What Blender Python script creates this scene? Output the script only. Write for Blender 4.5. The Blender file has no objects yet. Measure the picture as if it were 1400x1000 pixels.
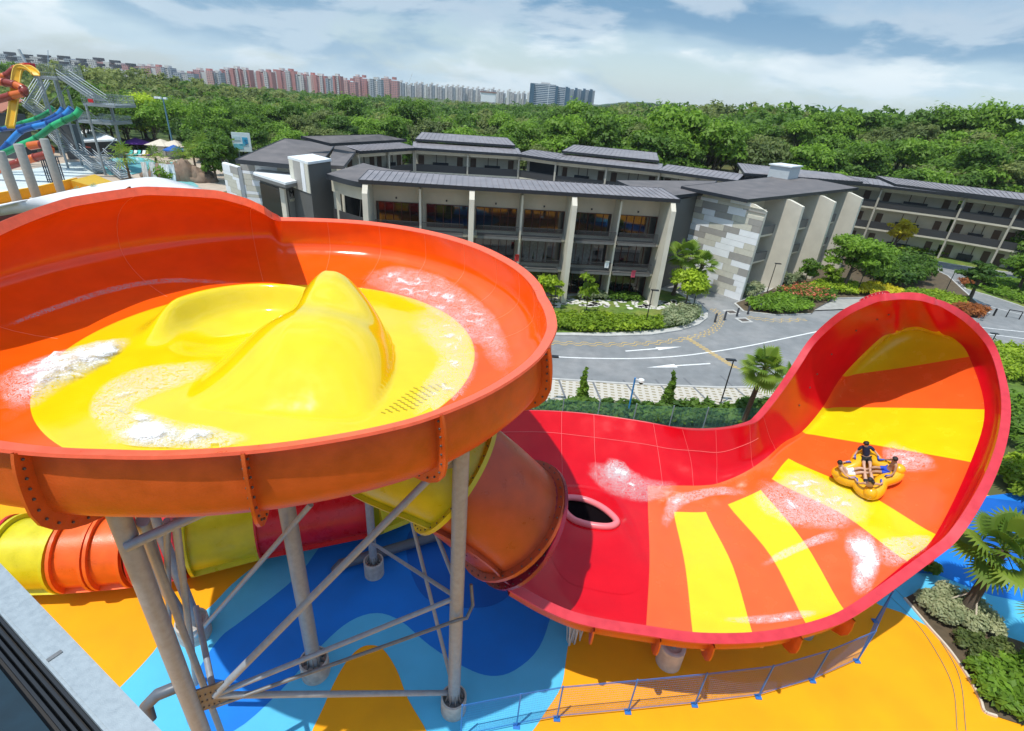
import bpy, bmesh, math, random
import numpy as np
from mathutils import Vector, Matrix, noise, Quaternion
random.seed(7); RNG = np.random.default_rng(7)
SC = bpy.context.scene; COL = SC.collection
V = Vector; PI = math.pi
H = 20.0
# ---------------------------------------------------------------- camera
FPX = 700.0; PITCH = math.radians(27.66); ROLL = math.radians(4.55)
CF = V((0, math.cos(PITCH), -math.sin(PITCH))); _u = V((0, math.sin(PITCH), math.cos(PITCH))); _r = V((1, 0, 0))
CX = _r*math.cos(ROLL) + _u*math.sin(ROLL); CY = _u*math.cos(ROLL) - _r*math.sin(ROLL)
CO = V((0, 0, H))
cam = bpy.data.cameras.new('camera'); co = bpy.data.objects.new('camera', cam); COL.objects.link(co)
cam.sensor_width = 36; cam.lens = 18.0; cam.clip_end = 20000; cam.clip_start = 0.05
co.matrix_world = Matrix(((CX.x, CY.x, -CF.x, 0), (CX.y, CY.y, -CF.y, 0), (CX.z, CY.z, -CF.z, H), (0, 0, 0, 1)))
SC.camera = co
def ray(x, y): return CF + CX*((x-700)/FPX) - CY*((y-500)/FPX)
def at(x, y, z=0.0):                 # survey point: where the sight line meets height z
    d = ray(x, y); return CO + d*((z-H)/d.z)
def aw(x, y, w): return CO + ray(x, y)*w
def tophgt(P, x, y):                 # height of a vertical thing standing at P whose top is seen at (x, y)
    d = ray(x, y); return H + d.z*math.hypot(P.x, P.y)/math.hypot(d.x, d.y)
# ---------------------------------------------------------------- materials
MATS = {}
def mat(name, col, rough=.5, spec=.5, nz=0.0, nscale=3.0, bump=0.0, bscale=30.0, metal=0.0, coat=0.0, col2=None, c2scale=2.0, c2lo=.45, c2hi=.65, trans=0.0, stretch=None, detail=4):
    if name in MATS: return MATS[name]
    m = bpy.data.materials.new(name); m.use_nodes = True; nt = m.node_tree; N = nt.nodes; L = nt.links
    b = N['Principled BSDF']; b.inputs['Roughness'].default_value = rough; b.inputs['Specular IOR Level'].default_value = spec
    b.inputs['Metallic'].default_value = metal; b.inputs['Coat Weight'].default_value = coat; b.inputs['Coat Roughness'].default_value = .08
    b.inputs['Base Color'].default_value = (*col, 1)
    if trans: b.inputs['Transmission Weight'].default_value = trans
    tc = N.new('ShaderNodeTexCoord'); src = tc.outputs['Object']
    if stretch:
        mp = N.new('ShaderNodeMapping'); mp.inputs['Scale'].default_value = stretch; L.new(src, mp.inputs[0]); src = mp.outputs[0]
    out = None
    if col2:
        n = N.new('ShaderNodeTexNoise'); n.inputs['Scale'].default_value = c2scale; n.inputs['Detail'].default_value = detail; L.new(src, n.inputs['Vector'])
        r = N.new('ShaderNodeMapRange'); r.inputs[1].default_value = c2lo; r.inputs[2].default_value = c2hi; L.new(n.outputs[0], r.inputs[0])
        x = N.new('ShaderNodeMix'); x.data_type = 'RGBA'; x.inputs[6].default_value = (*col, 1); x.inputs[7].default_value = (*col2, 1)
        L.new(r.outputs[0], x.inputs[0]); out = x.outputs[2]
    if nz:
        n = N.new('ShaderNodeTexNoise'); n.inputs['Scale'].default_value = nscale; n.inputs['Detail'].default_value = 5; L.new(src, n.inputs['Vector'])
        r = N.new('ShaderNodeMapRange'); r.inputs[1].default_value = .3; r.inputs[2].default_value = .7; r.inputs[3].default_value = 1-nz; r.inputs[4].default_value = 1+nz
        L.new(n.outputs[0], r.inputs[0])
        x = N.new('ShaderNodeMix'); x.data_type = 'RGBA'; x.blend_type = 'MULTIPLY'; x.inputs[0].default_value = 1
        x.inputs[6].default_value = (*col, 1)
        if out: L.new(out, x.inputs[6])
        L.new(r.outputs[0], x.inputs[7]); out = x.outputs[2]
        rr = N.new('ShaderNodeMapRange'); rr.inputs[1].default_value = .3; rr.inputs[2].default_value = .7; rr.inputs[3].default_value = max(0, rough-.08); rr.inputs[4].default_value = rough+.1
        L.new(n.outputs[0], rr.inputs[0]); L.new(rr.outputs[0], b.inputs['Roughness'])
    if out: L.new(out, b.inputs['Base Color'])
    if bump:
        n = N.new('ShaderNodeTexNoise'); n.inputs['Scale'].default_value = bscale; n.inputs['Detail'].default_value = 4; L.new(src, n.inputs['Vector'])
        bp = N.new('ShaderNodeBump'); bp.inputs['Strength'].default_value = bump; bp.inputs['Distance'].default_value = .05
        L.new(n.outputs[0], bp.inputs['Height']); L.new(bp.outputs[0], b.inputs['Normal'])
    MATS[name] = m; return m
# ---------------------------------------------------------------- mesh builder
class MB:
    def __init__(s): s.v = []; s.f = []; s.mi = []; s.uv = {}; s.m = 0
    def add(s, vs, fs):
        o = len(s.v); s.v += [V(p) for p in vs]; s.f += [tuple(i+o for i in f) for f in fs]; s.mi += [s.m]*len(fs); return s
    def box(s, c, size, rz=0.0, M=None):
        x, y, z = (k/2 for k in size); c = V(c)
        p = [V((a*x, b*y, d*z)) for d in (-1, 1) for b in (-1, 1) for a in (-1, 1)]
        R = M if M else Matrix.Rotation(rz, 3, 'Z')
        return s.add([R@q + c for q in p], [(0,2,3,1), (4,5,7,6), (0,1,5,4), (2,6,7,3), (0,4,6,2), (1,3,7,5)])
    def bar(s, a, b, w, h=None, up=(0, 0, 1)):     # rectangular bar from a to b
        a, b = V(a), V(b); h = h or w; d = b-a; l = d.length
        if l < 1e-6: return s
        d /= l; u = V(up); 
        if abs(d.dot(u)) > .98: u = V((0, 1, 0))
        sx = d.cross(u).normalized(); su = sx.cross(d)
        M = Matrix((sx, d, su)).transposed()
        return s.box((a+b)/2, (w, l, h), M=M)
    def tube(s, path, r, n=10, cap=True, up=None):
        P = [V(p) for p in path]; k = len(P); R = r if hasattr(r, '__len__') else [r]*k
        vs = []; t0 = None; x = None
        for i in range(k):
            t = (P[min(i+1, k-1)]-P[max(i-1, 0)]).normalized()
            if x is None:
                a = V((0, 0, 1)) if abs(t.z) < .9 else V((1, 0, 0)); x = a.cross(t).normalized()
            else:
                x = (x - t*x.dot(t)).normalized()
            y = t.cross(x)
            vs += [P[i] + (x*math.cos(2*PI*j/n) + y*math.sin(2*PI*j/n))*R[i] for j in range(n)]
        fs = [(i*n+j, i*n+(j+1) % n, (i+1)*n+(j+1) % n, (i+1)*n+j) for i in range(k-1) for j in range(n)]
        if cap: fs += [tuple(reversed(range(n))), tuple((k-1)*n+j for j in range(n))]
        return s.add(vs, fs)
    def lathe(s, prof, c=(0, 0, 0), n=16, cap=True):
        c = V(c); k = len(prof)
        vs = [c+V((r*math.cos(2*PI*j/n), r*math.sin(2*PI*j/n), z)) for r, z in prof for j in range(n)]
        fs = [(i*n+j, i*n+(j+1) % n, (i+1)*n+(j+1) % n, (i+1)*n+j) for i in range(k-1) for j in range(n)]
        if cap: fs += [tuple(reversed(range(n))), tuple((k-1)*n+j for j in range(n))]
        return s.add(vs, fs)
    def prism(s, poly, z0, z1):      # poly of (x,y); z0,z1 numbers or per-vertex lists
        n = len(poly); a = z0 if hasattr(z0, '__len__') else [z0]*n; b = z1 if hasattr(z1, '__len__') else [z1]*n
        ar = sum(poly[i][0]*poly[(i+1) % n][1]-poly[(i+1) % n][0]*poly[i][1] for i in range(n))
        if ar < 0: poly = poly[::-1]; a = a[::-1]; b = b[::-1]
        vs = [(p[0], p[1], z) for p, z in zip(poly, a)] + [(p[0], p[1], z) for p, z in zip(poly, b)]
        return s.add(vs, [tuple(reversed(range(n))), tuple(range(n, 2*n))] + [(i, (i+1) % n, n+(i+1) % n, n+i) for i in range(n)])
    def poly(s, pts): return s.add(pts, [tuple(range(len(pts)))])
    def grid(s, G, close=False):     # G[i][j] points
        ni, nj = len(G), len(G[0]); vs = [p for r in G for p in r]
        fs = [(i*nj+j, i*nj+(j+1) % nj, (i+1)*nj+(j+1) % nj, (i+1)*nj+j) for i in range(ni-1) for j in range(nj if close else nj-1)]
        return s.add(vs, fs)
    def ball(s, c, r, n=10, sq=(1, 1, 1)):
        c = V(c); k = n//2+1
        G = [[c+V((r*sq[0]*math.sin(PI*i/k)*math.cos(2*PI*j/n), r*sq[1]*math.sin(PI*i/k)*math.sin(2*PI*j/n), r*sq[2]*math.cos(PI*i/k))) for j in range(n)] for i in range(k+1)]
        return s.grid(G, True)
    def build(s, name, m=None, parent=None, smooth=False, label=None, auto=None, bevel=0.0, solid=0.0, shift=None):
        me = bpy.data.meshes.new(name); off = shift if shift is not None else V((0, 0, 0))
        me.from_pydata([tuple(p-off) for p in s.v], [], s.f); me.update()
        for x in (m if isinstance(m, (list, tuple)) else [m]):
            if x: me.materials.append(x)
        if isinstance(m, (list, tuple)) and len(m) > 1: me.polygons.foreach_set('material_index', s.mi)
        if smooth or auto: me.polygons.foreach_set('use_smooth', [True]*len(me.polygons))
        if auto: me.set_sharp_from_angle(angle=math.radians(auto))
        o = bpy.data.objects.new(name, me); COL.objects.link(o); o.location = off
        if bevel:
            md = o.modifiers.new('b', 'BEVEL'); md.width = bevel; md.segments = 2; md.limit_method = 'ANGLE'
        if solid:
            md = o.modifiers.new('s', 'SOLIDIFY'); md.thickness = solid; md.offset = 0
        if parent:
            o.parent = parent
            r = parent
            base = V((0, 0, 0))
            while r: base += r.location; r = r.parent
            o.location = off-base
        if label: o['label'] = label
        return o
def tag(o, label=None, cat=None, group=None, kind=None):
    if label: o['label'] = label
    if cat: o['category'] = cat
    if group: o['group'] = group
    if kind: o['kind'] = kind
    return o
def thing(name, loc, label, cat, group=None):
    o = bpy.data.objects.new(name, None); COL.objects.link(o); o.location = V(loc); o.empty_display_size = .2
    return tag(o, label, cat, group)
def struct(o): o['kind'] = 'structure'; return o
def stuff(o, label=None, cat=None): return tag(o, label, cat, kind='stuff')
def dup(root, loc, rz=0.0, label=None, scale=None, group=None):
    r = root.copy(); COL.objects.link(r); r.location = V(loc); r.rotation_euler = (0, 0, rz)
    if scale: r.scale = scale if hasattr(scale, '__len__') else (scale,)*3
    if label: r['label'] = label
    if group: r['group'] = group
    def rec(src, dst):
        for ch in src.children:
            c = ch.copy(); COL.objects.link(c); c.parent = dst; rec(ch, c)
    rec(root, r); return r
def crom(P, n, closed=False):        # Catmull-Rom through points -> n samples per span
    P = [V(p) for p in P]; k = len(P); out = []
    for i in range(k if closed else k-1):
        g = lambda a: P[a % k] if closed else P[max(0, min(k-1, a))]
        p0, p1, p2, p3 = g(i-1), g(i), g(i+1), g(i+2)
        if not closed and i == 0: p0 = p1*2-p2
        if not closed and i == k-2: p3 = p2*2-p1
        for j in range(n):
            t = j/n; out.append(.5*((2*p1)+(p2-p0)*t+(2*p0-5*p1+4*p2-p3)*t*t+(3*p1-p0-3*p2+p3)*t**3))
    if not closed: out.append(P[-1].copy())
    return out
def lerp(a, b, t): return a+(b-a)*t
def sstep(a, b, x):
    t = max(0., min(1., (x-a)/(b-a))); return t*t*(3-2*t)
# ---------------------------------------------------------------- light
SUNL = V((.25, .23, -.94)).normalized()
sl = bpy.data.lights.new('sun', 'SUN'); so = bpy.data.objects.new('sun', sl); COL.objects.link(so)
sl.energy = 3.15; sl.angle = math.radians(.5); sl.color = (1, .96, .88); so.rotation_euler = SUNL.to_track_quat('-Z', 'Y').to_euler()
W = bpy.data.worlds.new('World'); SC.world = W; W.use_nodes = True
def make_world():
    nt = W.node_tree; N = nt.nodes; L = nt.links; bg = N['Background']
    sky = N.new('ShaderNodeTexSky'); sky.sky_type = 'NISHITA'; sky.sun_disc = False
    sky.sun_elevation = math.asin(-SUNL.z); sky.sun_rotation = math.atan2(-SUNL.x, -SUNL.y)
    sky.air_density = 1.0; sky.dust_density = .6; sky.ozone_density = 1.5
    tc = N.new('ShaderNodeTexCoord'); sep = N.new('ShaderNodeSeparateXYZ'); L.new(tc.outputs['Generated'], sep.inputs[0])
    def M(op, a, b=None, c=None):
        n = N.new('ShaderNodeMath'); n.operation = op
        for i, x in enumerate((a, b, c)):
            if x is None: continue
            if isinstance(x, (int, float)): n.inputs[i].default_value = x
            else: L.new(x, n.inputs[i])
        return n.outputs[0]
    zz = M('ADD', M('MAXIMUM', sep.outputs[2], 0.0), .42)
    cx = M('DIVIDE', sep.outputs[0], zz); cy = M('DIVIDE', sep.outputs[1], zz)
    cb = N.new('ShaderNodeCombineXYZ'); L.new(cx, cb.inputs[0]); L.new(cy, cb.inputs[1]); L.new(M('MULTIPLY', sep.outputs[2], 5.0), cb.inputs[2])
    def nz(sc, det, rough, off, dist=0.0):
        mp = N.new('ShaderNodeMapping'); mp.inputs['Location'].default_value = off; L.new(cb.outputs[0], mp.inputs[0])
        n = N.new('ShaderNodeTexNoise'); n.inputs['Scale'].default_value = sc; n.inputs['Detail'].default_value = det; n.inputs['Roughness'].default_value = rough
        n.inputs['Distortion'].default_value = dist; L.new(mp.outputs[0], n.inputs['Vector']); return n.outputs[0]
    def rng(x, a, b, c=0., d=1.):
        r = N.new('ShaderNodeMapRange'); r.interpolation_type = 'SMOOTHSTEP'; L.new(x, r.inputs[0])
        for i, k in enumerate((a, b, c, d)): r.inputs[i+1].default_value = k
        return r.outputs[0]
    def mix(f, a, b):
        x = N.new('ShaderNodeMix'); x.data_type = 'RGBA'
        if isinstance(f, (int, float)): x.inputs[0].default_value = f
        else: L.new(f, x.inputs[0])
        for i, k in ((6, a), (7, b)):
            if isinstance(k, tuple): x.inputs[i].default_value = (*k, 1)
            else: L.new(k, x.inputs[i])
        return x.outputs[2]
    cover = rng(nz(1.5, 8, .56, (3.1, .4, 0), .3), .36, .52)
    dark = rng(M('ADD', nz(1.0, 5, .5, (7.7, 2.1, 1), .2), M('MULTIPLY', M('SUBTRACT', sep.outputs[2], .05), 1.5)), .43, .58)
    puff = rng(nz(2.6, 10, .55, (.3, 5.2, 2), .3), .45, .57)
    K = SKYK
    cl = mix(dark, tuple(K*c for c in (.84, 1.06, 1.18)), tuple(K*c for c in (.24, .48, .76)))
    cl = mix(M('MULTIPLY', puff, M('SUBTRACT', 1.0, M('MULTIPLY', dark, .6))), cl, tuple(K*c for c in (1.34, 1.42, 1.45)))
    col = mix(M('MULTIPLY', cover, .93), sky.outputs[0], cl)
    hz = rng(sep.outputs[2], 0.0, .16, .55, 0.0)
    col = mix(hz, col, tuple(K*c for c in (.80, 1.06, 1.24)))
    ov = rng(sep.outputs[2], .28, .75, 1.0, 1.55)  # sky overhead, out of view, brightened as added fill for the shadows
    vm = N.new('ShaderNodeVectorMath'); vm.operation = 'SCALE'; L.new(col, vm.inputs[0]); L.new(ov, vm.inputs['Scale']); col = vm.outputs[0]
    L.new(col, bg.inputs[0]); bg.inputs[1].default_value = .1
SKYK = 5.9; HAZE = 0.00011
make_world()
SC.view_settings.view_transform = 'Standard'; SC.view_settings.look = 'None'; SC.view_settings.exposure = 0.36; SC.view_settings.gamma = 1.0
SC.cycles.max_bounces = 6; SC.cycles.diffuse_bounces = 3; SC.cycles.glossy_bounces = 3; SC.cycles.transparent_max_bounces = 12
from mathutils.bvhtree import BVHTree
# ================================================================ plastics
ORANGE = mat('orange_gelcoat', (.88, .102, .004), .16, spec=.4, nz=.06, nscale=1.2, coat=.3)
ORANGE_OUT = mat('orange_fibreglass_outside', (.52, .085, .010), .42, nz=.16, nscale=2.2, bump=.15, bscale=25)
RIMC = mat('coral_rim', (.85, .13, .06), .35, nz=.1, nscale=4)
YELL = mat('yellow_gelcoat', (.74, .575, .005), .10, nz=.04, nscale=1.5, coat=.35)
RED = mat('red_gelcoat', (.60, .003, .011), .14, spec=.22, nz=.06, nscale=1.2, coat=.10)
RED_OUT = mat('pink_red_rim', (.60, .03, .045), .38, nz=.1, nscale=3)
STRIPE_O = mat('stripe_orange', (.86, .115, .018), .22, nz=.06, nscale=1.3, coat=.2)
STRIPE_Y = mat('stripe_yellow', (.76, .60, .007), .22, nz=.05, nscale=1.3, coat=.2)
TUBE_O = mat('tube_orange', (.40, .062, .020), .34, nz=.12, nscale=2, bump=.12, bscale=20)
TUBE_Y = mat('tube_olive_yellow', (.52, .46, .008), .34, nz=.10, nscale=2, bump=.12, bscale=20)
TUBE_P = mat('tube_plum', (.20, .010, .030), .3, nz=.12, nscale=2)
TUBE_R = mat('tube_red', (.60, .010, .018), .3, nz=.12, nscale=2)
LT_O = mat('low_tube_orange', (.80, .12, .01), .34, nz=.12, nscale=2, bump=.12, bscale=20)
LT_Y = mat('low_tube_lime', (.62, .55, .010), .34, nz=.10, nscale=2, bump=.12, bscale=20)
GALV = mat('galvanised_steel', (.27, .31, .355), .45, nz=.12, nscale=6, metal=.1, bump=.1, bscale=40)
GALV_D = mat('dull_galvanised_steel', (.17, .175, .18), .5, nz=.2, nscale=5, metal=.3, bump=.1, bscale=40)
CONC = mat('footing_concrete', (.42, .40, .37), .85, nz=.2, nscale=5, bump=.3, bscale=30)
PVC = mat('dark_pvc_pipe', (.10, .12, .15), .4, nz=.1)
BOLT = mat('bolt_steel', (.10, .09, .09), .4, metal=.6)
SEAM = mat('seam_sealant', (.88, .26, .12), .5); SEAM_R = mat('red_seam_sealant', (.74, .12, .12), .5)
HOLE_SHADE = mat('painted_flume_shade', (.006, .004, .005), 1.0, spec=0)  # near-black colour stands in for the shade inside the exit opening
def foam_mat(name, dens, scale=3.0, stretch=(1, 1, 1)):
    m = bpy.data.materials.new(name); m.use_nodes = True; nt = m.node_tree; N = nt.nodes; L = nt.links
    b = N['Principled BSDF']; b.inputs['Base Color'].default_value = (.80, .83, .84, 1); b.inputs['Roughness'].default_value = .35
    b.inputs['Specular IOR Level'].default_value = .4
    tc = N.new('ShaderNodeTexCoord'); uv = N.new('ShaderNodeSeparateXYZ'); L.new(tc.outputs['UV'], uv.inputs[0])
    mp = N.new('ShaderNodeMapping'); mp.inputs['Scale'].default_value = stretch; L.new(tc.outputs['Object'], mp.inputs[0])
    def noise_(sc, det, ro, dist):
        n = N.new('ShaderNodeTexNoise'); n.inputs['Scale'].default_value = sc; n.inputs['Detail'].default_value = det
        n.inputs['Roughness'].default_value = ro; n.inputs['Distortion'].default_value = dist; L.new(mp.outputs[0], n.inputs['Vector']); return n.outputs[0]
    def M(op, a, b_=None):
        n = N.new('ShaderNodeMath'); n.operation = op
        for i, x in enumerate((a, b_)):
            if x is None: continue
            if isinstance(x, (int, float)): n.inputs[i].default_value = x
            else: L.new(x, n.inputs[i])
        return n.outputs[0]
    n1 = noise_(scale*1.5, 7, .62, 1.9); n2 = noise_(scale*.45, 4, .55, .6); n3 = noise_(scale*5, 4, .6, .4)
    # uv.x: mask across the sheet (1 centre .. 0 edge), uv.y: density along it
    edge = M('ADD', uv.outputs[0], M('MULTIPLY', M('SUBTRACT', n2, .5), 1.1))
    base = M('ADD', M('ADD', uv.outputs[0], M('SUBTRACT', uv.outputs[1], 1.0)), dens-1.0)
    core = M('ADD', base, M('ADD', M('MULTIPLY', M('SUBTRACT', n2, .5), 2.4), M('MULTIPLY', M('SUBTRACT', n3, .5), 1.5)))
    r = N.new('ShaderNodeMapRange'); r.interpolation_type = 'SMOOTHSTEP'; r.inputs[1].default_value = .0; r.inputs[2].default_value = .8; L.new(core, r.inputs[0])
    lace = M('SUBTRACT', 1.0, M('MINIMUM', M('MULTIPLY', M('ABSOLUTE', M('SUBTRACT', n1, .5)), 9.0), 1.0))
    lc = M('MULTIPLY', lace, M('MULTIPLY', M('MAXIMUM', M('MINIMUM', M('MULTIPLY', edge, 1.5), 1.0), 0.0), min(.75, .35+dens*.4)))
    film = M('MULTIPLY', M('MAXIMUM', M('MINIMUM', M('MULTIPLY', edge, 1.2), 1.0), 0.0), .06)
    f = M('MULTIPLY', M('MAXIMUM', M('MAXIMUM', r.outputs[0], lc), film), M('MINIMUM', M('MULTIPLY', uv.outputs[0], 3.0), 1.0))
    tr = N.new('ShaderNodeBsdfTransparent'); mx = N.new('ShaderNodeMixShader'); L.new(f, mx.inputs[0]); L.new(tr.outputs[0], mx.inputs[1]); L.new(b.outputs[0], mx.inputs[2])
    bp = N.new('ShaderNodeBump'); bp.inputs['Strength'].default_value = .25; bp.inputs['Distance'].default_value = .03; L.new(n1, bp.inputs['Height']); L.new(bp.outputs[0], b.inputs['Normal'])
    L.new(mx.outputs[0], N['Material Output'].inputs[0]); return m
FOAM_T = foam_mat('thick_foam', .52, 4.0); FOAM_M = foam_mat('broken_foam', .32, 3.5); FOAM_S = foam_mat('thin_sparkle', .12, 5.0)
FOAM_W = foam_mat('water_skin', .32, 6.0)
def bvh_of(o):
    me = o.data; off = o.matrix_world.translation if not o.parent else V((0, 0, 0))
    return BVHTree.FromPolygons([v.co.copy() for v in me.vertices], [tuple(p.vertices) for p in me.polygons])
def foam(path, widths, bvh, thick, m, name='foam', dens=None, n=10, nc=9, lift=.03, seed=0):
    """sheet of white water lying on a slide surface along a surveyed path"""
    P = crom([(x, y, 0) for x, y in path], n); k = len(P)
    if not hasattr(widths, '__len__'): widths = [widths]*len(path)
    ww = np.interp(np.linspace(0, len(path)-1, k), range(len(path)), widths)
    dd = np.interp(np.linspace(0, 1, k), np.linspace(0, 1, len(dens)), dens) if dens else np.ones(k)
    vs = []; uv = []; ok = []
    for i in range(k):
        t = (P[min(i+1, k-1)]-P[max(i-1, 0)]).normalized(); s = V((-t.y, t.x, 0))
        for j in range(nc):
            a = -1+2*j/(nc-1); q = P[i]+s*(a*ww[i]/2)
            h, nn, _, _ = bvh.ray_cast(CO, ray(q.x, q.y).normalized())
            if h is None: vs.append(V((0, 0, 0))); ok.append(False); uv.append((0, 0)); continue
            if nn.dot(h-CO) > 0: nn = -nn
            e = (1-a*a)*min(1., 4*min(i, k-1-i)/k+.02)
            z = lift + thick*e*(.55+.9*max(0, noise.noise(h*2.3+V((seed, 0, 0)))+.4*noise.noise(h*7)))
            vs.append(h+nn*z); ok.append(True); uv.append((min(1, e), dd[i]))
    fs = [(i*nc+j, i*nc+j+1, (i+1)*nc+j+1, (i+1)*nc+j) for i in range(k-1) for j in range(nc-1)]
    fs = [f for f in fs if all(ok[q] for q in f) and max((vs[f[a]]-vs[f[b]]).length for a, b in ((0, 2), (1, 3))) < 2.5]
    mb = MB(); mb.add(vs, fs); o = mb.build(name, m, smooth=True)
    u = o.data.uv_layers.new(name='mask'); idx = [l.vertex_index for l in o.data.loops]
    u.data.foreach_set('uv', [c for i in idx for c in uv[i]])
    return o
# ================================================================ bowl slide
BC = V((-7.5, 14.8, 0)); ZF = 12.2; RF = 6.24
rim_px = [(378, 303, 14.2), (430, 304, 14.2), (500, 308, 14.2), (600, 325, 14.2), (680, 355, 14.2), (735, 410, 14.2), (748, 450, 14.2), (725, 490, 14.2), (650, 540, 14.2), (560, 575, 14.2), (450, 598, 14.2), (300, 615, 14.2), (150, 617, 14.2), (0, 605, 14.2)]
wall_px = [(374, 301, 15.25), (367, 296.5, 15.35), (340, 283, 15.55), (300, 272, 15.75), (200, 267, 15.9), (100, 283, 15.75), (0, 322, 15.4)]
def pol(P): d = P-BC; return math.degrees(math.atan2(d.y, d.x)) % 360, math.hypot(d.x, d.y)
NT = 720
keys = []
for x, y, z in rim_px: a, r = pol(at(x, y, z)); keys.append((a, r, z, r+.14, z-1.05))
for x, y, z in wall_px: a, r = pol(at(x, y, z)); keys.append((a, r, z, 9.75, 13.6))
a0 = [k[0] for k in keys if k[2] == 14.2][0]
keys = [k for k in keys if not (k[2] > 14.2 and k[0] < a0+.4)]
keys += [(200, 8.6, 14.5, 8.9, 13.7), (215, 8.75, 14.2, 8.9, 13.2)]
keys.sort(); ka = np.array([k[0] for k in keys])
ka3 = np.concatenate([ka-360, ka, ka+360])
def prof_arr(i):
    v = np.array([k[i] for k in keys]); v = np.interp(np.arange(NT)*360/NT, ka3, np.concatenate([v]*3))
    ker = np.array([1, 2, 3, 2, 1])/9.; vv = np.concatenate([v[-2:], v, v[:2]]); return np.convolve(vv, ker, 'valid')
bRr, bZr, bRm, bZm = (prof_arr(i) for i in (1, 2, 3, 4))
def bowl_prof(a, off=0.0, n1=9, n2=7):
    a2 = a*NT/360; i = int(a2) % NT; j = (i+1) % NT; f = a2-int(a2); g = lambda A: A[i]*(1-f)+A[j]*f
    Rr, Zr, Rm, Zm = g(bRr), g(bZr), g(bRm), g(bZm)
    Rm = max(Rm, Rr+.02); pts = []
    for k in range(n1):
        p = PI/2*k/(n1-1); pts.append((RF+(Rm-RF)*math.sin(p), ZF+(Zm-ZF)*(1-math.cos(p))))
    pm = math.radians(62)
    for k in range(1, n2):
        p = pm*k/(n2-1); pts.append((Rm-(Rm-Rr)*(1-math.cos(p))/(1-math.cos(pm)), Zm+(Zr-Zm)*math.sin(p)/math.sin(pm)))
    c, s = math.cos(math.radians(a)), math.sin(math.radians(a)); out = []
    for k, (r, z) in enumerate(pts):
        r0, z0 = pts[max(0, k-1)]; r1, z1 = pts[min(len(pts)-1, k+1)]; l = math.hypot(r1-r0, z1-z0) or 1
        nr, nz = (z1-z0)/l, -(r1-r0)/l         # outside normal
        out.append((V((BC.x+(r+nr*off)*c, BC.y+(r+nr*off)*s, z+nz*off)), V((nr*c, nr*s, nz))))
    return out
bowl = thing('bowl_slide', (BC.x, BC.y, ZF), 'big orange round slide bowl with yellow floor raised on grey steel posts', 'water slide')
def bpart(mb, name, m, **k): return mb.build(name, m, bowl, **k)
angs = [i*1.5 for i in range(72)]+[108+i*.4 for i in range(40)]+[124+i*1.475 for i in range(160)]
mb = MB(); mb.grid([[p for p, n in bowl_prof(a % 360)] for a in angs+[360]]); o_wall = bpart(mb, 'inner_wall', ORANGE, smooth=True)
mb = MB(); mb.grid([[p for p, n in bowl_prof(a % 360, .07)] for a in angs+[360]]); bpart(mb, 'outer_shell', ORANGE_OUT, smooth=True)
mb = MB()
G = []
for a in angs+[360]:
    p, n = bowl_prof(a % 360)[-1]; q, _ = bowl_prof(a % 360, .07)[-1]
    up = V((0, 0, 1)); w = n if abs(n.z) < .75 else n
    t = (p-bowl_prof(a % 360)[-2][0]).normalized()
    G.append([p-t*.0, p+t*.035, p+n*.30+t*.035, p+n*.30-t*.03, q-t*.03])
mb.grid(G); bpart(mb, 'rim_flange', RIMC, auto=40)
rib_px = [(45, 612), (335, 617), (590, 563), (733, 478)]
rib_a = [pol(at(x, y, 14.2))[0] for x, y in rib_px] + [70, 100, 40, 15, 150, 185]
for a in rib_a:
    mb = MB(); A = bowl_prof(a, .06); G1 = []; c = V((-math.sin(math.radians(a)), math.cos(math.radians(a)), 0))
    for p, n in A[2:]: G1.append([p-c*.03, p+n*.30-c*.03, p+n*.30+c*.03, p+c*.03])
    mb.grid(G1); r = bpart(mb, 'rib', ORANGE_OUT, auto=40)
    mb = MB()
    for k in range(3, len(A), 1):
        p, n = A[k]; mb.ball(p+n*.17-c*.045, .028, 6); mb.ball(p+n*.17+c*.045, .028, 6)
    mb.build('bolt', BOLT, r)
for a in rib_a+[85, 120, 55, 27]: mb = MB(); mb.tube([p-n*.002 for p, n in bowl_prof(a)][1:], .008, 5); bpart(mb, 'seam_line', SEAM)
def _sp(v, e=.03): return .5*(v+math.sqrt(v*v+e))-.5*math.sqrt(e)*math.exp(-max(0, v)*4)
def floor_h(x, y):
    t = (y+3.75)/7.15; h = 0.0             # loaf-shaped hump rising to a peaked hood at its back
    if -.25 < t < 1.25:
        tt = max(0, min(1, t)); top = 1.78*(1-(1-tt)**2.6)-.26*math.exp(-((tt-.62)/.13)**2)+.12*math.exp(-((tt-.30)/.2)**2)
        q = (tt-.36)/.68; w = 2.55*math.sqrt(max(.02, 1-q*q)); xc = lerp(1.55, .62, tt**1.3)
        dx = x-xc; ww = w*(1.22-.42*tt if dx < 0 else 1.0); s = 1-(abs(dx)/ww)**2.0
        back = 1-sstep(.93, 1.09, t)
        h = top*min(1.0, max(0, _sp(s, .05 if dx > 0 else .16)))**(.62 if dx > 0 else lerp(1.35, .75, tt))*back
    px, py = x+1.5, y-.9; rho = math.hypot(px, py); an = math.degrees(math.atan2(py, px)) % 360
    tp = sstep(30, 70, an)*(1-sstep(165, 215, an))
    h = max(h, tp*.84*math.exp(-((rho-2.75)/(.34 if rho < 2.75 else .5))**2))
    h -= .5*math.exp(-(rho/1.85)**4)*sstep(-2.2, .4, py+.5*(-px))*(1-sstep(.2, 1.2, x+.2))
    return h*(1-sstep(5.2, 6.2, math.hypot(x, y)))
mb = MB(); G = []
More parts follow.
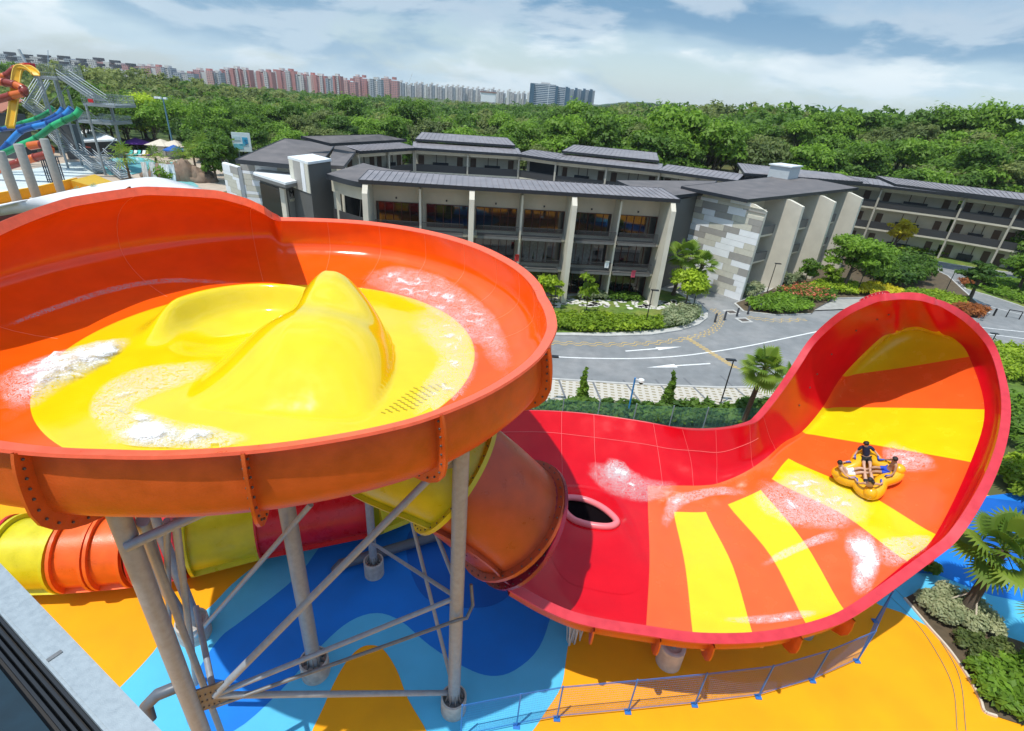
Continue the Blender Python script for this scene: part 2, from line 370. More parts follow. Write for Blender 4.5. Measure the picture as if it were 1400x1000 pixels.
for i in range(0, 61):
    r = RF*(i/60)**.9 if i else .0; G.append([V((BC.x+r*math.cos(2*PI*j/144), BC.y+r*math.sin(2*PI*j/144), ZF+.004+floor_h(r*math.cos(2*PI*j/144), r*math.sin(2*PI*j/144)))) for j in range(144)])
G.append([V((BC.x+(RF+.06)*math.cos(2*PI*j/144), BC.y+(RF+.06)*math.sin(2*PI*j/144), ZF-.03)) for j in range(144)])
mb.grid(G, True); o_floor = bpart(mb, 'basin_floor', YELL, smooth=True)
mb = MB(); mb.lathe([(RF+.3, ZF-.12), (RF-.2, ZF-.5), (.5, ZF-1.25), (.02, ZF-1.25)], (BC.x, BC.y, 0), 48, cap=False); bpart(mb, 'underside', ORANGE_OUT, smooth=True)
# grating of small slots in the floor near the lower right edge
mb = MB()
for i in range(5):
    for j in range(9):
        P = at(524+i*10+j*5.5, 565-i*1.5-j*4.2, ZF+.0); mb.box((P.x, P.y, ZF+.012+floor_h(P.x-BC.x, P.y-BC.y)), (.13, .035, .006), rz=-.35)
bpart(mb, 'drain_grating', mat('slot_shade', (.35, .26, .01), .6))
bv = bvh_of(o_wall); bf = bvh_of(o_floor)
class Multi:
    def __init__(s, *b): s.b = b
    def ray_cast(s, o, d):
        best = (None, None, None, None)
        for x in s.b:
            r = x.ray_cast(o, d)
            if r[0] is not None and (best[0] is None or r[3] < best[3]): best = r
        return best
bb = Multi(bv, bf)
stuff(foam([(-10, 552), (40, 528), (90, 505), (140, 484), (186, 464)], [70, 66, 52, 38, 8], bb, .28, FOAM_T, 'wave_crest', dens=[.75, 1, 1.2, 1.25]), 'rolling white wave with dark tip crossing from orange onto the yellow bowl floor', 'white water')
stuff(foam([(148, 572), (185, 588), (235, 597), (295, 602), (345, 600)], [84, 66, 48, 36, 10], bb, .12, FOAM_T, 'foam_swirl', dens=[.75, 1.15, 1.0, .8]), 'white swirl of foam on the yellow floor against the near bowl rim', 'white water')
stuff(foam([(165, 590), (150, 560), (185, 530), (240, 515), (300, 500)], [44, 62, 52, 40, 20], bb, .06, FOAM_M, 'foam_tail', dens=[.8, .75, .6, .5]), 'thin foam curl sweeping over the yellow floor toward the mound', 'white water')
stuff(foam([(560, 425), (610, 455), (625, 495), (600, 540), (560, 570)], [70, 70, 62, 60, 40], bb, .02, FOAM_S, 'water_sheet', dens=[.9, 1, 1, .9]), 'sparkling thin water on the yellow floor between the mound and the drain slots', 'white water')
stuff(foam([(490, 388), (540, 385), (600, 405), (660, 450), (700, 520)], [24, 46, 58, 52, 30], bb, .03, FOAM_S, 'wet_band', dens=[1.05, 1.15, 1.1, .9]), 'speckled water band along the foot of the far orange wall', 'white water')
stuff(foam([(0, 450), (70, 424), (150, 398), (230, 385), (330, 388)], [7, 8, 9, 8, 6], bb, .02, FOAM_M, 'foam_line', dens=[.6, .6, .6, .7]), 'wavering line of foam high on the shaded orange wall', 'white water')
# ================================================================ wave wall slide
ROWS = [
 [(655,562,5.2),(650,607,4.0),(646,650,3.3),(660,700,3.1),(685,750,3.4),(.30,-.9),(700,795,5.4)],
 [(735,562,5.1),(735,605,3.9),(735,648,3.1),(738,700,2.8),(742,762,3.1),(.30,-.9),(748,822,5.0)],
 [(800,566,5.1),(800,612,3.8),(802,656,3.0),(800,700,2.6),(800,768,2.7),(.30,-.9),(800,842,4.8)],
 [(872,576,5.2),(880,622,3.9),(885,664,3.0),(886,700,2.6),(888,772,2.5),(.30,-.9),(889,857,4.7)],
 [(910,583,5.3),(917,628,4.0),(921,664,3.1),(921,700,2.6),(937,775,2.5),(.30,-.9),(958,866,4.7)],
 [(945,589,5.6),(957,630,4.2),(960,664,3.2),(965,700,2.7),(1002,775,2.6),(.30,-.9),(1045,864,4.7)],
 [(985,588,6.0),(985,632,4.5),(985,660,3.5),(995,690,2.9),(1055,762,2.9),(.30,-.9),(1122,847,4.9)],
 [(1018,583,6.5),(1018,620,5.0),(1020,645,4.0),(1040,670,3.2),(1100,742,3.3),(.30,-.9),(1172,822,5.2)],
 [(1036,577,6.9),(1042,606,5.4),(1048,626,4.4),(1055,655,3.7),(1155,705,4.3),(.34,-.8),(1262,757,5.9)],
 [(1052,560,7.4),(1062,588,5.9),(1072,605,4.9),(1078,627,4.4),(1185,675,5.3),(.36,-.7),(1302,722,6.8)],
 [(1074,531,8.3),(1085,565,6.8),(1097,590,5.6),(1120,596,5.5),(1215,612,6.4),(1327,632,7.3),(1350,640,8.2)],
 [(1095,500,9.4),(1107,530,7.9),(1125,557,6.6),(1150,557,6.6),(1240,558,7.3),(1346,560,8.3),(1369,560,9.4)],
 [(1117,467,10.4),(1130,492,8.9),(1152,514,7.7),(1175,511,7.7),(1240,502,8.4),(1325,488,9.3),(1355,486,10.7)],
 [(1155,434,12.0),(1178,446,10.2),(1203,463,8.6),(1220,460,8.4),(1255,458,8.6),(1305,464,9.4),(1325,446,12.1)],
 [(1195,415,12.9),(1215,430,11.1),(1226,452,9.4),(1241,448.5,9.3),(1257,447.5,9.35),(1284,453,9.7),(1290,422,12.9)],
 [(1207,412,13.1),(1218,411,13.2),(1230,410,13.2),(1240,410,13.2),(1252,411,13.2),(1264,413,13.2),(1277,417,13.05)]]
K = 6
def crow(L, n): return crom(L, n)
ctrl = []
for R in ROWS:
    rim = at(*R[6]); c4 = at(*R[4]); row = []
    for c in R:
        if len(c) == 2:
            d = c4-rim; d.z = 0; d.normalize(); P = rim+d*c[0]+V((0, 0, c[1])); q = P-CO; w = q.dot(CF)
            row.append(V((700+FPX*q.dot(CX)/w, 500-FPX*q.dot(CY)/w, w)))
        else:
            P = at(*c); row.append(V((c[0], c[1], (P-CO).dot(CF))))
    ctrl.append(row)
cols = [crom([ctrl[i][j] for i in range(len(ctrl))], K) for j in range(7)]      # cols[j][i]
dense = [crom([cols[j][i] for j in range(7)], K) for i in range(len(cols[0]))]  # dense[i][j]
NI, NJ = len(dense), len(dense[0])
def solve_wave():
    D = np.array([[[*ray(p.x, p.y)] for p in r] for r in dense]); w0 = np.array([[p.z for p in r] for r in dense])
    n = NI*NJ; A = np.zeros((n, n)); b = np.zeros(n); idx = np.arange(n).reshape(NI, NJ)
    lam = np.full((NI, NJ), .0006); lam[:, 0] = .2; lam[:, -1] = .2; lam[-1, :] = .2
    lam[:60, -1-K] = .05
    A[np.arange(n), np.arange(n)] += lam.ravel(); b += (lam*w0).ravel()
    def stencil(ids, cf, wt):
        for a in range(3):
            for c in range(3):
                np.add.at(A, (ids[a].ravel(), ids[c].ravel()), wt*cf[a]*cf[c]*(D.reshape(n, 3)[ids[a].ravel()]*D.reshape(n, 3)[ids[c].ravel()]).sum(1))
    stencil((idx[:-2], idx[1:-1], idx[2:]), (1, -2, 1), 1.0)
    stencil((idx[:, :-2], idx[:, 1:-1], idx[:, 2:]), (1, -2, 1), 1.0)
    w = np.linalg.solve(A, b).reshape(NI, NJ)
    return np.array([0, 0, H]) + D*w[..., None]
WP = solve_wave()
WG = [[V(WP[i, j]) for j in range(NJ)] for i in range(NI)]
def wnorm(i, j):
    a = WG[min(i+1, NI-1)][j]-WG[max(i-1, 0)][j]; b = WG[i][min(j+1, NJ-1)]-WG[i][max(j-1, 0)]
    n = b.cross(a).normalized(); return n if n.dot(CO-WG[i][j]) > 0 or n.z > .2 else -n
WN = [[wnorm(i, j) for j in range(NJ)] for i in range(NI)]
for i in range(NI):            # keep the normal side consistent across each row
    for j in range(NJ):
        ref = WN[i][3*K] if j == 3*K else WN[i][j-1 if j > 3*K else j]
    for j in range(3*K+1, NJ):
        if WN[i][j].dot(WN[i][j-1]) < 0: WN[i][j] = -WN[i][j]
    for j in range(3*K-1, -1, -1):
        if WN[i][j].dot(WN[i][j+1]) < 0: WN[i][j] = -WN[i][j]
wave = thing('wave_wall_slide', WG[30][20]*1.0, 'huge red curling wave wall slide with orange and yellow stripes', 'water slide')
def hole_in(P):      # almond-shaped opening over the exit flume
    q = P-CO; w = q.dot(CF); x = 700+FPX*q.dot(CX)/w; y = 500-FPX*q.dot(CY)/w
    return x, y
mb = MB(); mb.grid(WG); mi = []
for i in range(NI-1):
    for j in range(NJ-1):
        r = i/K; c = (j+.5)/K; k = 0
        if r >= 3 and 2 <= c < 5.0 and r < 14:
            st = int(r+1e-6); k = 1
            if st in (4, 6, 8) and c >= 3: k = 2
            if st in (10, 12, 13): k = 2
        mi.append(k)
mb.mi = mi
o_wave = mb.build('riding_surface', [RED, STRIPE_O, STRIPE_Y], wave, smooth=True)
bw = BVHTree.FromPolygons(mb.v, mb.f)
mb = MB(); mb.grid([[WG[i][j]-WN[i][j]*.08 for j in range(NJ)] for i in range(NI)]); mb.m = 0
o_ws = mb.build('outer_shell', RED_OUT, wave, smooth=True)
# near lower half of the outside is orange fibreglass
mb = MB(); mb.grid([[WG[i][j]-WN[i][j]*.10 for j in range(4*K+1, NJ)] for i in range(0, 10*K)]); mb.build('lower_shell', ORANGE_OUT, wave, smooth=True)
loop = [(i, 0) for i in range(NI)] + [(NI-1, j) for j in range(1, NJ)] + [(i, NJ-1) for i in range(NI-2, -1, -1)]
mb = MB(); G = []
for k, (i, j) in enumerate(loop):
    P = WG[i][j]; n = WN[i][j]
    ii, jj = (i, j+1) if j == 0 else (i, j-1) if j == NJ-1 else (i-1, j)
    if i == NI-1: ii, jj = i-1, j
    t = (P-WG[ii][jj]); t = (t-n*t.dot(n)).normalized()
    G.append([P+t*.0, P+t*.05, P-n*.34+t*.05, P-n*.34-t*.04, P-n*.08-t*.02])
for k in range(2):   # smooth the flange outline
    G = [[(G[max(0, a-1)][b]+G[a][b]*2+G[min(len(G)-1, a+1)][b])/4 if 0 < a < len(G)-1 else G[a][b] for b in range(5)] for a in range(len(G))]
mb.grid(G); mb.build('rim_flange', RED_OUT, wave, auto=40)
for r in (2.3, 3.3, 4.3, 5.5, 6.8, 8.2, 9.8, 11.4, 12.9):
    i = int(r*K); mb = MB(); t = [(WG[min(i+1, NI-1)][j]-WG[max(i-1, 0)][j]).normalized() for j in range(NJ)]
    mb.grid([[WG[i][j]-WN[i][j]*.07-t[j]*.025, WG[i][j]-WN[i][j]*(.46 if r < 7 else .30)-t[j]*.025, WG[i][j]-WN[i][j]*(.46 if r < 7 else .30)+t[j]*.025, WG[i][j]-WN[i][j]*.07+t[j]*.025] for j in range(NJ)])
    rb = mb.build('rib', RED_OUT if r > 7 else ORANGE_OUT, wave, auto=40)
for r in (13.4, 14.3, 12.4):     # bolted stiffener lobes behind the crest
    i = int(r*K); mb = MB()
for (x, y, z, ang) in [(1190, 413, 12.35, -.5), (1283, 430, 11.9, .6), (1350, 462, 10.7, 1.2)]:
    P = at(x, y, z); mb = MB(); d = V((.55, .84, .0)); s = V((.84, -.55, 0))
    arc = [P+d*.25+(s*math.cos(ang+PI*k/12-.2)+V((0, 0, 1))*math.sin(ang*-.4+PI*k/12))*.62 for k in range(13)]
    mb.add([a-d*.03 for a in arc]+[a+d*.03 for a in arc], [tuple(range(13)), tuple(range(25, 12, -1))]+[(k, k+1, 14+k, 13+k) for k in range(12)])
    lobe = mb.build('stiffener_plate', RED_OUT, wave)
    mb = MB()
    for a in arc[1:-1]: mb.ball(a+(P-a)*.18-d*.04, .025, 6)
    mb.build('bolt', mat('pale_bolt', (.7, .5, .5), .4), lobe)
mb = MB()
for k in range(7):
    i = int((9.9+k*.75)*K) if False else int((10.4+k*.62)*K); j = int(1.15*K); mb.ball(WG[i][j]+WN[i][j]*.01, .05, 6)
mb.build('bolt', BOLT, wave)
for r in (1.5, 2.2, 3.6, 4.7, 5.9, 7.4, 8.6):
    i = int(r*K); mb = MB(); mb.tube([WG[i][j]+WN[i][j]*.002 for j in range(0, 2*K+1)], .009, 5); mb.build('seam_line', SEAM_R, wave)
mb = MB(); mb.tube([WG[i][int(.72*K)]+WN[i][int(.72*K)]*.004 for i in range(0, 8*K)], .016, 5); mb.build('seam_line', SEAM_R, wave)
# exit hump with its almond opening on the red floor
hump_px = [(752, 672), (800, 664), (842, 680), (868, 712), (882, 752), (884, 790), (860, 812), (810, 806), (770, 790), (748, 740)]
cen = (815, 738)
mb = MB(); G = []; NR = 12; ring = crom([(x, y, 0) for x, y in hump_px], 5, True)
hole = crom([(x, y, 0) for x, y in [(770, 682), (795, 682), (820, 692), (838, 706), (843, 715), (832, 720), (808, 718), (785, 711), (772, 698)]], 6, True)
Pbase = lambda x, y: bw.ray_cast(CO, ray(x, y).normalized())
na = len(ring); ringh = [hole[int(k*len(hole)/na) % len(hole)] for k in range(na)]
for t in range(NR+1):
    f = t/NR; row = []
    for k in range(na):
        q = ring[k].lerp(ringh[k], f); h, n, _, _ = Pbase(q.x, q.y)
        if n.dot(h-CO) > 0: n = -n
        up = .015+.42*sstep(0, 1, f)**1.0
        dd = (CO-h).normalized(); row.append(h+dd*up)
    G.append(row)
mb.grid(G, True); hump = mb.build('exit_hump', RED, wave, smooth=True)
lip = G[-1]
mb = MB(); mb.tube([p+(CO-p).normalized()*.10 for p in lip+[lip[0], lip[1]]], .15, 10, cap=False); mb.build('opening_lip', mat('pale_red_lip', (.82, .20, .22), .3), hump, smooth=True)
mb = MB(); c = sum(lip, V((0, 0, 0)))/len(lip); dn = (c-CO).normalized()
mb.grid([lip, [p-dn*-.02+V((0, 0, -.05)) for p in lip], [c+(p-c)*.6+dn*.16 for p in lip], [c+dn*.2]*len(lip)], True); mb.build('opening_shade', HOLE_SHADE, hump)  # shallow cap, its darkness is painted rather than cast
# white water on the wave
def wf(path, w, th, m, name, lab, dens=None, **k): return stuff(foam(path, w, bw, th, m, name, dens, **k), lab, 'white water')
wf([(1165, 722), (1175, 745), (1185, 770), (1178, 798), (1168, 815)], [34, 50, 44, 38, 16], .22, FOAM_T, 'foam_burst', 'dense white burst of foam low on the striped wall below the raft', [1.0, 1.2, 1.1, .9])
wf([(1195, 760), (1225, 755), (1255, 745), (1275, 735)], [44, 46, 30, 10], .06, FOAM_M, 'foam_spread', 'lacy foam running from the burst to the outer rim of the wave wall', [.8, .7, .8])
wf([(1030, 668), (1060, 682), (1090, 695), (1130, 705), (1175, 715)], [40, 58, 58, 44, 24], .05, FOAM_M, 'splash_trail', 'splash trail crossing the yellow and orange stripes behind the raft', [.7, .85, .75, .5])
wf([(1060, 655), (1100, 665), (1150, 690), (1195, 705)], [22, 46, 46, 40], .03, FOAM_S, 'spray_film', 'thin spray on the yellow stripe just under the raft', [1.1, 1.2, 1.1, .9])
wf([(1040, 775), (1075, 757), (1110, 742), (1150, 730)], [10, 14, 14, 20], .04, FOAM_M, 'foam_streak', 'narrow foam streak climbing across two stripes toward the burst', [.8, .9, 1])
wf([(905, 725), (922, 690), (945, 680), (985, 672), (1030, 676)], [14, 26, 16, 14, 12], .03, FOAM_M, 'foam_edge', 'pale foam edge at the top of the first yellow stripe', [.6, .85, .7, .6])
wf([(1215, 605), (1225, 625), (1250, 632), (1285, 638)], [26, 40, 34, 18], .12, FOAM_M, 'raft_spray', 'spray thrown up between the raft and the outer rim', [.9, .9, .6])
wf([(825, 636), (845, 645), (862, 660)], [26, 34, 16], .05, FOAM_M, 'foam_spot', 'small bright splash on the red floor behind the opening', [.6, 1.0, .8])
wf([(800, 640), (840, 655), (880, 670), (930, 668)], [20, 50, 40, 20], .02, FOAM_S, 'ripple_sheet', 'thin rippled water on the red floor before the stripes', [.9, 1, .9])
wf([(1120, 838), (1090, 842), (1040, 848), (985, 848)], [8, 14, 14, 8], .02, FOAM_S, 'rim_water', 'thin wet line along the near rim of the stripes', [1.2, 1.2, 1.2])
# ================================================================ enclosed tube from bowl to wave
def ring3(c, ax, r, n=40): 
    ax = ax.normalized(); x = V((0, 0, 1)).cross(ax).normalized(); y = ax.cross(x)
    return [c+(x*math.cos(2*PI*k/n)+y*math.sin(2*PI*k/n))*r for k in range(n)]
tube = thing('enclosed_tube_slide', (0, 13, 7), 'fat enclosed tube slide in yellow, orange and plum joining bowl to wave wall', 'water slide')
TC = [V((-5.0, 13.9, 10.2)), V((-3.6, 13.2, 9.9)), aw(621, 645, 16.35), aw(698, 707, 17.7), aw(711, 715, 17.9)]
TR = [1.75, 1.85, 1.9, 2.02, 2.04]
def tube_seg(i, j, m, name, n=8, r0=None, r1=None):
    P = crom(TC, n); rr = np.interp(np.linspace(0, len(TC)-1, len(P)), range(len(TC)), TR)
    G = [ring3(P[k], P[min(k+1, len(P)-1)]-P[max(k-1, 0)], rr[k]) for k in range(i*n, j*n+1)]
    mb = MB(); mb.grid(G, True); o = mb.build(name, m, tube, smooth=True)
    ax = P[min(j*n+1, len(P)-1)]-P[j*n-1]
    a = ax.normalized(); mb = MB()
    mb.grid([[p+q for p in ring3(P[j*n], a, r)] for r, q in ((rr[j*n], -a*.07), (rr[j*n]+.24, -a*.07), (rr[j*n]+.24, a*.07), (rr[j*n], a*.07))], True)
    mb.build('flange', m, o, auto=40)
    mb = MB()
    for k in range(36):
        p = ring3(P[j*n], a, rr[j*n]+.14, 36)[k]; mb.ball(p-a*.075, .03, 6); mb.ball(p+a*.075, .03, 6)
    mb.build('bolt', BOLT, o)
    for sgn in (1,):
        for ang in (3.55, 5.9, .5): 
            mb = MB(); G2 = []
            for k in range(i*n, j*n+1):
                axk = (P[min(k+1, len(P)-1)]-P[max(k-1, 0)]).normalized(); x = V((0, 0, 1)).cross(axk).normalized(); y = axk.cross(x)
                d = x*math.cos(ang)+y*math.sin(ang); s = axk.cross(d)
                G2.append([P[k]+d*rr[k]-s*.04, P[k]+d*(rr[k]+.15)-s*.04, P[k]+d*(rr[k]+.15)+s*.04, P[k]+d*rr[k]+s*.04])
            mb.grid(G2); mb.build('side_seam', m, o, auto=40)
    return o
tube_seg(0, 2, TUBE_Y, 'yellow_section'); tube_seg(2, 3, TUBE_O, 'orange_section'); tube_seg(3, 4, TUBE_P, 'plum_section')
# ================================================================ low tube behind the posts
low = thing('low_tube_slide', (-14, 16, 0), 'low horizontal tube slide of lime, orange and red sections lying behind the steel posts', 'water slide')
LPx = [(-60, 768), (30, 757), (90, 755), (150, 754), (215, 748), (285, 735), (345, 719), (430, 708), (500, 700)]
LC = [at(x, y, 1.75) for x, y in LPx]; LM = [TUBE_R, LT_Y, LT_Y, LT_O, LT_O, TUBE_R, LT_Y, TUBE_R, LT_Y]
LCs = [at(-60, 770, 1.75), at(22, 757, 1.75), at(98, 755, 1.75), at(143, 752, 1.75), at(190, 748, 1.75), at(258, 738, 1.75), at(352, 716, 1.75), at(505, 688, 1.75), at(560, 668, 1.75)]
seg_m = [TUBE_R, LT_Y, LT_O, LT_O, TUBE_R, LT_Y, TUBE_R, LT_Y]; seg_n = ['red_section', 'lime_section', 'orange_section', 'orange_section', 'red_section', 'lime_section', 'red_section', 'lime_section']
for i in range(len(LCs)-1):
    a, b = LCs[i], LCs[i+1]; ax = b-a
    P = [a.lerp(b, t/4) for t in range(5)]; mb = MB(); mb.grid([ring3(p, ax, 1.42, 32) for p in P], True); o = mb.build(seg_n[i], seg_m[i], low, smooth=True)
    an = ax.normalized(); mb = MB()
    for e in (a+an*.08, b-an*.08):
        mb.grid([[p+q for p in ring3(e, an, r, 32)] for r, q in ((1.42, -an*.06), (1.62, -an*.06), (1.62, an*.06), (1.42, an*.06))], True)
    mb.build('flange', seg_m[i], o, auto=40)
    x = V((0, 0, 1)).cross(an).normalized(); mb = MB(); d = (-x*.80+V((0, 0, -.6)))
    if d.y > 0: d = (x*.80+V((0, 0, -.6)))
    mb.bar(a+d*1.5, b+d*1.5, .26, .06, up=d.cross(an)); mb.build('side_seam', seg_m[i], o)
# ================================================================ bowl support frame
PR, PM, PB = V((-1.14, 10.72, 0)), V((-6.54, 11.64, 0)), V((-5.59, 16.32, 0)); PL = at(262, 965, 5.3); PL.z = 0; PP = V((-11.8, 12.75, 0))
frame = thing('bowl_support_frame', (-6, 12, 0), 'grey galvanised steel posts and braces holding up the orange bowl', 'steel frame')
def fp(name, mb, m=GALV, **k): return mb.build(name, m, frame, **k)
tops = {}
for P, zt, r in ((PR, 12.35, .22), (PM, 11.9, .25), (PB, 11.5, .17), (PL, 12.65, .205)):
    mb = MB(); mb.tube([P+V((0, 0, .55)), P+V((0, 0, zt))], r, 20); p = fp('post', mb, auto=40)
    mb = MB()
    for k in range(10):
        a = 2*PI*k/10; d = V((math.cos(a), math.sin(a), 0)); s = V((-d.y, d.x, 0))*.015
        q = P+V((0, 0, .72)); mb.add([q+d*r-s, q+d*(r+.15)-s, q+d*r+V((0, 0, .45))-s, q+d*r+s, q+d*(r+.15)+s, q+d*r+V((0, 0, .45))+s], [(0, 1, 2), (5, 4, 3), (0, 2, 5, 3), (1, 4, 5, 2)])
    mb.lathe([(r+.17, .66), (r+.17, .72)], P, 20); mb.build('base_gusset', GALV_D, p)
ft = [(PR, .46, .8), (PM, .52, .85), (PB, .44, .9), (PP, .58, .9)]
for k, (P, r, h) in enumerate(ft):
    mb = MB(); mb.lathe([(r, 0), (r, h), (r-.06, h+.02), (r-.1, h-.12), (.05, h-.12)], P, 28, cap=False)
    tag(mb.build('concrete_footing', CONC, auto=40), ['round concrete footing of the post carrying the drain pipe', 'round concrete footing of the middle post on blue floor', 'round concrete footing of the rear post by the dark pipe', 'round concrete footing under the pair of slanted posts'][k], 'footing', 'concrete footings')
for dx, tx in ((-.22, (-13.2, 12.0)), (.22, (-12.0, 12.6))):
    mb = MB(); mb.tube([PP+V((dx, 0, .7)), V((tx[0], tx[1], 11.6))], .18, 16); fp('slanted_post', mb, auto=40)
gz = V((PL.x, PL.y, 5.4)); side = (PR-PL).normalized()
g = gz+side*.55
mb = MB(); mb.tube([g, PR+V((-.2, -.1, 11.7))], .10, 12); fp('brace', mb, auto=40)
mb = MB(); mb.tube([g, PR+V((0, 0, 6.1))], .075, 12); fp('brace', mb, auto=40)
mb = MB(); mb.tube([g, PR+V((-.2, 0, 1.0))], .09, 12); fp('brace', mb, auto=40)
mb = MB(); mb.tube([gz+V((0, 0, -.45))+side*.4, PR+V((.1, -.3, 5.45)), PR+V((.35, -.25, 5.5)), PR+V((.5, .15, 5.6)), PR+V((.4, .35, 6.3))], .055, 10); fp('drain_pipe', mb, GALV_D, auto=40)
mb = MB(); mb.tube([PR+V((0, 0, 6.1)), PB+V((0, 0, 2.0))], .07, 10); fp('brace', mb, auto=40)
mb = MB(); mb.tube([PR+V((0, 0, 1.1)), PB+V((.6, -.3, 11.4))], .07, 10); fp('brace', mb, auto=40)
mb = MB(); mb.tube([PR+V((0, 0, 6.6)), PB+V((.3, 0, 11.3))], .07, 10); fp('brace', mb, auto=40)
mb = MB(); mb.tube([gz+V((-.4, 1.0, -4)), at(185, 690, 11.6)], .09, 12); fp('brace', mb, auto=40)
for i, (b, t, r) in enumerate([((235, 830), (195, 712), .13), ((232, 900), (228, 712), .07), ((268, 935), (240, 712), .08), ((268, 870), (425, 690), .08)]):
    mb = MB(); B = at(*b, 2.0 if i < 3 else .9); T = at(*t, 11.6 if i < 3 else 9.3); mb.tube([B, T], r, 12); fp('brace', mb, auto=40)
mb = MB(); mb.tube([g+V((0, 0, .2)), at(268, 830, 6.0)], .08, 10); fp('brace', mb, auto=40)
mb = MB(); M_ = Matrix.Rotation(math.atan2(side.y, side.x), 3, 'Z'); mb.box(gz+side*.45, (.75, .05, .9), M=M_); fp('gusset_plate', mb, GALV_D); mb = MB(); mb.box(PR+V((-.3, -.1, 11.6)), (.6, .05, .7), M=M_); fp('gusset_plate', mb, GALV_D)
mb = MB()
for k in range(12): mb.ball(gz+side*(.25+.12*(k % 4))+V((side.y, -side.x, 0))*.04+V((0, 0, -.3+.25*(k//4))), .025, 6)
fp('bolt', mb, BOLT)
mb = MB()
mb.tube([V((BC.x+5.6*math.cos(2*PI*k/36), BC.y+5.6*math.sin(2*PI*k/36), 11.75)) for k in range(37)], .16, 10, cap=False)
fp('ring_beam', mb, GALV_D, auto=40)
mb = MB()
for k in range(8): a = 2*PI*k/8+.3; mb.bar(V((BC.x, BC.y, 10.9)), V((BC.x+6.2*math.cos(a), BC.y+6.2*math.sin(a), 11.62)), .16, .3)
fp('radial_beam', mb, GALV_D)
mb = MB(); mb.tube([at(172, 748, 11.3), at(350, 668, 11.9)], .11, 12); fp('beam', mb, auto=40)
# dark floor pipes
mb = MB(); a, b = at(465, 772, .35), at(590, 735, .35); mb.tube([a+V((-.2, -.1, -.3)), a, b, b+V((3, 1.2, 0))], .24, 14)
tag(mb.build('drain_pipe', PVC, auto=40), 'dark grey drain pipe lying on the blue floor behind the rear post', 'pipe')
mb = MB(); mb.tube([at(205, 985, 4.5), at(200, 965, 4.9), at(215, 950, 5.2), at(240, 940, 5.2)], .16, 12)
tag(mb.build('bent_pipe', PVC, auto=40), 'dark bent pipe elbow beside the post with the gusset plate', 'pipe')
# wave support: pier, post, pipe, pole stack
pier = thing('concrete_pier', at(913, 905), 'pale round concrete pier with steel post under the wave wall rim', 'pier')
P = at(913, 905); mb = MB(); mb.lathe([(.5, 0), (.5, 1.05), (.46, 1.08), (.34, 1.08), (.34, 1.0), (.05, 1.0)], P, 28, cap=False); mb.build('pier', mat('pier_concrete', (.55, .48, .42), .85, nz=.12, nscale=4), pier, auto=40)
mb = MB(); mb.tube([P+V((0, 0, 1)), P+V((.2, .9, 3.1))], .13, 14); mb.build('post', GALV, pier, auto=40)
for k, (x, y) in enumerate([(1150, 800), (1180, 720), (1010, 740), (1230, 690), (1290, 620)]):
    P = Pbase(x, y)[0]; mb = MB(); mb.tube([V((P.x+.4, P.y+.8, 0)), V((P.x+.4, P.y+.8, max(1.2, P.z-.9)))], .28, 14)
    tag(mb.build('wave_post', GALV, auto=40), 'grey steel post hidden in the shade under the wave wall', 'post', 'posts under the wave wall')
pp = [at(905, 874, 3.9), at(960, 882, 3.8), at(1040, 878, 3.8), at(1120, 858, 4.0), at(1192, 826, 4.4)]
mb = MB(); mb.tube(crom(pp, 6), .06, 10); o = mb.build('water_pipe', GALV, auto=40); tag(o, 'thin grey water pipe clipped under the near rim of the wave wall', 'pipe')
for p in (pp[1], pp[2], pp[3]): mb = MB(); mb.ball(p+V((0, -.08, -.05)), .10, 8); mb.build('pipe_clip', mat('orange_clip', (.7, .25, .05), .5), o)
ps = thing('pole_stack', at(785, 880), 'bundle of pale steel poles stacked below the tube mouth', 'poles')
for k in range(12):
    b = at(783+random.uniform(-9, 10), 883+random.uniform(-8, 4)); t = b+V((random.uniform(-.5, .3), random.uniform(.1, .4), random.uniform(1.7, 2.2)))
    mb = MB(); mb.tube([b, t], .035, 7); mb.build('pole', mat('pale_pole', (.55, .53, .50), .5, nz=.1), ps, auto=40)
# ================================================================ ground around the slides
def sheet(name, px, z, m, close_smooth=0, base=0.0):
    P = [at(x, y, base) for x, y in px]
    if close_smooth: P = crom(P, close_smooth, True)
    mb = MB(); mb.poly([V((p.x, p.y, z)) for p in P]); o = mb.build(name, m)
    bm = bmesh.new(); bm.from_mesh(o.data); bmesh.ops.triangulate(bm, faces=bm.faces[:]); bm.normal_update()
    for f in bm.faces:
        if f.normal.z < 0: f.normal_flip()
    bm.to_mesh(o.data); bm.free(); return struct(o)
SAFE = dict(rough=.75, spec=.25, bump=.25, bscale=120)
F_Y = mat('safety_floor_yellow', (.86, .365, .005), nz=.09, nscale=.45, **SAFE); F_L = mat('safety_floor_light_blue', (.10, .50, .78), nz=.09, nscale=.45, **SAFE)
F_B = mat('safety_floor_blue', (.012, .20, .70), nz=.10, nscale=.45, **SAFE); F_D = mat('safety_floor_deep_blue', (.008, .12, .50), nz=.10, nscale=.45, **SAFE)
mb = MB(); mb.poly([V((-38, -12, .02)), V((45, -12, .02)), V((45, 20, .02)), V((26, 27.5, .02)), V((-6, 27.5, .02)), V((-38, 24, .02))]); struct(mb.build('plaza_floor', F_Y))
sheet('floor_light_blue', [(60, 1040), (165, 940), (210, 892), (231, 863), (282, 835), (318, 799), (360, 767), (420, 735), (470, 705), (520, 670), (600, 640), (700, 650), (790, 720), (785, 830), (776, 886), (773, 907), (767, 940), (745, 975), (720, 1010), (640, 1100), (400, 1150), (100, 1120)], .026, F_L, 4)
